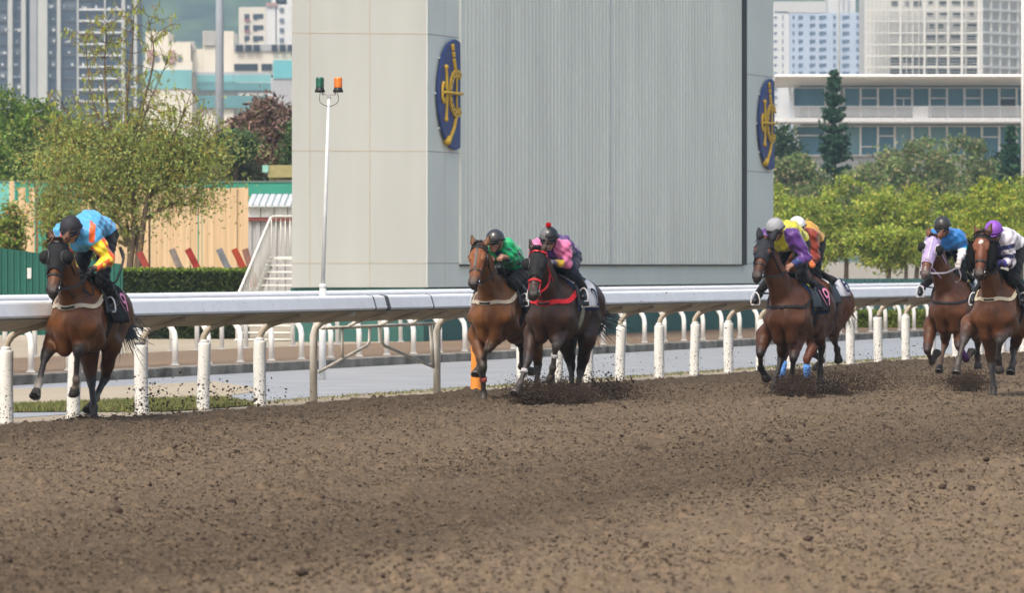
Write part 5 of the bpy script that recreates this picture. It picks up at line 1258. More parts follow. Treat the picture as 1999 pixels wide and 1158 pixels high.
    c(hp(.20, -.15), np.array([.40, ne[1] * .3, 1.13 + dz]), .055, .06, nk, z=False, k=.07)   # windpipe
    # legs
    hoofs = MB(); hoof_list = []
    def leg(nm, J, sg, hind):
        pts = {k_: (H.loc(*v) if v[2] is not None else None) for k_, v in J.items()}
        lg = D.get('leg_' + nm, {}); lc = np.array(lg.get('cannon', dark * 1.6)); pc = np.array(lg.get('pastern', lc)); kc = np.array(lg.get('knee', dark * 1.4))
        T, C, = pts['fet'], pts['hoof']; Kn = pts['knee']; g = nm; dd = nz(C - T)
        cor = T + dd * min(.105, np.linalg.norm(C - T) * .62)
        fa = np.array(D.get('forearm', coat * .9))
        if not hind:
            E = pts.get('elbow'); E = np.array([.13, sg * .17, .95 + dz]) if E is None else E
            c(np.array([.28, sg * .16, 1.10 + dz]), E, .12, .115, coat, z=False, n=Y, ka=.78, k=.05, g=g)
            mdl = E * .60 + Kn * .40
            c(E, mdl, .114, .084, coat, fa, z=False, k=.05, g=g, n=Y, ka=.85, kb=.92)
            mq = mdl * .38 + Kn * .62; c(mdl, mq, .082, .062, fa, fa * .75, z=False, k=.03, g=g); c(mq, Kn, .061, .051, fa * .7, kc, z=False, k=.03, g=g)
            fw = nz(np.cross(np.cross(Kn - E, T - Kn) if np.linalg.norm(np.cross(Kn - E, T - Kn)) > .01 else np.array([0, -1., 0]), T - E))
            c(Kn + nz(E - Kn) * .035, Kn + nz(T - Kn) * .035, .050, .046, kc, z=False, k=.02, g=g)
            cr = (.037, .033)
        else:
            hip = np.array([-.86, sg * .155, 1.22 + dz]); St = pts.get('stifle')
            if St is None:
                St = hip * .5 + Kn * .5 + np.array([.22, sg * .05, .06]); St[2] = max(St[2], Kn[2] + .28)
            c(hip, St, .195, .125, coat, coat * .85, z=False, n=Y, ka=.72, kb=.80, k=.06, g=g)
            c(np.array([-1.05, sg * .13, 1.14 + dz]), St * .45 + Kn * .55 + np.array([-.05, 0, .02]), .135, .070, coat * .8, coat * .7, z=False, n=Y, ka=.75, kb=.85, k=.06, g=g)
            c(St, St * .35 + Kn * .65, .120, .070, coat * .85, coat * .65, z=False, n=Y, ka=.8, kb=.85, k=.05, g=g)
            c(St * .35 + Kn * .65, Kn, .068, .050, coat * .65, kc, z=False, k=.03, g=g)
            bk = nz(nz(Kn - St) - nz(T - Kn)) if np.linalg.norm(nz(Kn - St) - nz(T - Kn)) > .05 else np.array([-1., 0, 0])
            c(Kn + bk * .015 + nz(St - Kn) * .03, Kn + bk * .035 + nz(St - Kn) * .055, .036, .024, kc, z=False, k=.02, g=g)
            c(Kn, Kn + nz(T - Kn) * .06, .050, .043, kc, z=False, k=.02, g=g)
            cr = (.040, .035)
        c(Kn, T, cr[0], cr[1], kc * .5 + lc * .5, lc, z=False, k=.02, g=g, n=Y, ka=.88)
        c(T, T + dd * .01, .044, .042, pc * .5 + lc * .5, z=False, k=.02, g=g)
        c(T, cor, .038, .040, pc, z=False, k=.02, g=g)
        if lg.get('band'):               # bandage round the cannon
            bands.append((Kn * .72 + T * .28, Kn * .02 + T * .98, lg['band'], cr[0] + .010)) if lg.get('wrap') else bands.append((Kn * .60 + T * .40, Kn * .45 + T * .55, lg['band'], cr[0] + .006))
        nrm = lg.get('sole')
        if nrm is None: nrm = -dd if C[2] > .12 else np.array([.0, 0, 1.0])
        hd = nz(dd * .75 + np.array([0, 0, -.25])) if C[2] < .12 else dd
        hoof_list.append((cor, hd, nrm, lg.get('hoofcol')))
    bands = []
    for nm, sg in (('RF', -1), ('LF', 1), ('RH', -1), ('LH', 1)):
        if nm in D['legs']:
            leg(nm, D['legs'][nm], sg, nm[1] == 'H')
    ph = np.random.default_rng(D['seed'] + 50).random(8) * 6.28
    def relief(p):                       # muscle and sinew relief on the trunk, veins and folds
        x, y, z = p[:, 0], np.abs(p[:, 1]), p[:, 2]
        m_ = np.clip((z - .62) / .25, 0, 1)
        r_ = np.sin(x * 17 + 2.2 * np.sin(z * 9 + ph[0]) + y * 12) * .0030 + np.sin(z * 26 + 2 * np.sin(x * 11 + ph[1]) + y * 31) * .0022 + np.sin(x * 43 - z * 37 + y * 29 + ph[2]) * .0010
        fr = np.exp(-((p[:, 1]) / .022) ** 2) * np.clip((x - .38) / .1, 0, 1) * np.clip((1.18 - z) / .1, 0, 1) * .016   # groove between the breast muscles
        sh = np.exp(-((x - .27 + (z - 1.2) * .55) / .022) ** 2) * np.clip((y - .14) / .06, 0, 1) * np.clip((1.35 - z) / .2, 0, 1) * np.clip((z - .8) / .1, 0, 1) * .009
        return r_ * m_ + fr + sh
    V, Q = B.mesh(0.0, relief)
    cols = B.colours(V)
    if D.get('star'):                    # white blaze / star on the face: real markings of the coat
        for (a0, b0, e0, rad) in D['star']:
            d = np.linalg.norm(V - hp(a0, b0, e0), axis=1); m_ = np.clip((rad - d) / .01, 0, 1)[:, None]
            cols = cols * (1 - m_) + np.array([.62, .58, .55]) * m_
    root = link_mesh("racehorse", V, Q, M_HIDE, None, True, cols)
    root.location = H.O; root.rotation_euler = (0, 0, H.rz)
    tag(root, D['label'], "horse", "horses racing along the rail")
    for cor, hd, nrm, hcx in hoof_list:
        mb = MB(); c0, f0, s_, n_ = hoof_mesh(mb, cor, hd, nrm)
        o = mb.build("hoof", M_HOOF, root, smooth=True)
        m2 = MB(); P2 = [c0 + (f0 * math.cos(a) * 1.08 + s_ * math.sin(a)) * .052 + hd * .004 for a in np.linspace(-2.3, 2.3, 14)]
        m2.tube(P2, .009, 6); m2.build("horseshoe", M_SOLE, o, smooth=True)
    for a, b, colr, rr in bands:
        mb = MB(); ax = nz(b - a); ln = np.linalg.norm(b - a)
        mb.lathe([(rr * .7, -.002), (rr, 0), (rr * 1.05, ln * .3), (rr, ln * .6), (rr * 1.08, ln), (rr * .7, ln + .002)], a, ax, 14)
        mb.build("leg_bandage", cmat("bandage", colr, .85, .2, .4), root, smooth=True)
    for sg in (1, -1):
        mb = MB(); mb.ball(hp(.275, .018, sg * .097), .021, 12); mb.build("eye", M_EYE, root, smooth=True)
    # mane, forelock, tail
    rg = np.random.default_rng(D['seed'])
    mb = MB()
    def mane(i):
        t = rg.random(); base = (nk2 * (1 - t) + hp(-.01, -.05) * t) if rg.random() < .6 else (np.array([.10, 0, 1.54 + dz]) * (1 - t) + nk2 * t)
        up = np.array([-.45, 0, .9]); p = base + up * (.13 if t > .5 else .15)
        p = B.cast(base, nz(up), 0.0, .4, 60); sd = D.get('mane_side', -1)
        q1 = p + np.array([-.03 - .03 * rg.random(), sd * (.03 + .02 * rg.random()), .015 + .03 * rg.random()])
        q2 = q1 + np.array([-.05 * rg.random() - .02, sd * (.05 + .03 * rg.random()), -.07 - .06 * rg.random()])
        return [p - nz(up) * .01, p + nz(up) * .012, q1, q2], 1.0
    strands(mb, None, mane, 70, .011); mb.build("mane", M_HAIR, root)
    mb = MB()
    def fore(i):
        p = hp(-.04, .0, rg.normal() * .022); a = rg.normal() * .02
        return [p, p - h * .02 + f * .05 + s0 * a, p + h * .05 + f * .075 + s0 * a * 2, p + h * (.09 + .05 * rg.random()) + f * .055 + s0 * a * 2.5], 1.0
    strands(mb, None, fore, 34, .010)
    if D.get('tuft'):
        def tuft(i):
            p = hp(-.05, -.01, rg.normal() * .03); q_ = p + np.array([rg.normal() * .02, rg.normal() * .03, .04 + .03 * rg.random()])
            return [p, (p + q_) / 2 + np.array([.01, 0, .02]), q_, q_ + np.array([.03, rg.normal() * .02, -.02])], 1.3
        strands(mb, None, tuft, 40, .012)
    mb.build("forelock", M_HAIR, root)
    mb = MB(); tb = np.array([-1.20, 0, 1.32 + dz]); tt = D.get('tail', [(-.14, .02, .0), (-.14, .03, -.22), (-.08, .04, -.28)])
    def tail(i):
        sp = rg.normal(size=3) * np.array([.010, .013, .012]); pts = [tb + np.array([.03, 0, .03]) + sp * .3]
        ln = .55 + .30 * rg.random(); p = pts[0]
        for k_, q_ in enumerate(tt):
            p = p + np.array(q_) * ln + sp * (1.1 + k_ * .8); pts.append(p)
        return list(catmull(pts, 4)), .8 + .6 * rg.random()
    strands(mb, None, tail, 150, .015); mb.build("tail", M_HAIR, root)
    D['B'] = B; D['root'] = root; D['dz'] = dz; D['P'] = P
    tack(H, D)
    return root

def ring_pts(B, c0, ax, up, n=28, a0=0, a1=2 * math.pi, off=.004, far=.45):
    ax = nz(ax); u = nz(up - ax * (up @ ax)); w_ = np.cross(ax, u)
    an = np.linspace(a0, a1, n, endpoint=abs(a1 - a0) < 6.28)
    d = np.array([u * math.cos(a) + w_ * math.sin(a) for a in an])
    return B.cast(np.tile(c0, (n, 1)), d, off, far, 70)

def tack(H, D):
    B, root, hp, dz = D['B'], D['root'], D['hp'], D['dz']; h, f, s0 = D['hf']
    T = D['tack']
    br = cmat("bridle strap", T.get('bridle', (.012, .012, .013)), .45, .4, .05)
    # bridle: head straps, bit rings, reins
    mb = MB()
    for sg in (1, -1):
        pts = [hp(t, -.035 - .03 * math.sin(t * 3), sg * .12) for t in np.linspace(-.01, .80, 14)]
        strap(mb, pts, .022, B)
    bro = ring_pts(B, hp(.10, -.03), h, f, 20, -1.9, 1.9); strap(mb, bro, .026, None, lift=B.grad(bro))
    nos = ring_pts(B, hp(.62, -.03), h, f, 24); strap(mb, nos, .022, None, closed=True, lift=B.grad(nos))
    cro = ring_pts(B, hp(.0, -.06), h * .9 - f * .1, -h * .2 + f, 16, -2.2, 2.2); strap(mb, cro, .022, None, lift=B.grad(cro))
    thr = ring_pts(B, hp(.16, -.07), h + f * .25, -f, 18, -1.7, 1.7); strap(mb, thr, .016, None, lift=B.grad(thr))
    if T.get('facepiece'):
        strap(mb, [hp(t, .08, 0) for t in np.linspace(.06, .60, 14)], .024, B)
    bo = mb.build("bridle", br, root)
    rings = []
    for sg in (1, -1):
        m2 = MB(); cpt = B.project(hp(.83, -.05, sg * .07)[None], .012)[0]; rings.append(cpt)
        e1, e2 = h, f
        m2.tube([cpt + (e1 * math.cos(a) + e2 * math.sin(a)) * .034 for a in np.linspace(0, 2 * math.pi, 15)], .0055, 6, False)
        m2.build("bit_ring", M_STEEL, bo, smooth=True)
    mb = MB(); hands = D['hands']
    for sg, cpt in zip((1, -1), rings):
        hd = hands[0 if sg > 0 else 1]
        mid = (cpt + hd) / 2 + np.array([0, sg * .05, -.03])
        P_ = catmull([cpt, cpt * .6 + mid * .4 + s0 * sg * .03, mid, hd], 6)
        sd = np.tile(np.array([0, sg * 1.0, .15]), (len(P_), 1)); strap(mb, P_, .022, None, lift=sd)
    lp = catmull([hands[0], hands[0] + np.array([-.05, .03, -.14]), (hands[0] + hands[1]) / 2 + np.array([-.08, .06, -.20]), hands[1] + np.array([-.04, 0, -.1]), hands[1]], 5)
    strap(mb, lp, .02, None, lift=np.tile([.2, 1., .2], (len(lp), 1)))
    mb.build("reins", cmat("rein leather", T.get('reins', (.014, .013, .013)), .5, .35, .05), root)
    # hood, eye cups, cheek rolls
    if T.get('hood'):
        hd = T['hood']; ta, tb = hd.get('t', (.03, .52)); an = hd.get('ang', 2.2)
        nt_, na = 18, 29
        tt = np.linspace(ta, tb, nt_); aa = np.linspace(-an, an, na)
        G = np.zeros((nt_, na, 3))
        for i, t in enumerate(tt):
            sag = hd.get('sag', .10) * (t - ta) / (tb - ta)
            o = np.stack([hp(t + sag * (1 - math.cos(a)) * .6, -.035) for a in aa]); d = np.stack([f * math.cos(a) + s0 * math.sin(a) for a in aa])
            G[i] = B.cast(o, d, .006, .4, 60)
        nr = np.stack([B.grad(G[i]) for i in range(nt_)])
        V, Fc = shell(G, .006, nr)
        if hd.get('holes'):               # eye openings: drop the faces round each eye
            V = np.array(V); Fc = [q for q in Fc if min(np.linalg.norm(V[list(q)].mean(0) - hp(.275, .03, sg * .09)) for sg in (1, -1)) > .052]
        ho = link_mesh("hood", V, Fc, cmat("hood cloth", hd['col'], .75, .25, .25), root, True)
        mb = MB()
        for t in (tb,):
            e = [G[-1][j] + nr[-1][j] * .004 for j in range(na)]; mb.tube(e, .007, 6)
        if hd.get('seam'):
            mb.tube([G[i][na // 2] + nr[i][na // 2] * .006 for i in range(nt_)], .008, 6)
            for sg in (1, -1):
                ce = hp(.28, .03, sg * .10); p_ = [ce + (h * math.cos(a) + (f * .8 - s0 * sg * .25) * math.sin(a)) * .062 for a in np.linspace(0, 2 * math.pi, 20)]
                mb.tube(B.project(np.array(p_), .016), .010, 6, False)
        mb.build("hood_binding", cmat("hood trim", hd.get('trim', hd['col']), .7, .25, .1), ho, smooth=True)
        if hd.get('ears'):
            for sg in (1, -1):
                ed = nz(-h * .95 + f * D.get('ear_fwd', .25) + s0 * sg * .30); e0 = hp(-.03, .0, sg * .062)
                mb = MB(); mb.lathe([(.030, -.01), (.046, .03), (.047, .075), (.036, .125), (.02, .165), (.004, .185)], e0, ed, 14)
                mb.build("ear_cover", cmat("hood ear cloth", hd['col'], .75, .25, .2), ho, smooth=True)
    if T.get('cups'):
        for sg in T['cups']:
            ce = hp(.28, .020, sg * .105); ax = nz(s0 * sg * .9 + f * .55 + h * .1)
            mb = MB(); mb.lathe([(.070, -.02), (.075, .0), (.070, .030), (.052, .054), (.023, .066), (.002, .068)], ce, ax, 18)
            cu = mb.build("blinker_cup", M_MESHCUP, root, smooth=True)
            mb = MB(); e1 = nz(np.cross(ax, h)); e2 = np.cross(ax, e1)
            mb.tube([ce + (e1 * math.cos(a) + e2 * math.sin(a)) * .075 for a in np.linspace(0, 2 * math.pi, 20)], .005, 6, False)
            mb.build("cup_rim", cmat("cup rim", T.get('rim', (.05, .05, .05)), .5, .4, .05), cu, smooth=True)
    if T.get('rolls'):
        for sg in (1, -1):
            mb = MB(); rg = np.random.default_rng(5)
            P_ = [hp(t, -.055 + .02 * math.sin(t * 6), sg * (.135 - .02 * abs(t - .4))) for t in np.linspace(.10, .74, 9)]
            mb.tube(P_, [.035, .05, .056, .058, .058, .056, .052, .045, .03], 14)
            for i in range(420):              # fleece tufts
                p = P_[rg.integers(0, 9)]; d = nz(rg.normal(size=3)); q_ = p + d * .05 + h * rg.normal() * .03
                e = nz(np.cross(d, rg.normal(size=3))) * .012
                mb._add([q_ - e, q_ + e, q_ + d * (.016 + .012 * rg.random())], [(0, 1, 2)])
            mb.build("cheek_roll", cmat("black fleece", (.010, .010, .011), .95, .05, .6), root, smooth=False)
    # breastplate
    if T.get('breast'):
        bp = T['breast']; mb = MB()
        hw = bp.get('drop', 1.10) + dz; tp = bp.get('top', 1.34) + dz
        P_ = [(-.02, .30, tp + .02), (.16, .30, tp - .04), (.34, .25, tp - .12), (.48, .14, hw + .015), (.56, 0, hw), (.48, -.14, hw + .015), (.34, -.25, tp - .12), (.16, -.30, tp - .04), (-.02, -.30, tp + .02)]
        strap(mb, catmull(P_, 5), bp.get('w', .045), B, .010)
        bo = mb.build("breastplate", cmat("breastplate band", bp['col'], .7, .3, .2), root)
        mb = MB()
        for sg in (1, -1):
            q_ = B.project(np.array([[.13, sg * .30, tp - .03]]), .016)[0]
            m3 = MB(); m3.ball(q_, (.02, .012, .016), 8); m3.build("buckle", M_BLACK, bo, smooth=True)
        strap(mb, [(.56, y, hw) for y in np.linspace(-.045, .045, 5)], bp.get('w', .045) * .55, B, .014)
        mb.build("keeper", M_BLACK, bo, smooth=True)
    # saddle cloth, saddle, girth, stirrups
    cl = T['cloth']; x0, x1 = cl.get('x', (-.66, .06)); na = 33
    def cloth_pt(x, th, off):
        x = np.atleast_1d(x); th = np.atleast_1d(th)
        o = np.stack([x, np.zeros_like(x), np.full_like(x, 1.16 + dz)], -1); d = np.stack([np.zeros_like(x), np.sin(th), np.cos(th)], -1)
        return B.cast(o, d, off, .6, 60)
    def cloth(xa, xb, ta, off, col, nm, par, hang=0.0, th=.010):
        xs = np.linspace(xa, xb, 15); an = np.linspace(-ta, ta, na); G = np.zeros((15, na, 3))
        for i, x in enumerate(xs):
            G[i] = cloth_pt(np.full(na, x), an, off)
            lift = np.clip((np.abs(an) - .9) / .6, 0, 1) ** 1.5 * hang
            G[i][:, 1] += np.sign(an) * lift * (1 + .4 * math.sin(x * 23)); 
        nr = np.stack([B.grad(G[i]) for i in range(15)])
        V, Fc = shell(G[::-1], th, nr[::-1])
        return link_mesh(nm, V, Fc, cmat(nm + " cloth", col, .8, .2, .3), par, True)
    so = cloth(x0, x1, cl.get('ang', 1.55), .008, cl['col'], "saddle_cloth", root, cl.get('hang', .02))
    if cl.get('under'): cloth(x0 - .03, x1 + .05, cl.get('ang', 1.55) + .12, .003, cl['under'], "numnah", root, .0, .006)
    if cl.get('trim'):
        for sg in (1, -1):
            mb = MB(); p_ = cloth_pt(np.full(20, x1 - .03), np.linspace(.35, cl.get('ang', 1.55) - .05, 20) * sg, .022); strap(mb, p_, .03, None, lift=B.grad(p_))
            mb.build("cloth_piping", cmat("piping", cl['trim'], .7, .3, .1), so)
    if cl.get('num'):
        V, Fc = text_mesh(cl['num'], cl.get('size', .27)); V = V.copy()
        ctr = (V.max(0) + V.min(0)) / 2; V -= ctr
        sl = cl.get('slant', 0.0)
        for sg in (1, -1):
            tx = V[:, 0] + V[:, 1] * sl; ty = V[:, 1]
            nx, nth = cl.get('at', (-.50, .98))
            p_ = cloth_pt(nx - tx * sg, (nth - ty / .34) * sg, .024 + cl.get('hang', .02) * .5)
            hl = np.clip((np.abs(nth - ty / .34) - .9) / .6, 0, 1) ** 1.5 * cl.get('hang', .02) * 1.45
            p_[:, 1] += sg * hl
            link_mesh("number", p_, Fc, cmat("number print", cl['numcol'], .7, .3, .05), so)
    xs = np.linspace(-.46, .0, 12); an = np.linspace(-.62, .62, 15); G = np.zeros((12, 15, 3))
    for i, x in enumerate(xs): G[i] = cloth_pt(np.full(15, x), an * (1.0 if x > -.3 else .75), .022 + .05 * (abs((x + .23) / .23) ** 3))
    nr = np.stack([B.grad(G[i]) for i in range(12)]); V, Fc = shell(G[::-1], .022, nr[::-1])
    sad = link_mesh("saddle", V, Fc, cmat("saddle leather", T.get('saddle', (.016, .015, .015)), .4, .45, .1), root, True)
    for sg in (1, -1):                    # flaps reach down the flank
        xs = np.linspace(-.24, .10, 8); an = np.linspace(.55, 1.30, 10); G = np.zeros((8, 10, 3))
        for i, x in enumerate(xs): G[i] = cloth_pt(np.full(10, x), sg * an, .026); G[i][:, 0] += .06 * np.sin((an - .5) * 2)
        nr = np.stack([B.grad(G[i]) for i in range(8)])
        V, Fc = shell(G[::-1] if sg > 0 else G, .010, nr[::-1] if sg > 0 else nr)
        link_mesh("saddle_flap", V, Fc, cmat("flap leather", T.get('flap', (.013, .013, .013)), .42, .45, .1), sad, True)
    mb = MB(); gp = ring_pts(B, np.array([-.06, 0, 1.16 + dz]), np.array([1., 0, .12]), np.array([0, 0, -1.]), 30, -2.0, 2.0, .004, .55)
    strap(mb, gp, .085, None, .010, lift=B.grad(gp)); mb.build("girth", cmat("girth webbing", T.get('girth', (.014, .014, .014)), .7, .25, .2), root)
    st_m = cmat("stirrup metal", T.get('iron', (.72, .72, .72)), .3, .5, .02)
    for sg, toe in zip((1, -1), D['feet']):
        t0 = np.array(toe); mb = MB()
        iron = [t0 + np.array([0, a * .055, b]) for a, b in ((-1, -.045), (-1.05, -.02), (-1., .02), (-.7, .075), (-.25, .105), (.25, .105), (.7, .075), (1., .02), (1.05, -.02), (1, -.045), (0, -.05), (-1, -.045))]
        mb.tube(iron, .0085, 8); io = mb.build("stirrup_iron", st_m, sad, smooth=True)
        a = t0 + np.array([0, 0, .10]); b = cloth_pt(-.12, sg * .75, .03)[0]
        mb = MB(); strap(mb, [a * (1 - t) + b * t + np.array([0, sg * .02 * math.sin(3.14 * t), 0]) for t in np.linspace(0, 1, 6)], .022, None, lift=np.tile([0, sg * 1., 0], (6, 1)))
        mb.build("stirrup_leather", br, sad)

def make_rider(H, D, J):
    """J: joints measured from the photo (body frame of the horse), clothes."""
    g = {k_: (H.loc(*v) if len(v) == 3 and v[0] > 30 else np.array(v, float)) for k_, v in J['j'].items()}
    def mir(a): return np.array([g[a][0], -g[a][1] + 2 * J.get('cy', 0), g[a][2]])
    for a, b in (('shR', 'shL'), ('elR', 'elL'), ('wrR', 'wrL'), ('knR', 'knL'), ('anR', 'anL'), ('toR', 'toL')):
        if a not in g: g[a] = mir(b)
    skin = np.array(J.get('skin', (.42, .22, .15))); glove = np.array(J.get('glove', (.012, .012, .014)))
    Z = np.array([0, 0, 1.]); lat = nz(g['shL'] - g['shR'])
    hd = g['head']; hip = g['hip']; chest = (g['shL'] + g['shR']) / 2 + np.array([-.06, 0, -.05])
    hf = nz(np.array([1.0, J.get('hyaw', 0.0), J.get('hpitch', -.35)])); hs = nz(np.cross(Z, hf)); hu = np.cross(hf, hs)
    if J.get('hroll'): hs = nz(hs + hu * J['hroll']); hu = np.cross(hf, hs)
    B = Body(.0085)
    mid = (hip + chest) / 2 + nz(np.cross(chest - hip, lat)) * J.get('arch', .05)
    def torso(B, c, col, o=0.0):
        B.cap(hip, mid, .135 + o, .128 + o, col[0], col[1], lat, 1.12, 1.1, .06)
        B.cap(mid, chest, .128 + o, .138 + o, col[1], col[2], lat, 1.1, 1.2, .06)
        B.cap(g['shL'], g['shR'], .070 + o, .070 + o, col[2], None, k=.07)
    torso(B, B, [skin] * 3, -.022)
    base = (g['shL'] + g['shR']) / 2 + np.array([.0, 0, .02])
    B.cap(base, hd - hu * .06 - hf * .03, .060, .054, skin, k=.04)
    B.cap(hd + hu * .01 - hf * .02, hd + hu * .01 + hf * .015, .096, .092, skin, n=hs, ka=.84, k=.03)           # cranium
    B.cap(hd - hu * .045 + hf * .035, hd - hu * .095 + hf * .055, .062, .040, skin, n=hs, ka=1.0, k=.03)        # jaw
    B.cap(hd - hu * .02 + hf * .10, hd - hu * .045 + hf * .118, .013, .016, skin, k=.015)                         # nose
    B.cap(hd - hu * .078 + hf * .093 + hs * .02, hd - hu * .078 + hf * .093 - hs * .02, .010, .010, skin * .6, k=.01)  # lips
    for sg in (1, -1):
        B.cap(hd - hu * .02 + hs * sg * .082, hd - hu * .05 + hs * sg * .083, .020, .013, skin, n=hs, ka=.45, k=.01)
        B.cut(hd - hu * .005 + hf * .102 + hs * sg * .034, .014)
    hands = []
    for sd, sg in (('L', 1), ('R', -1)):
        S, E, W_ = g['sh' + sd], g['el' + sd], g['wr' + sd]
        B.cap(S, E, .050, .038, skin, k=.04, g='arm' + sd); B.cap(E, W_, .037, .028, skin, k=.03, g='arm' + sd)
        d = nz(W_ - E); dn = nz(np.array([.25, -sg * .35, -.5]) + d * .8); pc = W_ + d * .055
        B.cap(W_, pc, .028, .036, glove, n=nz(np.cross(d, Z)), ka=1.15, k=.02, g='arm' + sd)
        fw = nz(np.cross(d, nz(np.cross(Z, d)))) ; fl = nz(np.cross(Z, d))
        for q in range(4):                # curled fingers, each a chain of its own
            ln = (.030, .034, .033, .026)[q]; k0 = pc + fl * (q - 1.5) * .020 + d * .022
            k1 = k0 + nz(d * .8 - Z * .6) * ln; k2 = k1 + nz(-Z * 1. - d * .1) * ln * .8; k3 = k2 + nz(-d * .9 - Z * .2) * ln * .65
            B.cap(k0, k1, .0105, .010, glove, k=.006, g='hard%s%d' % (sd, q)); B.cap(k1, k2, .010, .0095, glove, k=.006, g='hard%s%d' % (sd, q)); B.cap(k2, k3, .0095, .009, glove, k=.006, g='hard%s%d' % (sd, q))
            B.P[-3]['a'] = pc - d * .01 + fl * (q - 1.5) * .014
        t0 = pc - d * .02 - fl * sg * .03; t1 = t0 + nz(d - Z * .4 - fl * sg * .5) * .035; t2 = t1 + nz(d * .7 - Z * .7 + fl * sg * .5) * .028
        B.cap(pc - d * .02, t0, .012, .012, glove, k=.008, g='hard%st' % sd); B.cap(t0, t1, .0125, .011, glove, k=.006, g='hard%st' % sd); B.cap(t1, t2, .011, .010, glove, k=.006, g='hard%st' % sd)
        hands.append(pc + d * .03 - Z * .03)
    hw = .095; legs = {}
    for sd, sg in (('L', 1), ('R', -1)):
        hj = hip + lat * sg * hw - Z * .02; K, A, T = g['kn' + sd], g['an' + sd], g['to' + sd]
        legs[sd] = (hj, K, A, T)
        B.cap(hj, K, .078, .050, skin, k=.05, g='leg' + sd); B.cap(K, K * .6 + A * .4, .050, .048, skin, k=.03, g='leg' + sd)
        B.cap(K * .6 + A * .4, A, .047, .034, skin, k=.03, g='leg' + sd); B.cap(A - Z * .025, T, .040, .030, skin, k=.03, g='leg' + sd)
    D['hands'] = hands; D['feet'] = [g['toL'] + np.array([-.02, 0, -.0]), g['toR'] + np.array([-.02, 0, -.0])]
    V, Q = B.mesh(); cols = B.colours(V, .008)
    root = link_mesh("person", V, Q, SKINM, None, True, cols)
    root.location = H.O; root.rotation_euler = (0, 0, H.rz)
    tag(root, J['label'], "jockey", "jockeys riding in the race")
    for sg in (1, -1):
        mb = MB(); mb.ball(hd - hu * .005 + hf * .086 + hs * sg * .034, .012, 10); mb.build("eye", M_EYE, root, smooth=True)
    rg = np.random.default_rng(J['seed']); ph = rg.random(6) * 6.28
    def wrinkle(p):
        return (np.sin(p[:, 0] * 34 + p[:, 2] * 41 + ph[0] + 2.5 * np.sin(p[:, 1] * 15 + ph[1])) * .0058 + np.sin(p[:, 1] * 52 + p[:, 2] * 63 - p[:, 0] * 28 + ph[2] + 1.8 * np.sin(p[:, 2] * 21)) * .0044 + np.sin(p[:, 0] * 80 - p[:, 1] * 66 + ph[3]) * .0012)
    # silks
    C = J['silk']; S_ = Body(.0095); sleeves = {}
    torso(S_, S_, [np.array(x) for x in C['torso']], .012)
    S_.cap(hip + (hip - mid) * .25, hip, .135, .150, C['torso'][0], None, lat, 1.12, None, .06)                   # blouse gathered at the waist
    for sd, sg in (('L', 1), ('R', -1)):
        Sh, E, W_ = g['sh' + sd], g['el' + sd], g['wr' + sd]; ch = C['sleeve']; nseg = len(ch)
        path = [Sh * .86 + chest * .14, Sh * .5 + E * .5, E, E * .5 + W_ * .5, W_ - nz(W_ - E) * C.get('short', .035)]; rr = [.092, .074, .063, .052, .040]
        cum = np.array([0, .25, .5, .75, 1.]); sleeves[sd] = (path, rr)
        for q in range(nseg):
            ta, tb = q / nseg, (q + 1) / nseg
            sub = np.unique(np.concatenate([[ta, tb], cum[(cum > ta) & (cum < tb)]]))
            for a, b in zip(sub[:-1], sub[1:]):
                pa = np.array([np.interp(a, cum, [x[i] for x in path]) for i in range(3)]); pb = np.array([np.interp(b, cum, [x[i] for x in path]) for i in range(3)])
                S_.cap(pa, pb, np.interp(a, cum, rr), np.interp(b, cum, rr), ch[q], None, k=.02, g='arm' + sd)
    V, Q = S_.mesh(0.0, wrinkle); cols = S_.colours(V, C.get('sig', .0009))
    arm_d = []
    for sd in ('L', 'R'):                # crisp hoops: the cloth's colour along each sleeve
        path, rr = sleeves[sd]; best = np.full(len(V), 9.0); tt = np.zeros(len(V)); n4 = len(path) - 1
        for q in range(n4):
            d, t = Body.dist(V, dict(a=path[q], b=path[q + 1], ra=rr[q], rb=rr[q + 1], n=None), True); m_ = d < best; best[m_] = d[m_]; tt[m_] = (q + t[m_]) / n4
        arm_d.append((best, tt))
    tor = Body(); torso(tor, tor, [np.zeros(3)] * 3, .012); dt = np.min([Body.dist(V, q) for q in tor.P[:2]], 0)
    for best, tt in arm_d:
        m_ = best < dt + .028; ch = np.array(C['sleeve']); cols[m_] = ch[np.clip((tt[m_] * len(ch)).astype(int), 0, len(ch) - 1)]
    if C.get('paint'): cols = C['paint'](V, cols, dict(arm=arm_d, g=g, hip=hip, mid=mid, chest=chest, lat=lat, hd=hd))
    jk = link_mesh("jacket", V, Q, CLOTHM, root, True, cols)
    mb = MB()
    mb.tube(catmull([base + hs * .072 + hf * .03, base + hf * .075 + Z * .01, base - hs * .072 + hf * .03, base - hs * .06 - hf * .05 + Z * .03, base - hf * .06 + Z * .04, base + hs * .06 - hf * .05 + Z * .03, base + hs * .072 + hf * .03], 5), .018, 8, False)
    mb.build("collar", cmat("collar cloth", C.get('collar', C['torso'][2]), .6, .3, .1), jk, smooth=True)
    # breeches and boots
    bc = np.array(J['breeches']); Bq = Body(.0095)
    Bq.cap(hip, hip - (mid - hip) * .1, .128, .128, bc, None, lat, 1.15, None, .05)
    Bo = []
    for sd in ('L', 'R'):
        hj, K, A, T = legs[sd]
        Bq.cap(hj, K, .102, .070, bc, k=.05, g='leg' + sd); Bq.cap(K, K * .45 + A * .55, .069, .060, bc, k=.03, g='leg' + sd)
    V, Q = Bq.mesh(0.0, lambda p: wrinkle(p) * .8); link_mesh("breeches", V, Q, CLOTH2, root, True, Bq.colours(V))
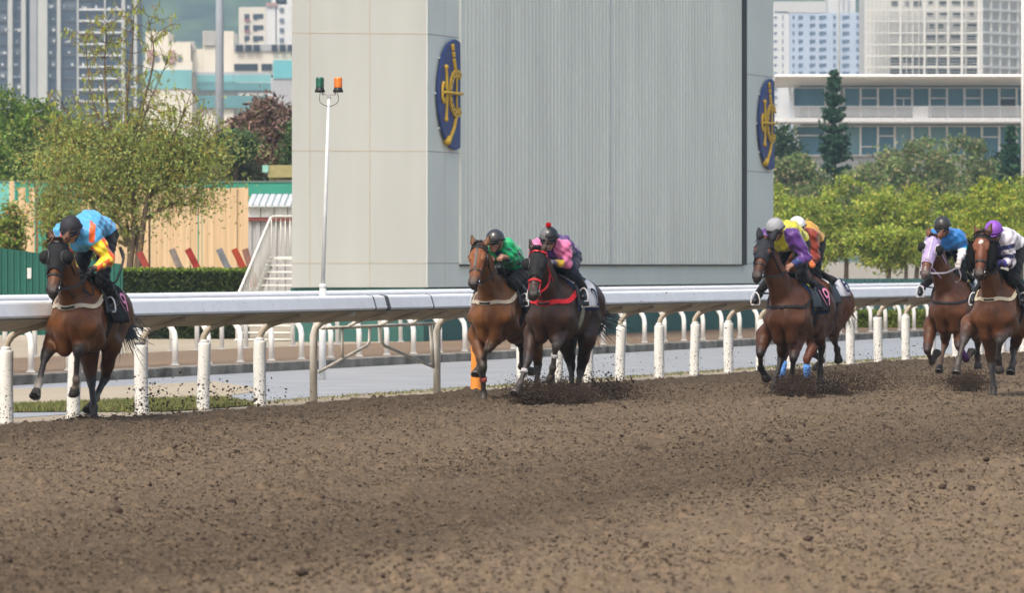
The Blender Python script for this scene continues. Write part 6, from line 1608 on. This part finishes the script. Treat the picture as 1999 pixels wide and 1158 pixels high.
    bt = np.array(J.get('boot', (.012, .012, .012)))
    for sd in ('L', 'R'):
        hj, K, A, T = legs[sd]; X_ = Body(.0095)
        X_.cap(K * .55 + A * .45, A, .063, .047, bt, k=.03); X_.cap(A - Z * .03, T, .048, .037, bt, k=.03)
        X_.cap(A - nz(T - A) * .03 - Z * .035, A - Z * .04, .034, .036, bt * .6, k=.02)
        V, Q = X_.mesh(); link_mesh("boot", V, Q, attr_mat("riding boot", .35, .5, .3, 20, .1, 40), root, True, X_.colours(V))
    # helmet
    K_ = J['helmet']; mb = MB(); N = 28; Vh = []; prof = np.linspace(0, 1.62, 12)
    R3 = K_.get('r', (.122, .112, .120)); hc = hd + hu * .022
    mb.mi = 0
    for i, th in enumerate(prof):
        for j in range(N):
            a = 2 * math.pi * j / N; st = max(math.sin(th), .002)
            drop = (.012 * (1 - math.cos(a)) if i > 8 else 0)
            Vh.append(hc + hf * (R3[0] * st * math.cos(a)) + hs * (R3[1] * st * math.sin(a)) + hu * (R3[2] * math.cos(th) - drop * (i - 8) / 3))
    kk = len(prof)
    Fh = [(i * N + j, (i + 1) * N + j, (i + 1) * N + (j + 1) % N, i * N + (j + 1) % N) for i in range(kk - 1) for j in range(N)]
    inner = [np.array(v) * 0.0 + hc + (np.array(v) - hc) * .86 for v in Vh[(kk - 1) * N:]]
    Vh += inner; b0 = kk * N
    Fh += [((kk - 1) * N + j, b0 + j, b0 + (j + 1) % N, (kk - 1) * N + (j + 1) % N) for j in range(N)]
    Fh += [tuple(b0 + j for j in range(N - 1, -1, -1))]
    quarter = K_.get('quarter'); mi = []
    for q in Fh:
        if quarter and len(q) == 4:
            m_ = sum((np.array(Vh[i]) for i in q)) / 4 - hc; mi.append(1 if (m_ @ hs) < -.012 else 0)
        else: mi.append(0)
    hm = [mat("helmet shell", K_['col'], K_.get('rough', .4), .5, .15, 25, .05, 40, coat=K_.get('coat', .2))]
    if quarter: hm.append(mat("helmet quarter", quarter, .35, .5, .15, 25, .05, 40, coat=.2))
    ho = link_mesh("helmet", Vh, Fh, None, root, True, None, None, hm, mi)
    mb = MB(); rim = [np.array(Vh[(kk - 1) * N + j]) for j in range(N)]; rim.append(rim[0])
    mb.tube([hc + (p - hc) * 1.012 + hu * .008 for p in rim], .009, 6, False)
    mb.build("helmet_rim", cmat("helmet rim", K_.get('rim', (.01, .01, .012)), .5, .4, .02), ho, smooth=True)
    mb = MB(); pk = []
    for a in np.linspace(-.95, .95, 11):
        e = hc + hf * (R3[0] * math.cos(a)) + hs * (R3[1] * math.sin(a)) - hu * .012
        o = e + hf * (.035 * math.cos(a * 1.5)) - hu * .012
        pk += [e, o, o - hu * .006, e - hu * .006]
    Fp = [(i * 4 + c, (i + 1) * 4 + c, (i + 1) * 4 + (c + 1) % 4, i * 4 + (c + 1) % 4) for i in range(10) for c in range(4)]
    mb._add(pk, Fp); mb.build("helmet_peak", cmat("helmet peak", K_.get('peak', K_.get('rim', (.01, .01, .012))), .45, .4, .02), ho, smooth=True)
    if K_.get('pom'):
        mb = MB(); pc = hc + hu * (R3[2] + .018) - hf * .01; r2 = np.random.default_rng(3)
        mb.ball(pc, .026, 10)
        for i in range(260):
            d = nz(r2.normal(size=3)); e = nz(np.cross(d, r2.normal(size=3))) * .006
            mb._add([pc + d * .022 - e, pc + d * .022 + e, pc + d * (.034 + .004 * r2.random())], [(0, 1, 2)])
        mb.build("pompom", cmat("red wool", K_['pom'], .95, .1, .3), ho)
    if K_.get('seam'):
        mb = MB()
        mb.tube([hc + hf * (R3[0] * 1.01 * math.sin(t)) + hu * (R3[2] * 1.01 * math.cos(t)) for t in np.linspace(-1.5, 1.5, 20)], .007, 6); mb.build("helmet_band", cmat("helmet band", K_['seam'], .5, .4, .05), ho, smooth=True)
    # goggles and chin strap
    gs = []
    for a in np.linspace(-1.2, 1.2, 13):
        gs.append([hd + hf * (.085 + .028 * math.cos(a)) * math.cos(a * .75) + hs * (.094 * math.sin(a)) + hu * z - hf * .0 for z in (.022, .012, -.018, -.030)])
    G = np.array(gs); nr = np.array([[nz(hf * math.cos(a) + hs * math.sin(a))] * 4 for a in np.linspace(-1.2, 1.2, 13)])
    V, Fc = shell(G, .010, nr); link_mesh("goggles", V, Fc, mat("goggle lens", J.get('goggles', (.015, .02, .022)), .12, .6, .1), root, True)
    mb = MB(); mb.tube(catmull([hd + hs * .084 - hu * .0, hd + hs * .075 - hu * .07 + hf * .03, hd - hu * .135 + hf * .05, hd - hs * .075 - hu * .07 + hf * .03, hd - hs * .084], 5), .006, 6)
    mb.build("chin_strap", M_BLACK, root, smooth=True)
    return root
# ------------------------------------------------------------------ the seven runners, measured from the photo: (column, row, metres ahead of the withers)
BAY = (.118, .044, .0135); DBAY = (.044, .0205, .0115); BRBAY = (.088, .0335, .0145); CHEST = (.125, .045, .022)
DUST = (.062, .052, .045); BLK = (.020, .017, .016); WHT = (.42, .37, .31)
def cols_v(paintfn): return paintfn
RUN = []
# 1: leader in black blinkers, sky-blue silks
def paint1(V, c, k):
    rel = V - k['chest']; y = rel @ k['lat']; x = V[:, 0] - k['g']['shL'][0]
    m_ = (np.abs(np.abs(y) - .155 + .25 * np.clip(-x - .02, 0, 1)) < .030) & (x > -.13) & (V[:, 2] > k['hip'][2] - .12)
    m_ &= np.linalg.norm(V - k['g']['shL'], axis=1) < .34
    c = c.copy(); c[m_ & (c[:, 2] > .3)] = (.80, .13, .025)
    for (best, tt), sd in zip(k['arm'], 'LR'):      # sleeves quartered lengthwise, the quarters swapping at the elbow
        g = k['g']; a0, a1 = np.where((tt > .5)[:, None], g['el' + sd], g['sh' + sd]), np.where((tt > .5)[:, None], g['wr' + sd], g['el' + sd]); ax = (a1 - a0) / np.linalg.norm(a1 - a0, axis=1, keepdims=True)
        r_ = V - a0; r_ = r_ - (r_ * ax).sum(1, keepdims=True) * ax; e1 = np.cross(ax, [0, .3, 1.]); e2 = np.cross(ax, e1); an = np.arctan2((r_ * e2).sum(1), (r_ * e1).sum(1))
        q = (np.floor((an + 3.9) / (math.pi / 2)).astype(int) + (tt > .5)) % 2; on = (best < .012) & (tt > .16) & (c[:, 2] < .3)
        c[on] = np.where((q == 0)[:, None], (.80, .62, .03), (.76, .11, .02))[on]
    return c
RUN.append(dict(H=(141, 58.3, .42, .12), D=dict(seed=1, coat=BAY, dz=-.10, poll=(114, 476, .84), muzzle=(101, 578), yaw=-.10, roll=.10, head=.60, tuft=False,
    label="lead bay horse in black eye-cup blinkers, two white feet, under the sky-blue jockey", points=BLK, tail=[(-.10, .06, -.02), (-.06, .07, -.20), (-.03, .05, -.22), (-.04, .05, -.08)],
    legs=dict(RF=dict(elbow=(108, 660, .22), knee=(89, 694, .52), fet=(76, 747, .68), hoof=(67, 778, .82)),
              LF=dict(elbow=(178, 662, .20), knee=(152, 684, .54), fet=(148, 741, .46), hoof=(144, 774, .36)),
              RH=dict(stifle=(172, 690, -.52), knee=(178, 742, -.50), fet=(183, 796, -.30), hoof=(183, 826, -.24)),
              LH=dict(stifle=(217, 672, -.56), knee=(205, 738, -.74), fet=(187, 777, -.50), hoof=(171, 803, -.36))),
    leg_RF=dict(pastern=WHT, cannon=(.05, .042, .04)), leg_LF=dict(pastern=(.30, .24, .18)), leg_LH=dict(pastern=(.22, .18, .14)),
    
    tack=dict(hood=dict(col=(.012, .012, .014), t=(.06, .52), ang=2.0, sag=.16), cups=(1, -1), rim=(.07, .07, .07),
              breast=dict(col=(.42, .37, .29), drop=1.32, top=1.46), bridle=(.014, .014, .014), cloth=dict(col=(.014, .014, .015), num="19", numcol=(.85, .32, .52), at=(-.50, 1.0), ang=1.62, hang=.05))),
  J=dict(seed=1, label="jockey in sky-blue jacket with yellow and orange hooped sleeves and black cap",
    j=dict(head=(139, 447, .46), shL=(181, 456, .26), shR=(121, 453, .30), hip=(194, 452, -.36), elL=(212, 508, .22), wrL=(184, 524, .38), wrR=(150, 527, .42), elR=(128, 500, .25),
           knL=(200, 545, .10), anL=(225, 583, -.16), toL=(214, 600, -.02), knR=(150, 545, .10), anR=(112, 575, -.16), toR=(106, 592, -.02)), hpitch=-.55, hyaw=-.15, arch=.10,
    silk=dict(torso=[(.075, .36, .66)] * 3, sleeve=[(.075, .36, .66), (.80, .62, .03), (.74, .10, .02), (.80, .62, .03), (.74, .12, .02), (.80, .64, .03)], paint=paint1, collar=(.7, .1, .03)),
    breeches=(.014, .014, .016), helmet=dict(col=(.016, .016, .022), rough=.75, coat=0), goggles=(.008, .012, .06), skin=(.42, .23, .15))))
# 2: bay with plain face, emerald silks
def paint2(V, c, k):
    s = np.sin(V[:, 0] * 24 + 2 * np.sin(V[:, 2] * 19)) * np.sin(V[:, 1] * 27 + 1.7) * np.sin(V[:, 2] * 25 + .6)
    c = c.copy(); c[s > .30] = (.03, .025, .10); return c
RUN.append(dict(H=(955, 67.9), D=dict(seed=2, coat=(.165, .067, .0220), face=(.20, .072, .024), dz=-.08, poll=(936, 482, .84), muzzle=(923, 561), yaw=-.12, roll=.05, head=.60, tuft=True,
    label="bay horse with a bare face and dark strap down its nose, cream breastplate", points=(.03, .024, .02),
    legs=dict(RF=dict(elbow=(930, 655, .20), knee=(943, 716, .42), fet=(944, 768, .30), hoof=(943, 788, .36)),
              LF=dict(elbow=(976, 648, .20), knee=(953, 681, .50), fet=(938, 712, .36), hoof=(930, 729, .46)),
              RH=dict(stifle=(1003, 650, -.52), knee=(1019, 674, -.85), fet=(1018, 716, -1.02), hoof=(1037, 726, -1.14)),
              LH=dict(stifle=(1045, 658, -.58), knee=(1050, 712, -.80), fet=(1048, 758, -.66), hoof=(1047, 782, -.58))),
    leg_RF=dict(cannon=DUST, band=(.45, .10, .09)), leg_LF=dict(cannon=DUST, knee=(.07, .05, .04)),
    tack=dict(facepiece=True, bridle=(.02, .02, .021), breast=dict(col=(.42, .37, .29), drop=1.26, top=1.42), cloth=dict(col=(.014, .014, .015), ang=1.60, hang=.06))),
  J=dict(seed=2, label="jockey in emerald green jacket with navy blotches, leaning low behind the bare-faced horse",
    j=dict(head=(967, 470, .50), shL=(993, 480, .30), shR=(955, 484, .32), hip=(1008, 528, -.34), elL=(1003, 503, .24), wrL=(984, 502, .44), elR=(955, 512, .24), wrR=(958, 506, .44),
           knL=(1000, 552, .16), anL=(1027, 574, -.14), toL=(1022, 590, .0), knR=(945, 552, .16), anR=(930, 576, -.14), toR=(926, 592, .0)), hpitch=-.18, hyaw=-.35, arch=.07, glove=(.40, .22, .15),
    silk=dict(torso=[(.0, .36, .12)] * 3, sleeve=[(.0, .38, .13), (.0, .38, .13), (.0, .36, .12)], short=.09, paint=paint2, collar=(.02, .02, .05)),
    breeches=(.012, .012, .013), helmet=dict(col=(.028, .026, .025), rough=.22, coat=.6), goggles=(.01, .035, .03))))
# 3: dark bay in red bridle, pink sleeves
def paint3(V, c, k):
    c = c.copy(); low = (V[:, 0] < k['mid'][0] + .02) & (c[:, 2] < .3) & (V[:, 2] < k['hip'][2] + .03); c[low] = (.02, .022, .06)
    front = (V[:, 0] > k['chest'][0] + .02) & (V[:, 2] < k['chest'][2] - .10) & (c[:, 0] < .3); c[front] = (.55, .36, .03); return c
RUN.append(dict(H=(1070, 66.4), D=dict(seed=3, coat=DBAY, dz=-.08, poll=(1050, 493, .84), muzzle=(1040, 583), yaw=-.10, roll=.02, head=.60, tuft=True,
    label="near-black horse wearing a black hood, red bridle and red breastplate", points=(.018, .015, .014), face=(.055, .028, .02),
    legs=dict(RF=dict(elbow=(1040, 652, .22), knee=(1030, 705, .50), fet=(1016, 748, .66), hoof=(1004, 770, .80)),
              LF=dict(elbow=(1098, 645, .20), knee=(1086, 674, .54), fet=(1079, 718, .46), hoof=(1072, 750, .36)),
              RH=dict(stifle=(1105, 668, -.52), knee=(1115, 713, -.72), fet=(1117, 760, -.52), hoof=(1117, 784, -.44)),
              LH=dict(stifle=(1146, 662, -.54), knee=(1134, 722, -.74), fet=(1127, 762, -.52), hoof=(1124, 788, -.44))),
    leg_RF=dict(cannon=DUST, pastern=DUST, band=(.42, .40, .40)), leg_LF=dict(cannon=DUST, knee=DUST, pastern=DUST, band=(.50, .48, .48)), leg_LH=dict(cannon=(.045, .036, .03)),
    tail=[(-.12, .0, .0), (-.14, .02, -.18), (-.12, .03, -.22), (-.16, .04, -.08)],
    tack=dict(hood=dict(col=(.014, .014, .015), t=(.08, .54), ang=1.9, sag=.14, holes=False), cups=(-1,), rim=(.10, .10, .10), bridle=(.52, .016, .022), reins=(.50, .018, .024),
              breast=dict(col=(.50, .014, .022), drop=1.28, top=1.44, w=.055), girth=(.30, .30, .22), cloth=dict(col=(.62, .62, .64), num="2", numcol=(.015, .018, .06), at=(-.54, 1.0), size=.30, under=(.02, .045, .13), ang=1.35, hang=.03, trim=(.6, .6, .6)))),
  J=dict(seed=3, label="jockey in purple jacket with pink sleeves and a red pompom on a black helmet",
    j=dict(head=(1072, 465, .48), shL=(1101, 484, .28), shR=(1049, 480, .30), hip=(1104, 497, -.34), elL=(1107, 514, .26), wrL=(1084, 513, .44), elR=(1040, 512, .26), wrR=(1062, 513, .46),
           knL=(1116, 530, .12), anL=(1138, 560, -.16), toL=(1138, 580, -.03), knR=(1062, 535, .12), anR=(1040, 562, -.16), toR=(1036, 580, -.03)), hpitch=-.40, hyaw=.12, arch=.07, glove=(.09, .10, .14),
    silk=dict(torso=[(.060, .016, .13)] * 3, sleeve=[(.66, .17, .35), (.66, .17, .35), (.64, .16, .34), (.02, .02, .06)], short=.02, paint=paint3, collar=(.05, .015, .12)),
    breeches=(.022, .028, .048), helmet=dict(col=(.012, .012, .013), rough=.3, quarter=(.13, .13, .13), pom=(.62, .012, .02)), goggles=(.02, .02, .022), skin=(.50, .26, .20))))
# 4: number 19, navy ear hood, yellow and purple silks
RUN.append(dict(H=(1532, 69.4), D=dict(seed=4, coat=BRBAY, dz=-.13, poll=(1494, 472, .82), muzzle=(1476, 547), yaw=-.16, roll=.06, head=.60,
    label="reddish-brown horse in a dark ear hood with number 19 on its black saddle cloth", points=(.024, .019, .017), face=(.10, .036, .018), ear_fwd=.15,
    legs=dict(RF=dict(elbow=(1492, 655, .18), knee=(1484, 690, .44), fet=(1485, 719, .20), hoof=(1498, 742, .08)),
              LF=dict(elbow=(1555, 662, .18), knee=(1549, 698, .42), fet=(1546, 733, .24), hoof=(1553, 757, .14)),
              RH=dict(stifle=(1530, 660, -.40), knee=(1526, 697, -.55), fet=(1515, 738, -.36), hoof=(1513, 764, -.26)),
              LH=dict(stifle=(1592, 640, -.56), knee=(1604, 676, -.88), fet=(1601, 724, -.94), hoof=(1602, 752, -.92))),
    leg_RF=dict(cannon=(.03, .025, .022)), leg_RH=dict(cannon=(.045, .037, .032), pastern=(.04, .033, .03)),
    tack=dict(hood=dict(col=(.020, .022, .028), t=(.04, .50), ang=2.0, sag=.12, holes=True, ears=True), bridle=(.012, .012, .012), breast=dict(col=(.016, .016, .016), drop=1.24, top=1.40, w=.035),
              cloth=dict(col=(.014, .014, .015), num="19", numcol=(.85, .30, .50), at=(-.52, .92), size=.30, ang=1.42, hang=.03, trim=(.50, .52, .06), under=(.02, .045, .13)))),
  J=dict(seed=4, label="jockey in lemon yellow jacket with purple sleeves and plain grey cap",
    j=dict(head=(1514, 447, .46), shL=(1551, 462, .26), shR=(1497, 460, .30), hip=(1552, 470, -.34), elL=(1574, 503, .22), wrL=(1546, 518, .40), elR=(1500, 500, .24), wrR=(1520, 520, .42),
           knL=(1564, 538, .10), anL=(1584, 570, -.16), toL=(1583, 590, -.02), knR=(1508, 540, .10), anR=(1482, 570, -.16), toR=(1474, 588, -.02)), hpitch=-.50, hyaw=-.25, arch=.10, glove=(.40, .22, .15),
    silk=dict(torso=[(.52, .48, .03)] * 3, sleeve=[(.085, .022, .18), (.085, .022, .18), (.085, .022, .18), (.085, .022, .18), (.02, .035, .16)], short=.03, collar=(.55, .5, .04)),
    breeches=(.014, .013, .016), helmet=dict(col=(.30, .31, .33), rough=.7, coat=0), goggles=(.01, .01, .012))))
# 5: half hidden behind number 19
RUN.append(dict(H=(1574, 73.2), D=dict(seed=5, coat=(.125, .038, .014), dz=-.10, poll=(1536, 478, .84), muzzle=(1522, 560), head=.60,
    label="bright bay horse with sky-blue leg bandages, half hidden behind number 19", points=(.03, .02, .017),
    legs=dict(RF=dict(knee=(1531, 692, .42), fet=(1525, 740, .46), hoof=(1522, 764, .54)), LF=dict(knee=(1575, 700, .44), fet=(1575, 742, .40), hoof=(1574, 766, .46)),
              RH=dict(knee=(1588, 690, -.80), fet=(1604, 704, -1.05), hoof=(1592, 718, -1.15)), LH=dict(stifle=(1624, 640, -.56), knee=(1628, 662, -.92), fet=(1634, 682, -1.12), hoof=(1637, 705, -1.22))),
    leg_RF=dict(band=(.10, .26, .62), wrap=True, knee=(.12, .04, .02)), leg_LF=dict(band=(.10, .26, .62), wrap=True, knee=(.12, .04, .02)),
    tack=dict(cloth=dict(col=(.62, .62, .64), x=(-.76, .06), num="6", numcol=(.018, .022, .07), at=(-.62, .66), size=.27, ang=1.0, hang=.05))),
  J=dict(seed=5, label="jockey in amber jacket with rust-red sleeves and white cap, behind the yellow jacket",
    j=dict(head=(1557, 443, .44), shL=(1584, 461, .24), shR=(1538, 461, .28), hip=(1584, 470, -.34), elL=(1591, 504, .22), wrL=(1566, 512, .42), knL=(1590, 535, .10), anL=(1612, 564, -.18), toL=(1606, 582, -.04)), hpitch=-.45, hyaw=-.2, arch=.10, glove=(.55, .16, .05),
    silk=dict(torso=[(.60, .30, .015)] * 3, sleeve=[(.25, .034, .016)] * 3, collar=(.6, .3, .02)), breeches=(.012, .012, .013), helmet=dict(col=(.72, .72, .74), rough=.6, coat=0, rim=(.012, .012, .014)))))
# 6: chestnut in lilac hood
RUN.append(dict(H=(1850, 76.8), D=dict(seed=6, coat=(.100, .037, .0140), dz=-.09, poll=(1822, 466, .82), muzzle=(1803, 541), yaw=-.34, roll=.16, head=.60,
    label="chestnut horse in a lilac hood with white trim and a white blaze", points=(.030, .02, .018), face=(.16, .058, .026), ear=(.13, .05, .025),
    legs=dict(RF=dict(elbow=(1817, 636, .18), knee=(1810, 684, .48), fet=(1819, 707, .26), hoof=(1829, 690, .14)),
              LF=dict(elbow=(1874, 640, .18), knee=(1871, 676, .46), fet=(1886, 702, .24), hoof=(1898, 684, .10)),
              RH=dict(stifle=(1846, 634, -.28), knee=(1845, 671, -.48), fet=(1836, 704, -.24), hoof=(1833, 727, -.12)),
              LH=dict(stifle=(1900, 640, -.54), knee=(1909, 666, -.84), fet=(1908, 694, -.96), hoof=(1909, 717, -.98))),
    leg_RH=dict(cannon=(.24, .15, .10), pastern=(.22, .15, .11), knee=(.13, .05, .028)), leg_LF=dict(band=(.10, .035, .14), wrap=True), muzzle_col=(.10, .075, .07),
    star=[(.62, .06, -.005, .020), (.70, .06, -.005, .022), (.56, .06, -.004, .020), (.78, .06, -.004, .022), (.84, .05, -.002, .020)],
    tack=dict(hood=dict(col=(.42, .34, .58), trim=(.66, .62, .70), t=(.04, .58), ang=2.1, sag=.20, seam=True), cups=(1, -1), rim=(.62, .60, .64), bridle=(.40, .30, .52), reins=(.42, .38, .42), iron=(.7, .7, .7),
              breast=dict(col=(.02, .018, .02), drop=1.20, top=1.38, w=.03), cloth=dict(col=(.55, .55, .56), ang=1.3, hang=.03, trim=(.60, .45, .02)))),
  J=dict(seed=6, label="jockey in royal blue jacket with cyan bands, white cuffs and brown-striped black helmet",
    j=dict(head=(1840, 442, .44), shL=(1872, 462, .26), shR=(1821, 462, .28), hip=(1862, 478, -.32), elL=(1882, 486, .20), wrL=(1873, 509, .38), elR=(1812, 490, .22), wrR=(1830, 512, .40),
           knL=(1875, 538, .10), anL=(1890, 560, -.10), toL=(1884, 572, .06), knR=(1822, 540, .10), anR=(1800, 560, -.10), toR=(1796, 573, .06)), hpitch=-.42, hyaw=-.12, arch=.05, glove=(.50, .48, .46),
    silk=dict(torso=[(.02, .02, .03), (.015, .11, .34), (.02, .17, .48)], sleeve=[(.02, .17, .48), (.02, .16, .46), (.02, .45, .60), (.66, .66, .68), (.66, .66, .68)], short=.03, sig=.012, collar=(.30, .02, .03)),
    breeches=(.012, .012, .013), boot=(.012, .012, .012), helmet=dict(col=(.03, .029, .028), rough=.35, seam=(.045, .03, .024)))))
# 7: bay with star and fleecy cheek rolls
RUN.append(dict(H=(1936, 70.0), D=dict(seed=7, coat=(.128, .050, .0190), dz=-.10, poll=(1918, 461, .84), muzzle=(1911, 544), yaw=-.04, roll=.0, head=.61, tuft=True,
    label="bay horse with a white star and fluffy black cheek rolls, nearest the right edge", points=DUST, face=(.15, .054, .026),
    legs=dict(RF=dict(elbow=(1892, 634, .22), knee=(1883, 663, .52), fet=(1871, 703, .68), hoof=(1866, 734, .80)),
              LF=dict(elbow=(1968, 636, .20), knee=(1952, 665, .54), fet=(1949, 700, .42), hoof=(1952, 726, .34)),
              RH=dict(stifle=(1930, 655, -.34), knee=(1936, 712, -.42), fet=(1940, 757, -.16), hoof=(1940, 780, -.10)),
              LH=dict(stifle=(1990, 640, -.46), knee=(1979, 682, -.62), fet=(1978, 707, -.44), hoof=(1973, 727, -.32))),
    leg_RF=dict(cannon=DUST, knee=DUST, pastern=DUST), leg_LF=dict(cannon=(.03, .026, .024), knee=DUST), leg_RH=dict(cannon=DUST), star=[(.21, .10, .008, .032), (.235, .10, -.010, .026)], forearm=(.10, .05, .033),
    tack=dict(rolls=True, bridle=(.014, .014, .014), breast=dict(col=(.60, .52, .36), drop=1.32, top=1.46, w=.045), cloth=dict(col=(.014, .014, .015), ang=1.55, hang=.05))),
  J=dict(seed=7, label="jockey in white jacket with navy bands and bright purple cap",
    j=dict(head=(1940, 452, .46), shL=(1967, 468, .28), shR=(1922, 468, .30), hip=(1976, 480, -.34), elL=(1972, 513, .24), wrL=(1955, 513, .42), elR=(1910, 508, .26), wrR=(1930, 516, .42),
           knL=(1978, 545, .12), anL=(2000, 572, -.14), toL=(1996, 588, .0), knR=(1925, 545, .12), anR=(1905, 572, -.14), toR=(1900, 588, .0)), hpitch=-.45, hyaw=.05, arch=.07, glove=(.03, .03, .14),
    silk=dict(torso=[(.66, .64, .68), (.64, .62, .66), (.03, .035, .11)], sleeve=[(.66, .63, .68), (.022, .027, .10), (.64, .61, .68), (.022, .027, .10), (.66, .63, .68), (.64, .61, .67), (.022, .027, .10), (.64, .61, .67), (.62, .6, .66), (.04, .03, .25)], short=.02, collar=(.03, .03, .10)),
    breeches=(.012, .012, .015), helmet=dict(col=(.24, .075, .46), rough=.55, coat=.1, rim=(.12, .03, .25)))))
ONLY = None
for i, r_ in enumerate(RUN):
    if ONLY and i + 1 not in ONLY: continue
    H = Horse(*r_['H'])
    make_rider(H, r_['D'], r_['J'])
    make_horse(H, r_['D'])
    r_['h'] = H
# ------------------------------------------------------------------ thrown dirt, whip
rg_ = np.random.default_rng(77)
def spray(label, parts, name="flying_dirt"):
    P = []; S = []
    for (u, v, Y, su, sv, sy, n, s0, s1) in parts:
        k = Y / F_PX; q = rg_.normal(size=(n, 3)); z0 = CAMZ - (v - HZ) * k
        p = np.stack([(u - W0) * k + q[:, 0] * su * k, Y + q[:, 1] * sy, z0 + q[:, 2] * sv * k], 1); p[:, 2] = np.where(p[:, 2] < .01, .01 + np.abs(q[:, 2]) * .02, p[:, 2])
        P.append(p); S.append(s0 + (s1 - s0) * rg_.random(n) ** 2.5)
    lumps(name, np.concatenate(P), np.concatenate(S), M_CLOD, rg_, label, "flying dirt", .9)
spray("clods of dirt thrown up behind the lead horse along the rail posts", [(300, 775, 60.0, 26, 20, .5, 210, .004, .015), (430, 775, 61, 60, 16, .5, 230, .005, .018), (255, 800, 59.5, 25, 10, .4, 140, .003, .011), (360, 800, 60, 60, 6, .5, 160, .004, .012), (540, 770, 62, 50, 14, .5, 60, .004, .012)])
spray("dark puff of dirt at the lead horse's landing hoof", [(172, 822, 58.6, 18, 6, .2, 2200, .003, .010), (160, 826, 58.4, 30, 3, .3, 1500, .004, .010)])
spray("dark burst of dirt under the near-black horse in red bridle", [(1045, 771, 66.2, 24, 13, .3, 8200, .003, .011), (1118, 775, 66.0, 20, 11, .3, 5600, .003, .010), (1085, 765, 66.3, 42, 15, .4, 4200, .003, .010), (1185, 752, 67.5, 24, 10, .4, 420, .004, .017), (1205, 764, 68, 40, 11, .5, 3000, .003, .009), (1160, 735, 67.5, 60, 26, .6, 150, .003, .010), (1200, 700, 69, 70, 50, 1.0, 110, .003, .012), (1105, 745, 66.6, 60, 22, .5, 160, .003, .011)])
spray("dark burst of dirt under number 19 and the blue-bandaged horse", [(1552, 765, 69.0, 21, 16, .3, 8600, .003, .011), (1600, 758, 71, 40, 18, .5, 5400, .003, .009), (1680, 748, 72.5, 38, 17, .5, 4200, .003, .009), (1535, 750, 70.5, 26, 14, .5, 1200, .003, .008), (1720, 725, 72, 40, 22, .6, 160, .003, .011), (1420, 690, 74, 130, 50, 1.5, 240, .003, .009), (1300, 640, 74, 120, 50, 1.5, 110, .003, .008)])
spray("puff of dirt between the lilac-hooded horse and the starred bay", [(1888, 746, 72.0, 20, 10, .3, 4600, .003, .010), (1850, 742, 75, 60, 8, .5, 1500, .003, .008), (1800, 690, 76, 60, 30, 1.0, 130, .003, .010)])
H1 = RUN[0]['h']; wp = [H1.world(H1.loc(*q)) for q in ((238, 488, -.05), (241, 505, -.02), (234, 530, .06), (224, 552, .14), (205, 545, .25), (172, 530, .40))]
o_ = Vector(wp[3]); mb = MB(); P_ = catmull(wp, 5); mb.tube([Vector(p) for p in P_], list(np.linspace(.014, .008, len(P_))), 8); wh = mb.build("whip", M_BLACK, None, o_, True); wh.location = o_
tag(wh, "black riding whip trailing beside the sky-blue jockey", "whip")
mb = MB(); mb.beam(Vector(wp[0]) - o_ + Vector((-.02, 0, .03)), Vector(wp[1]) - o_, .035, .008); mb.build("whip_flap", M_BLACK, wh)
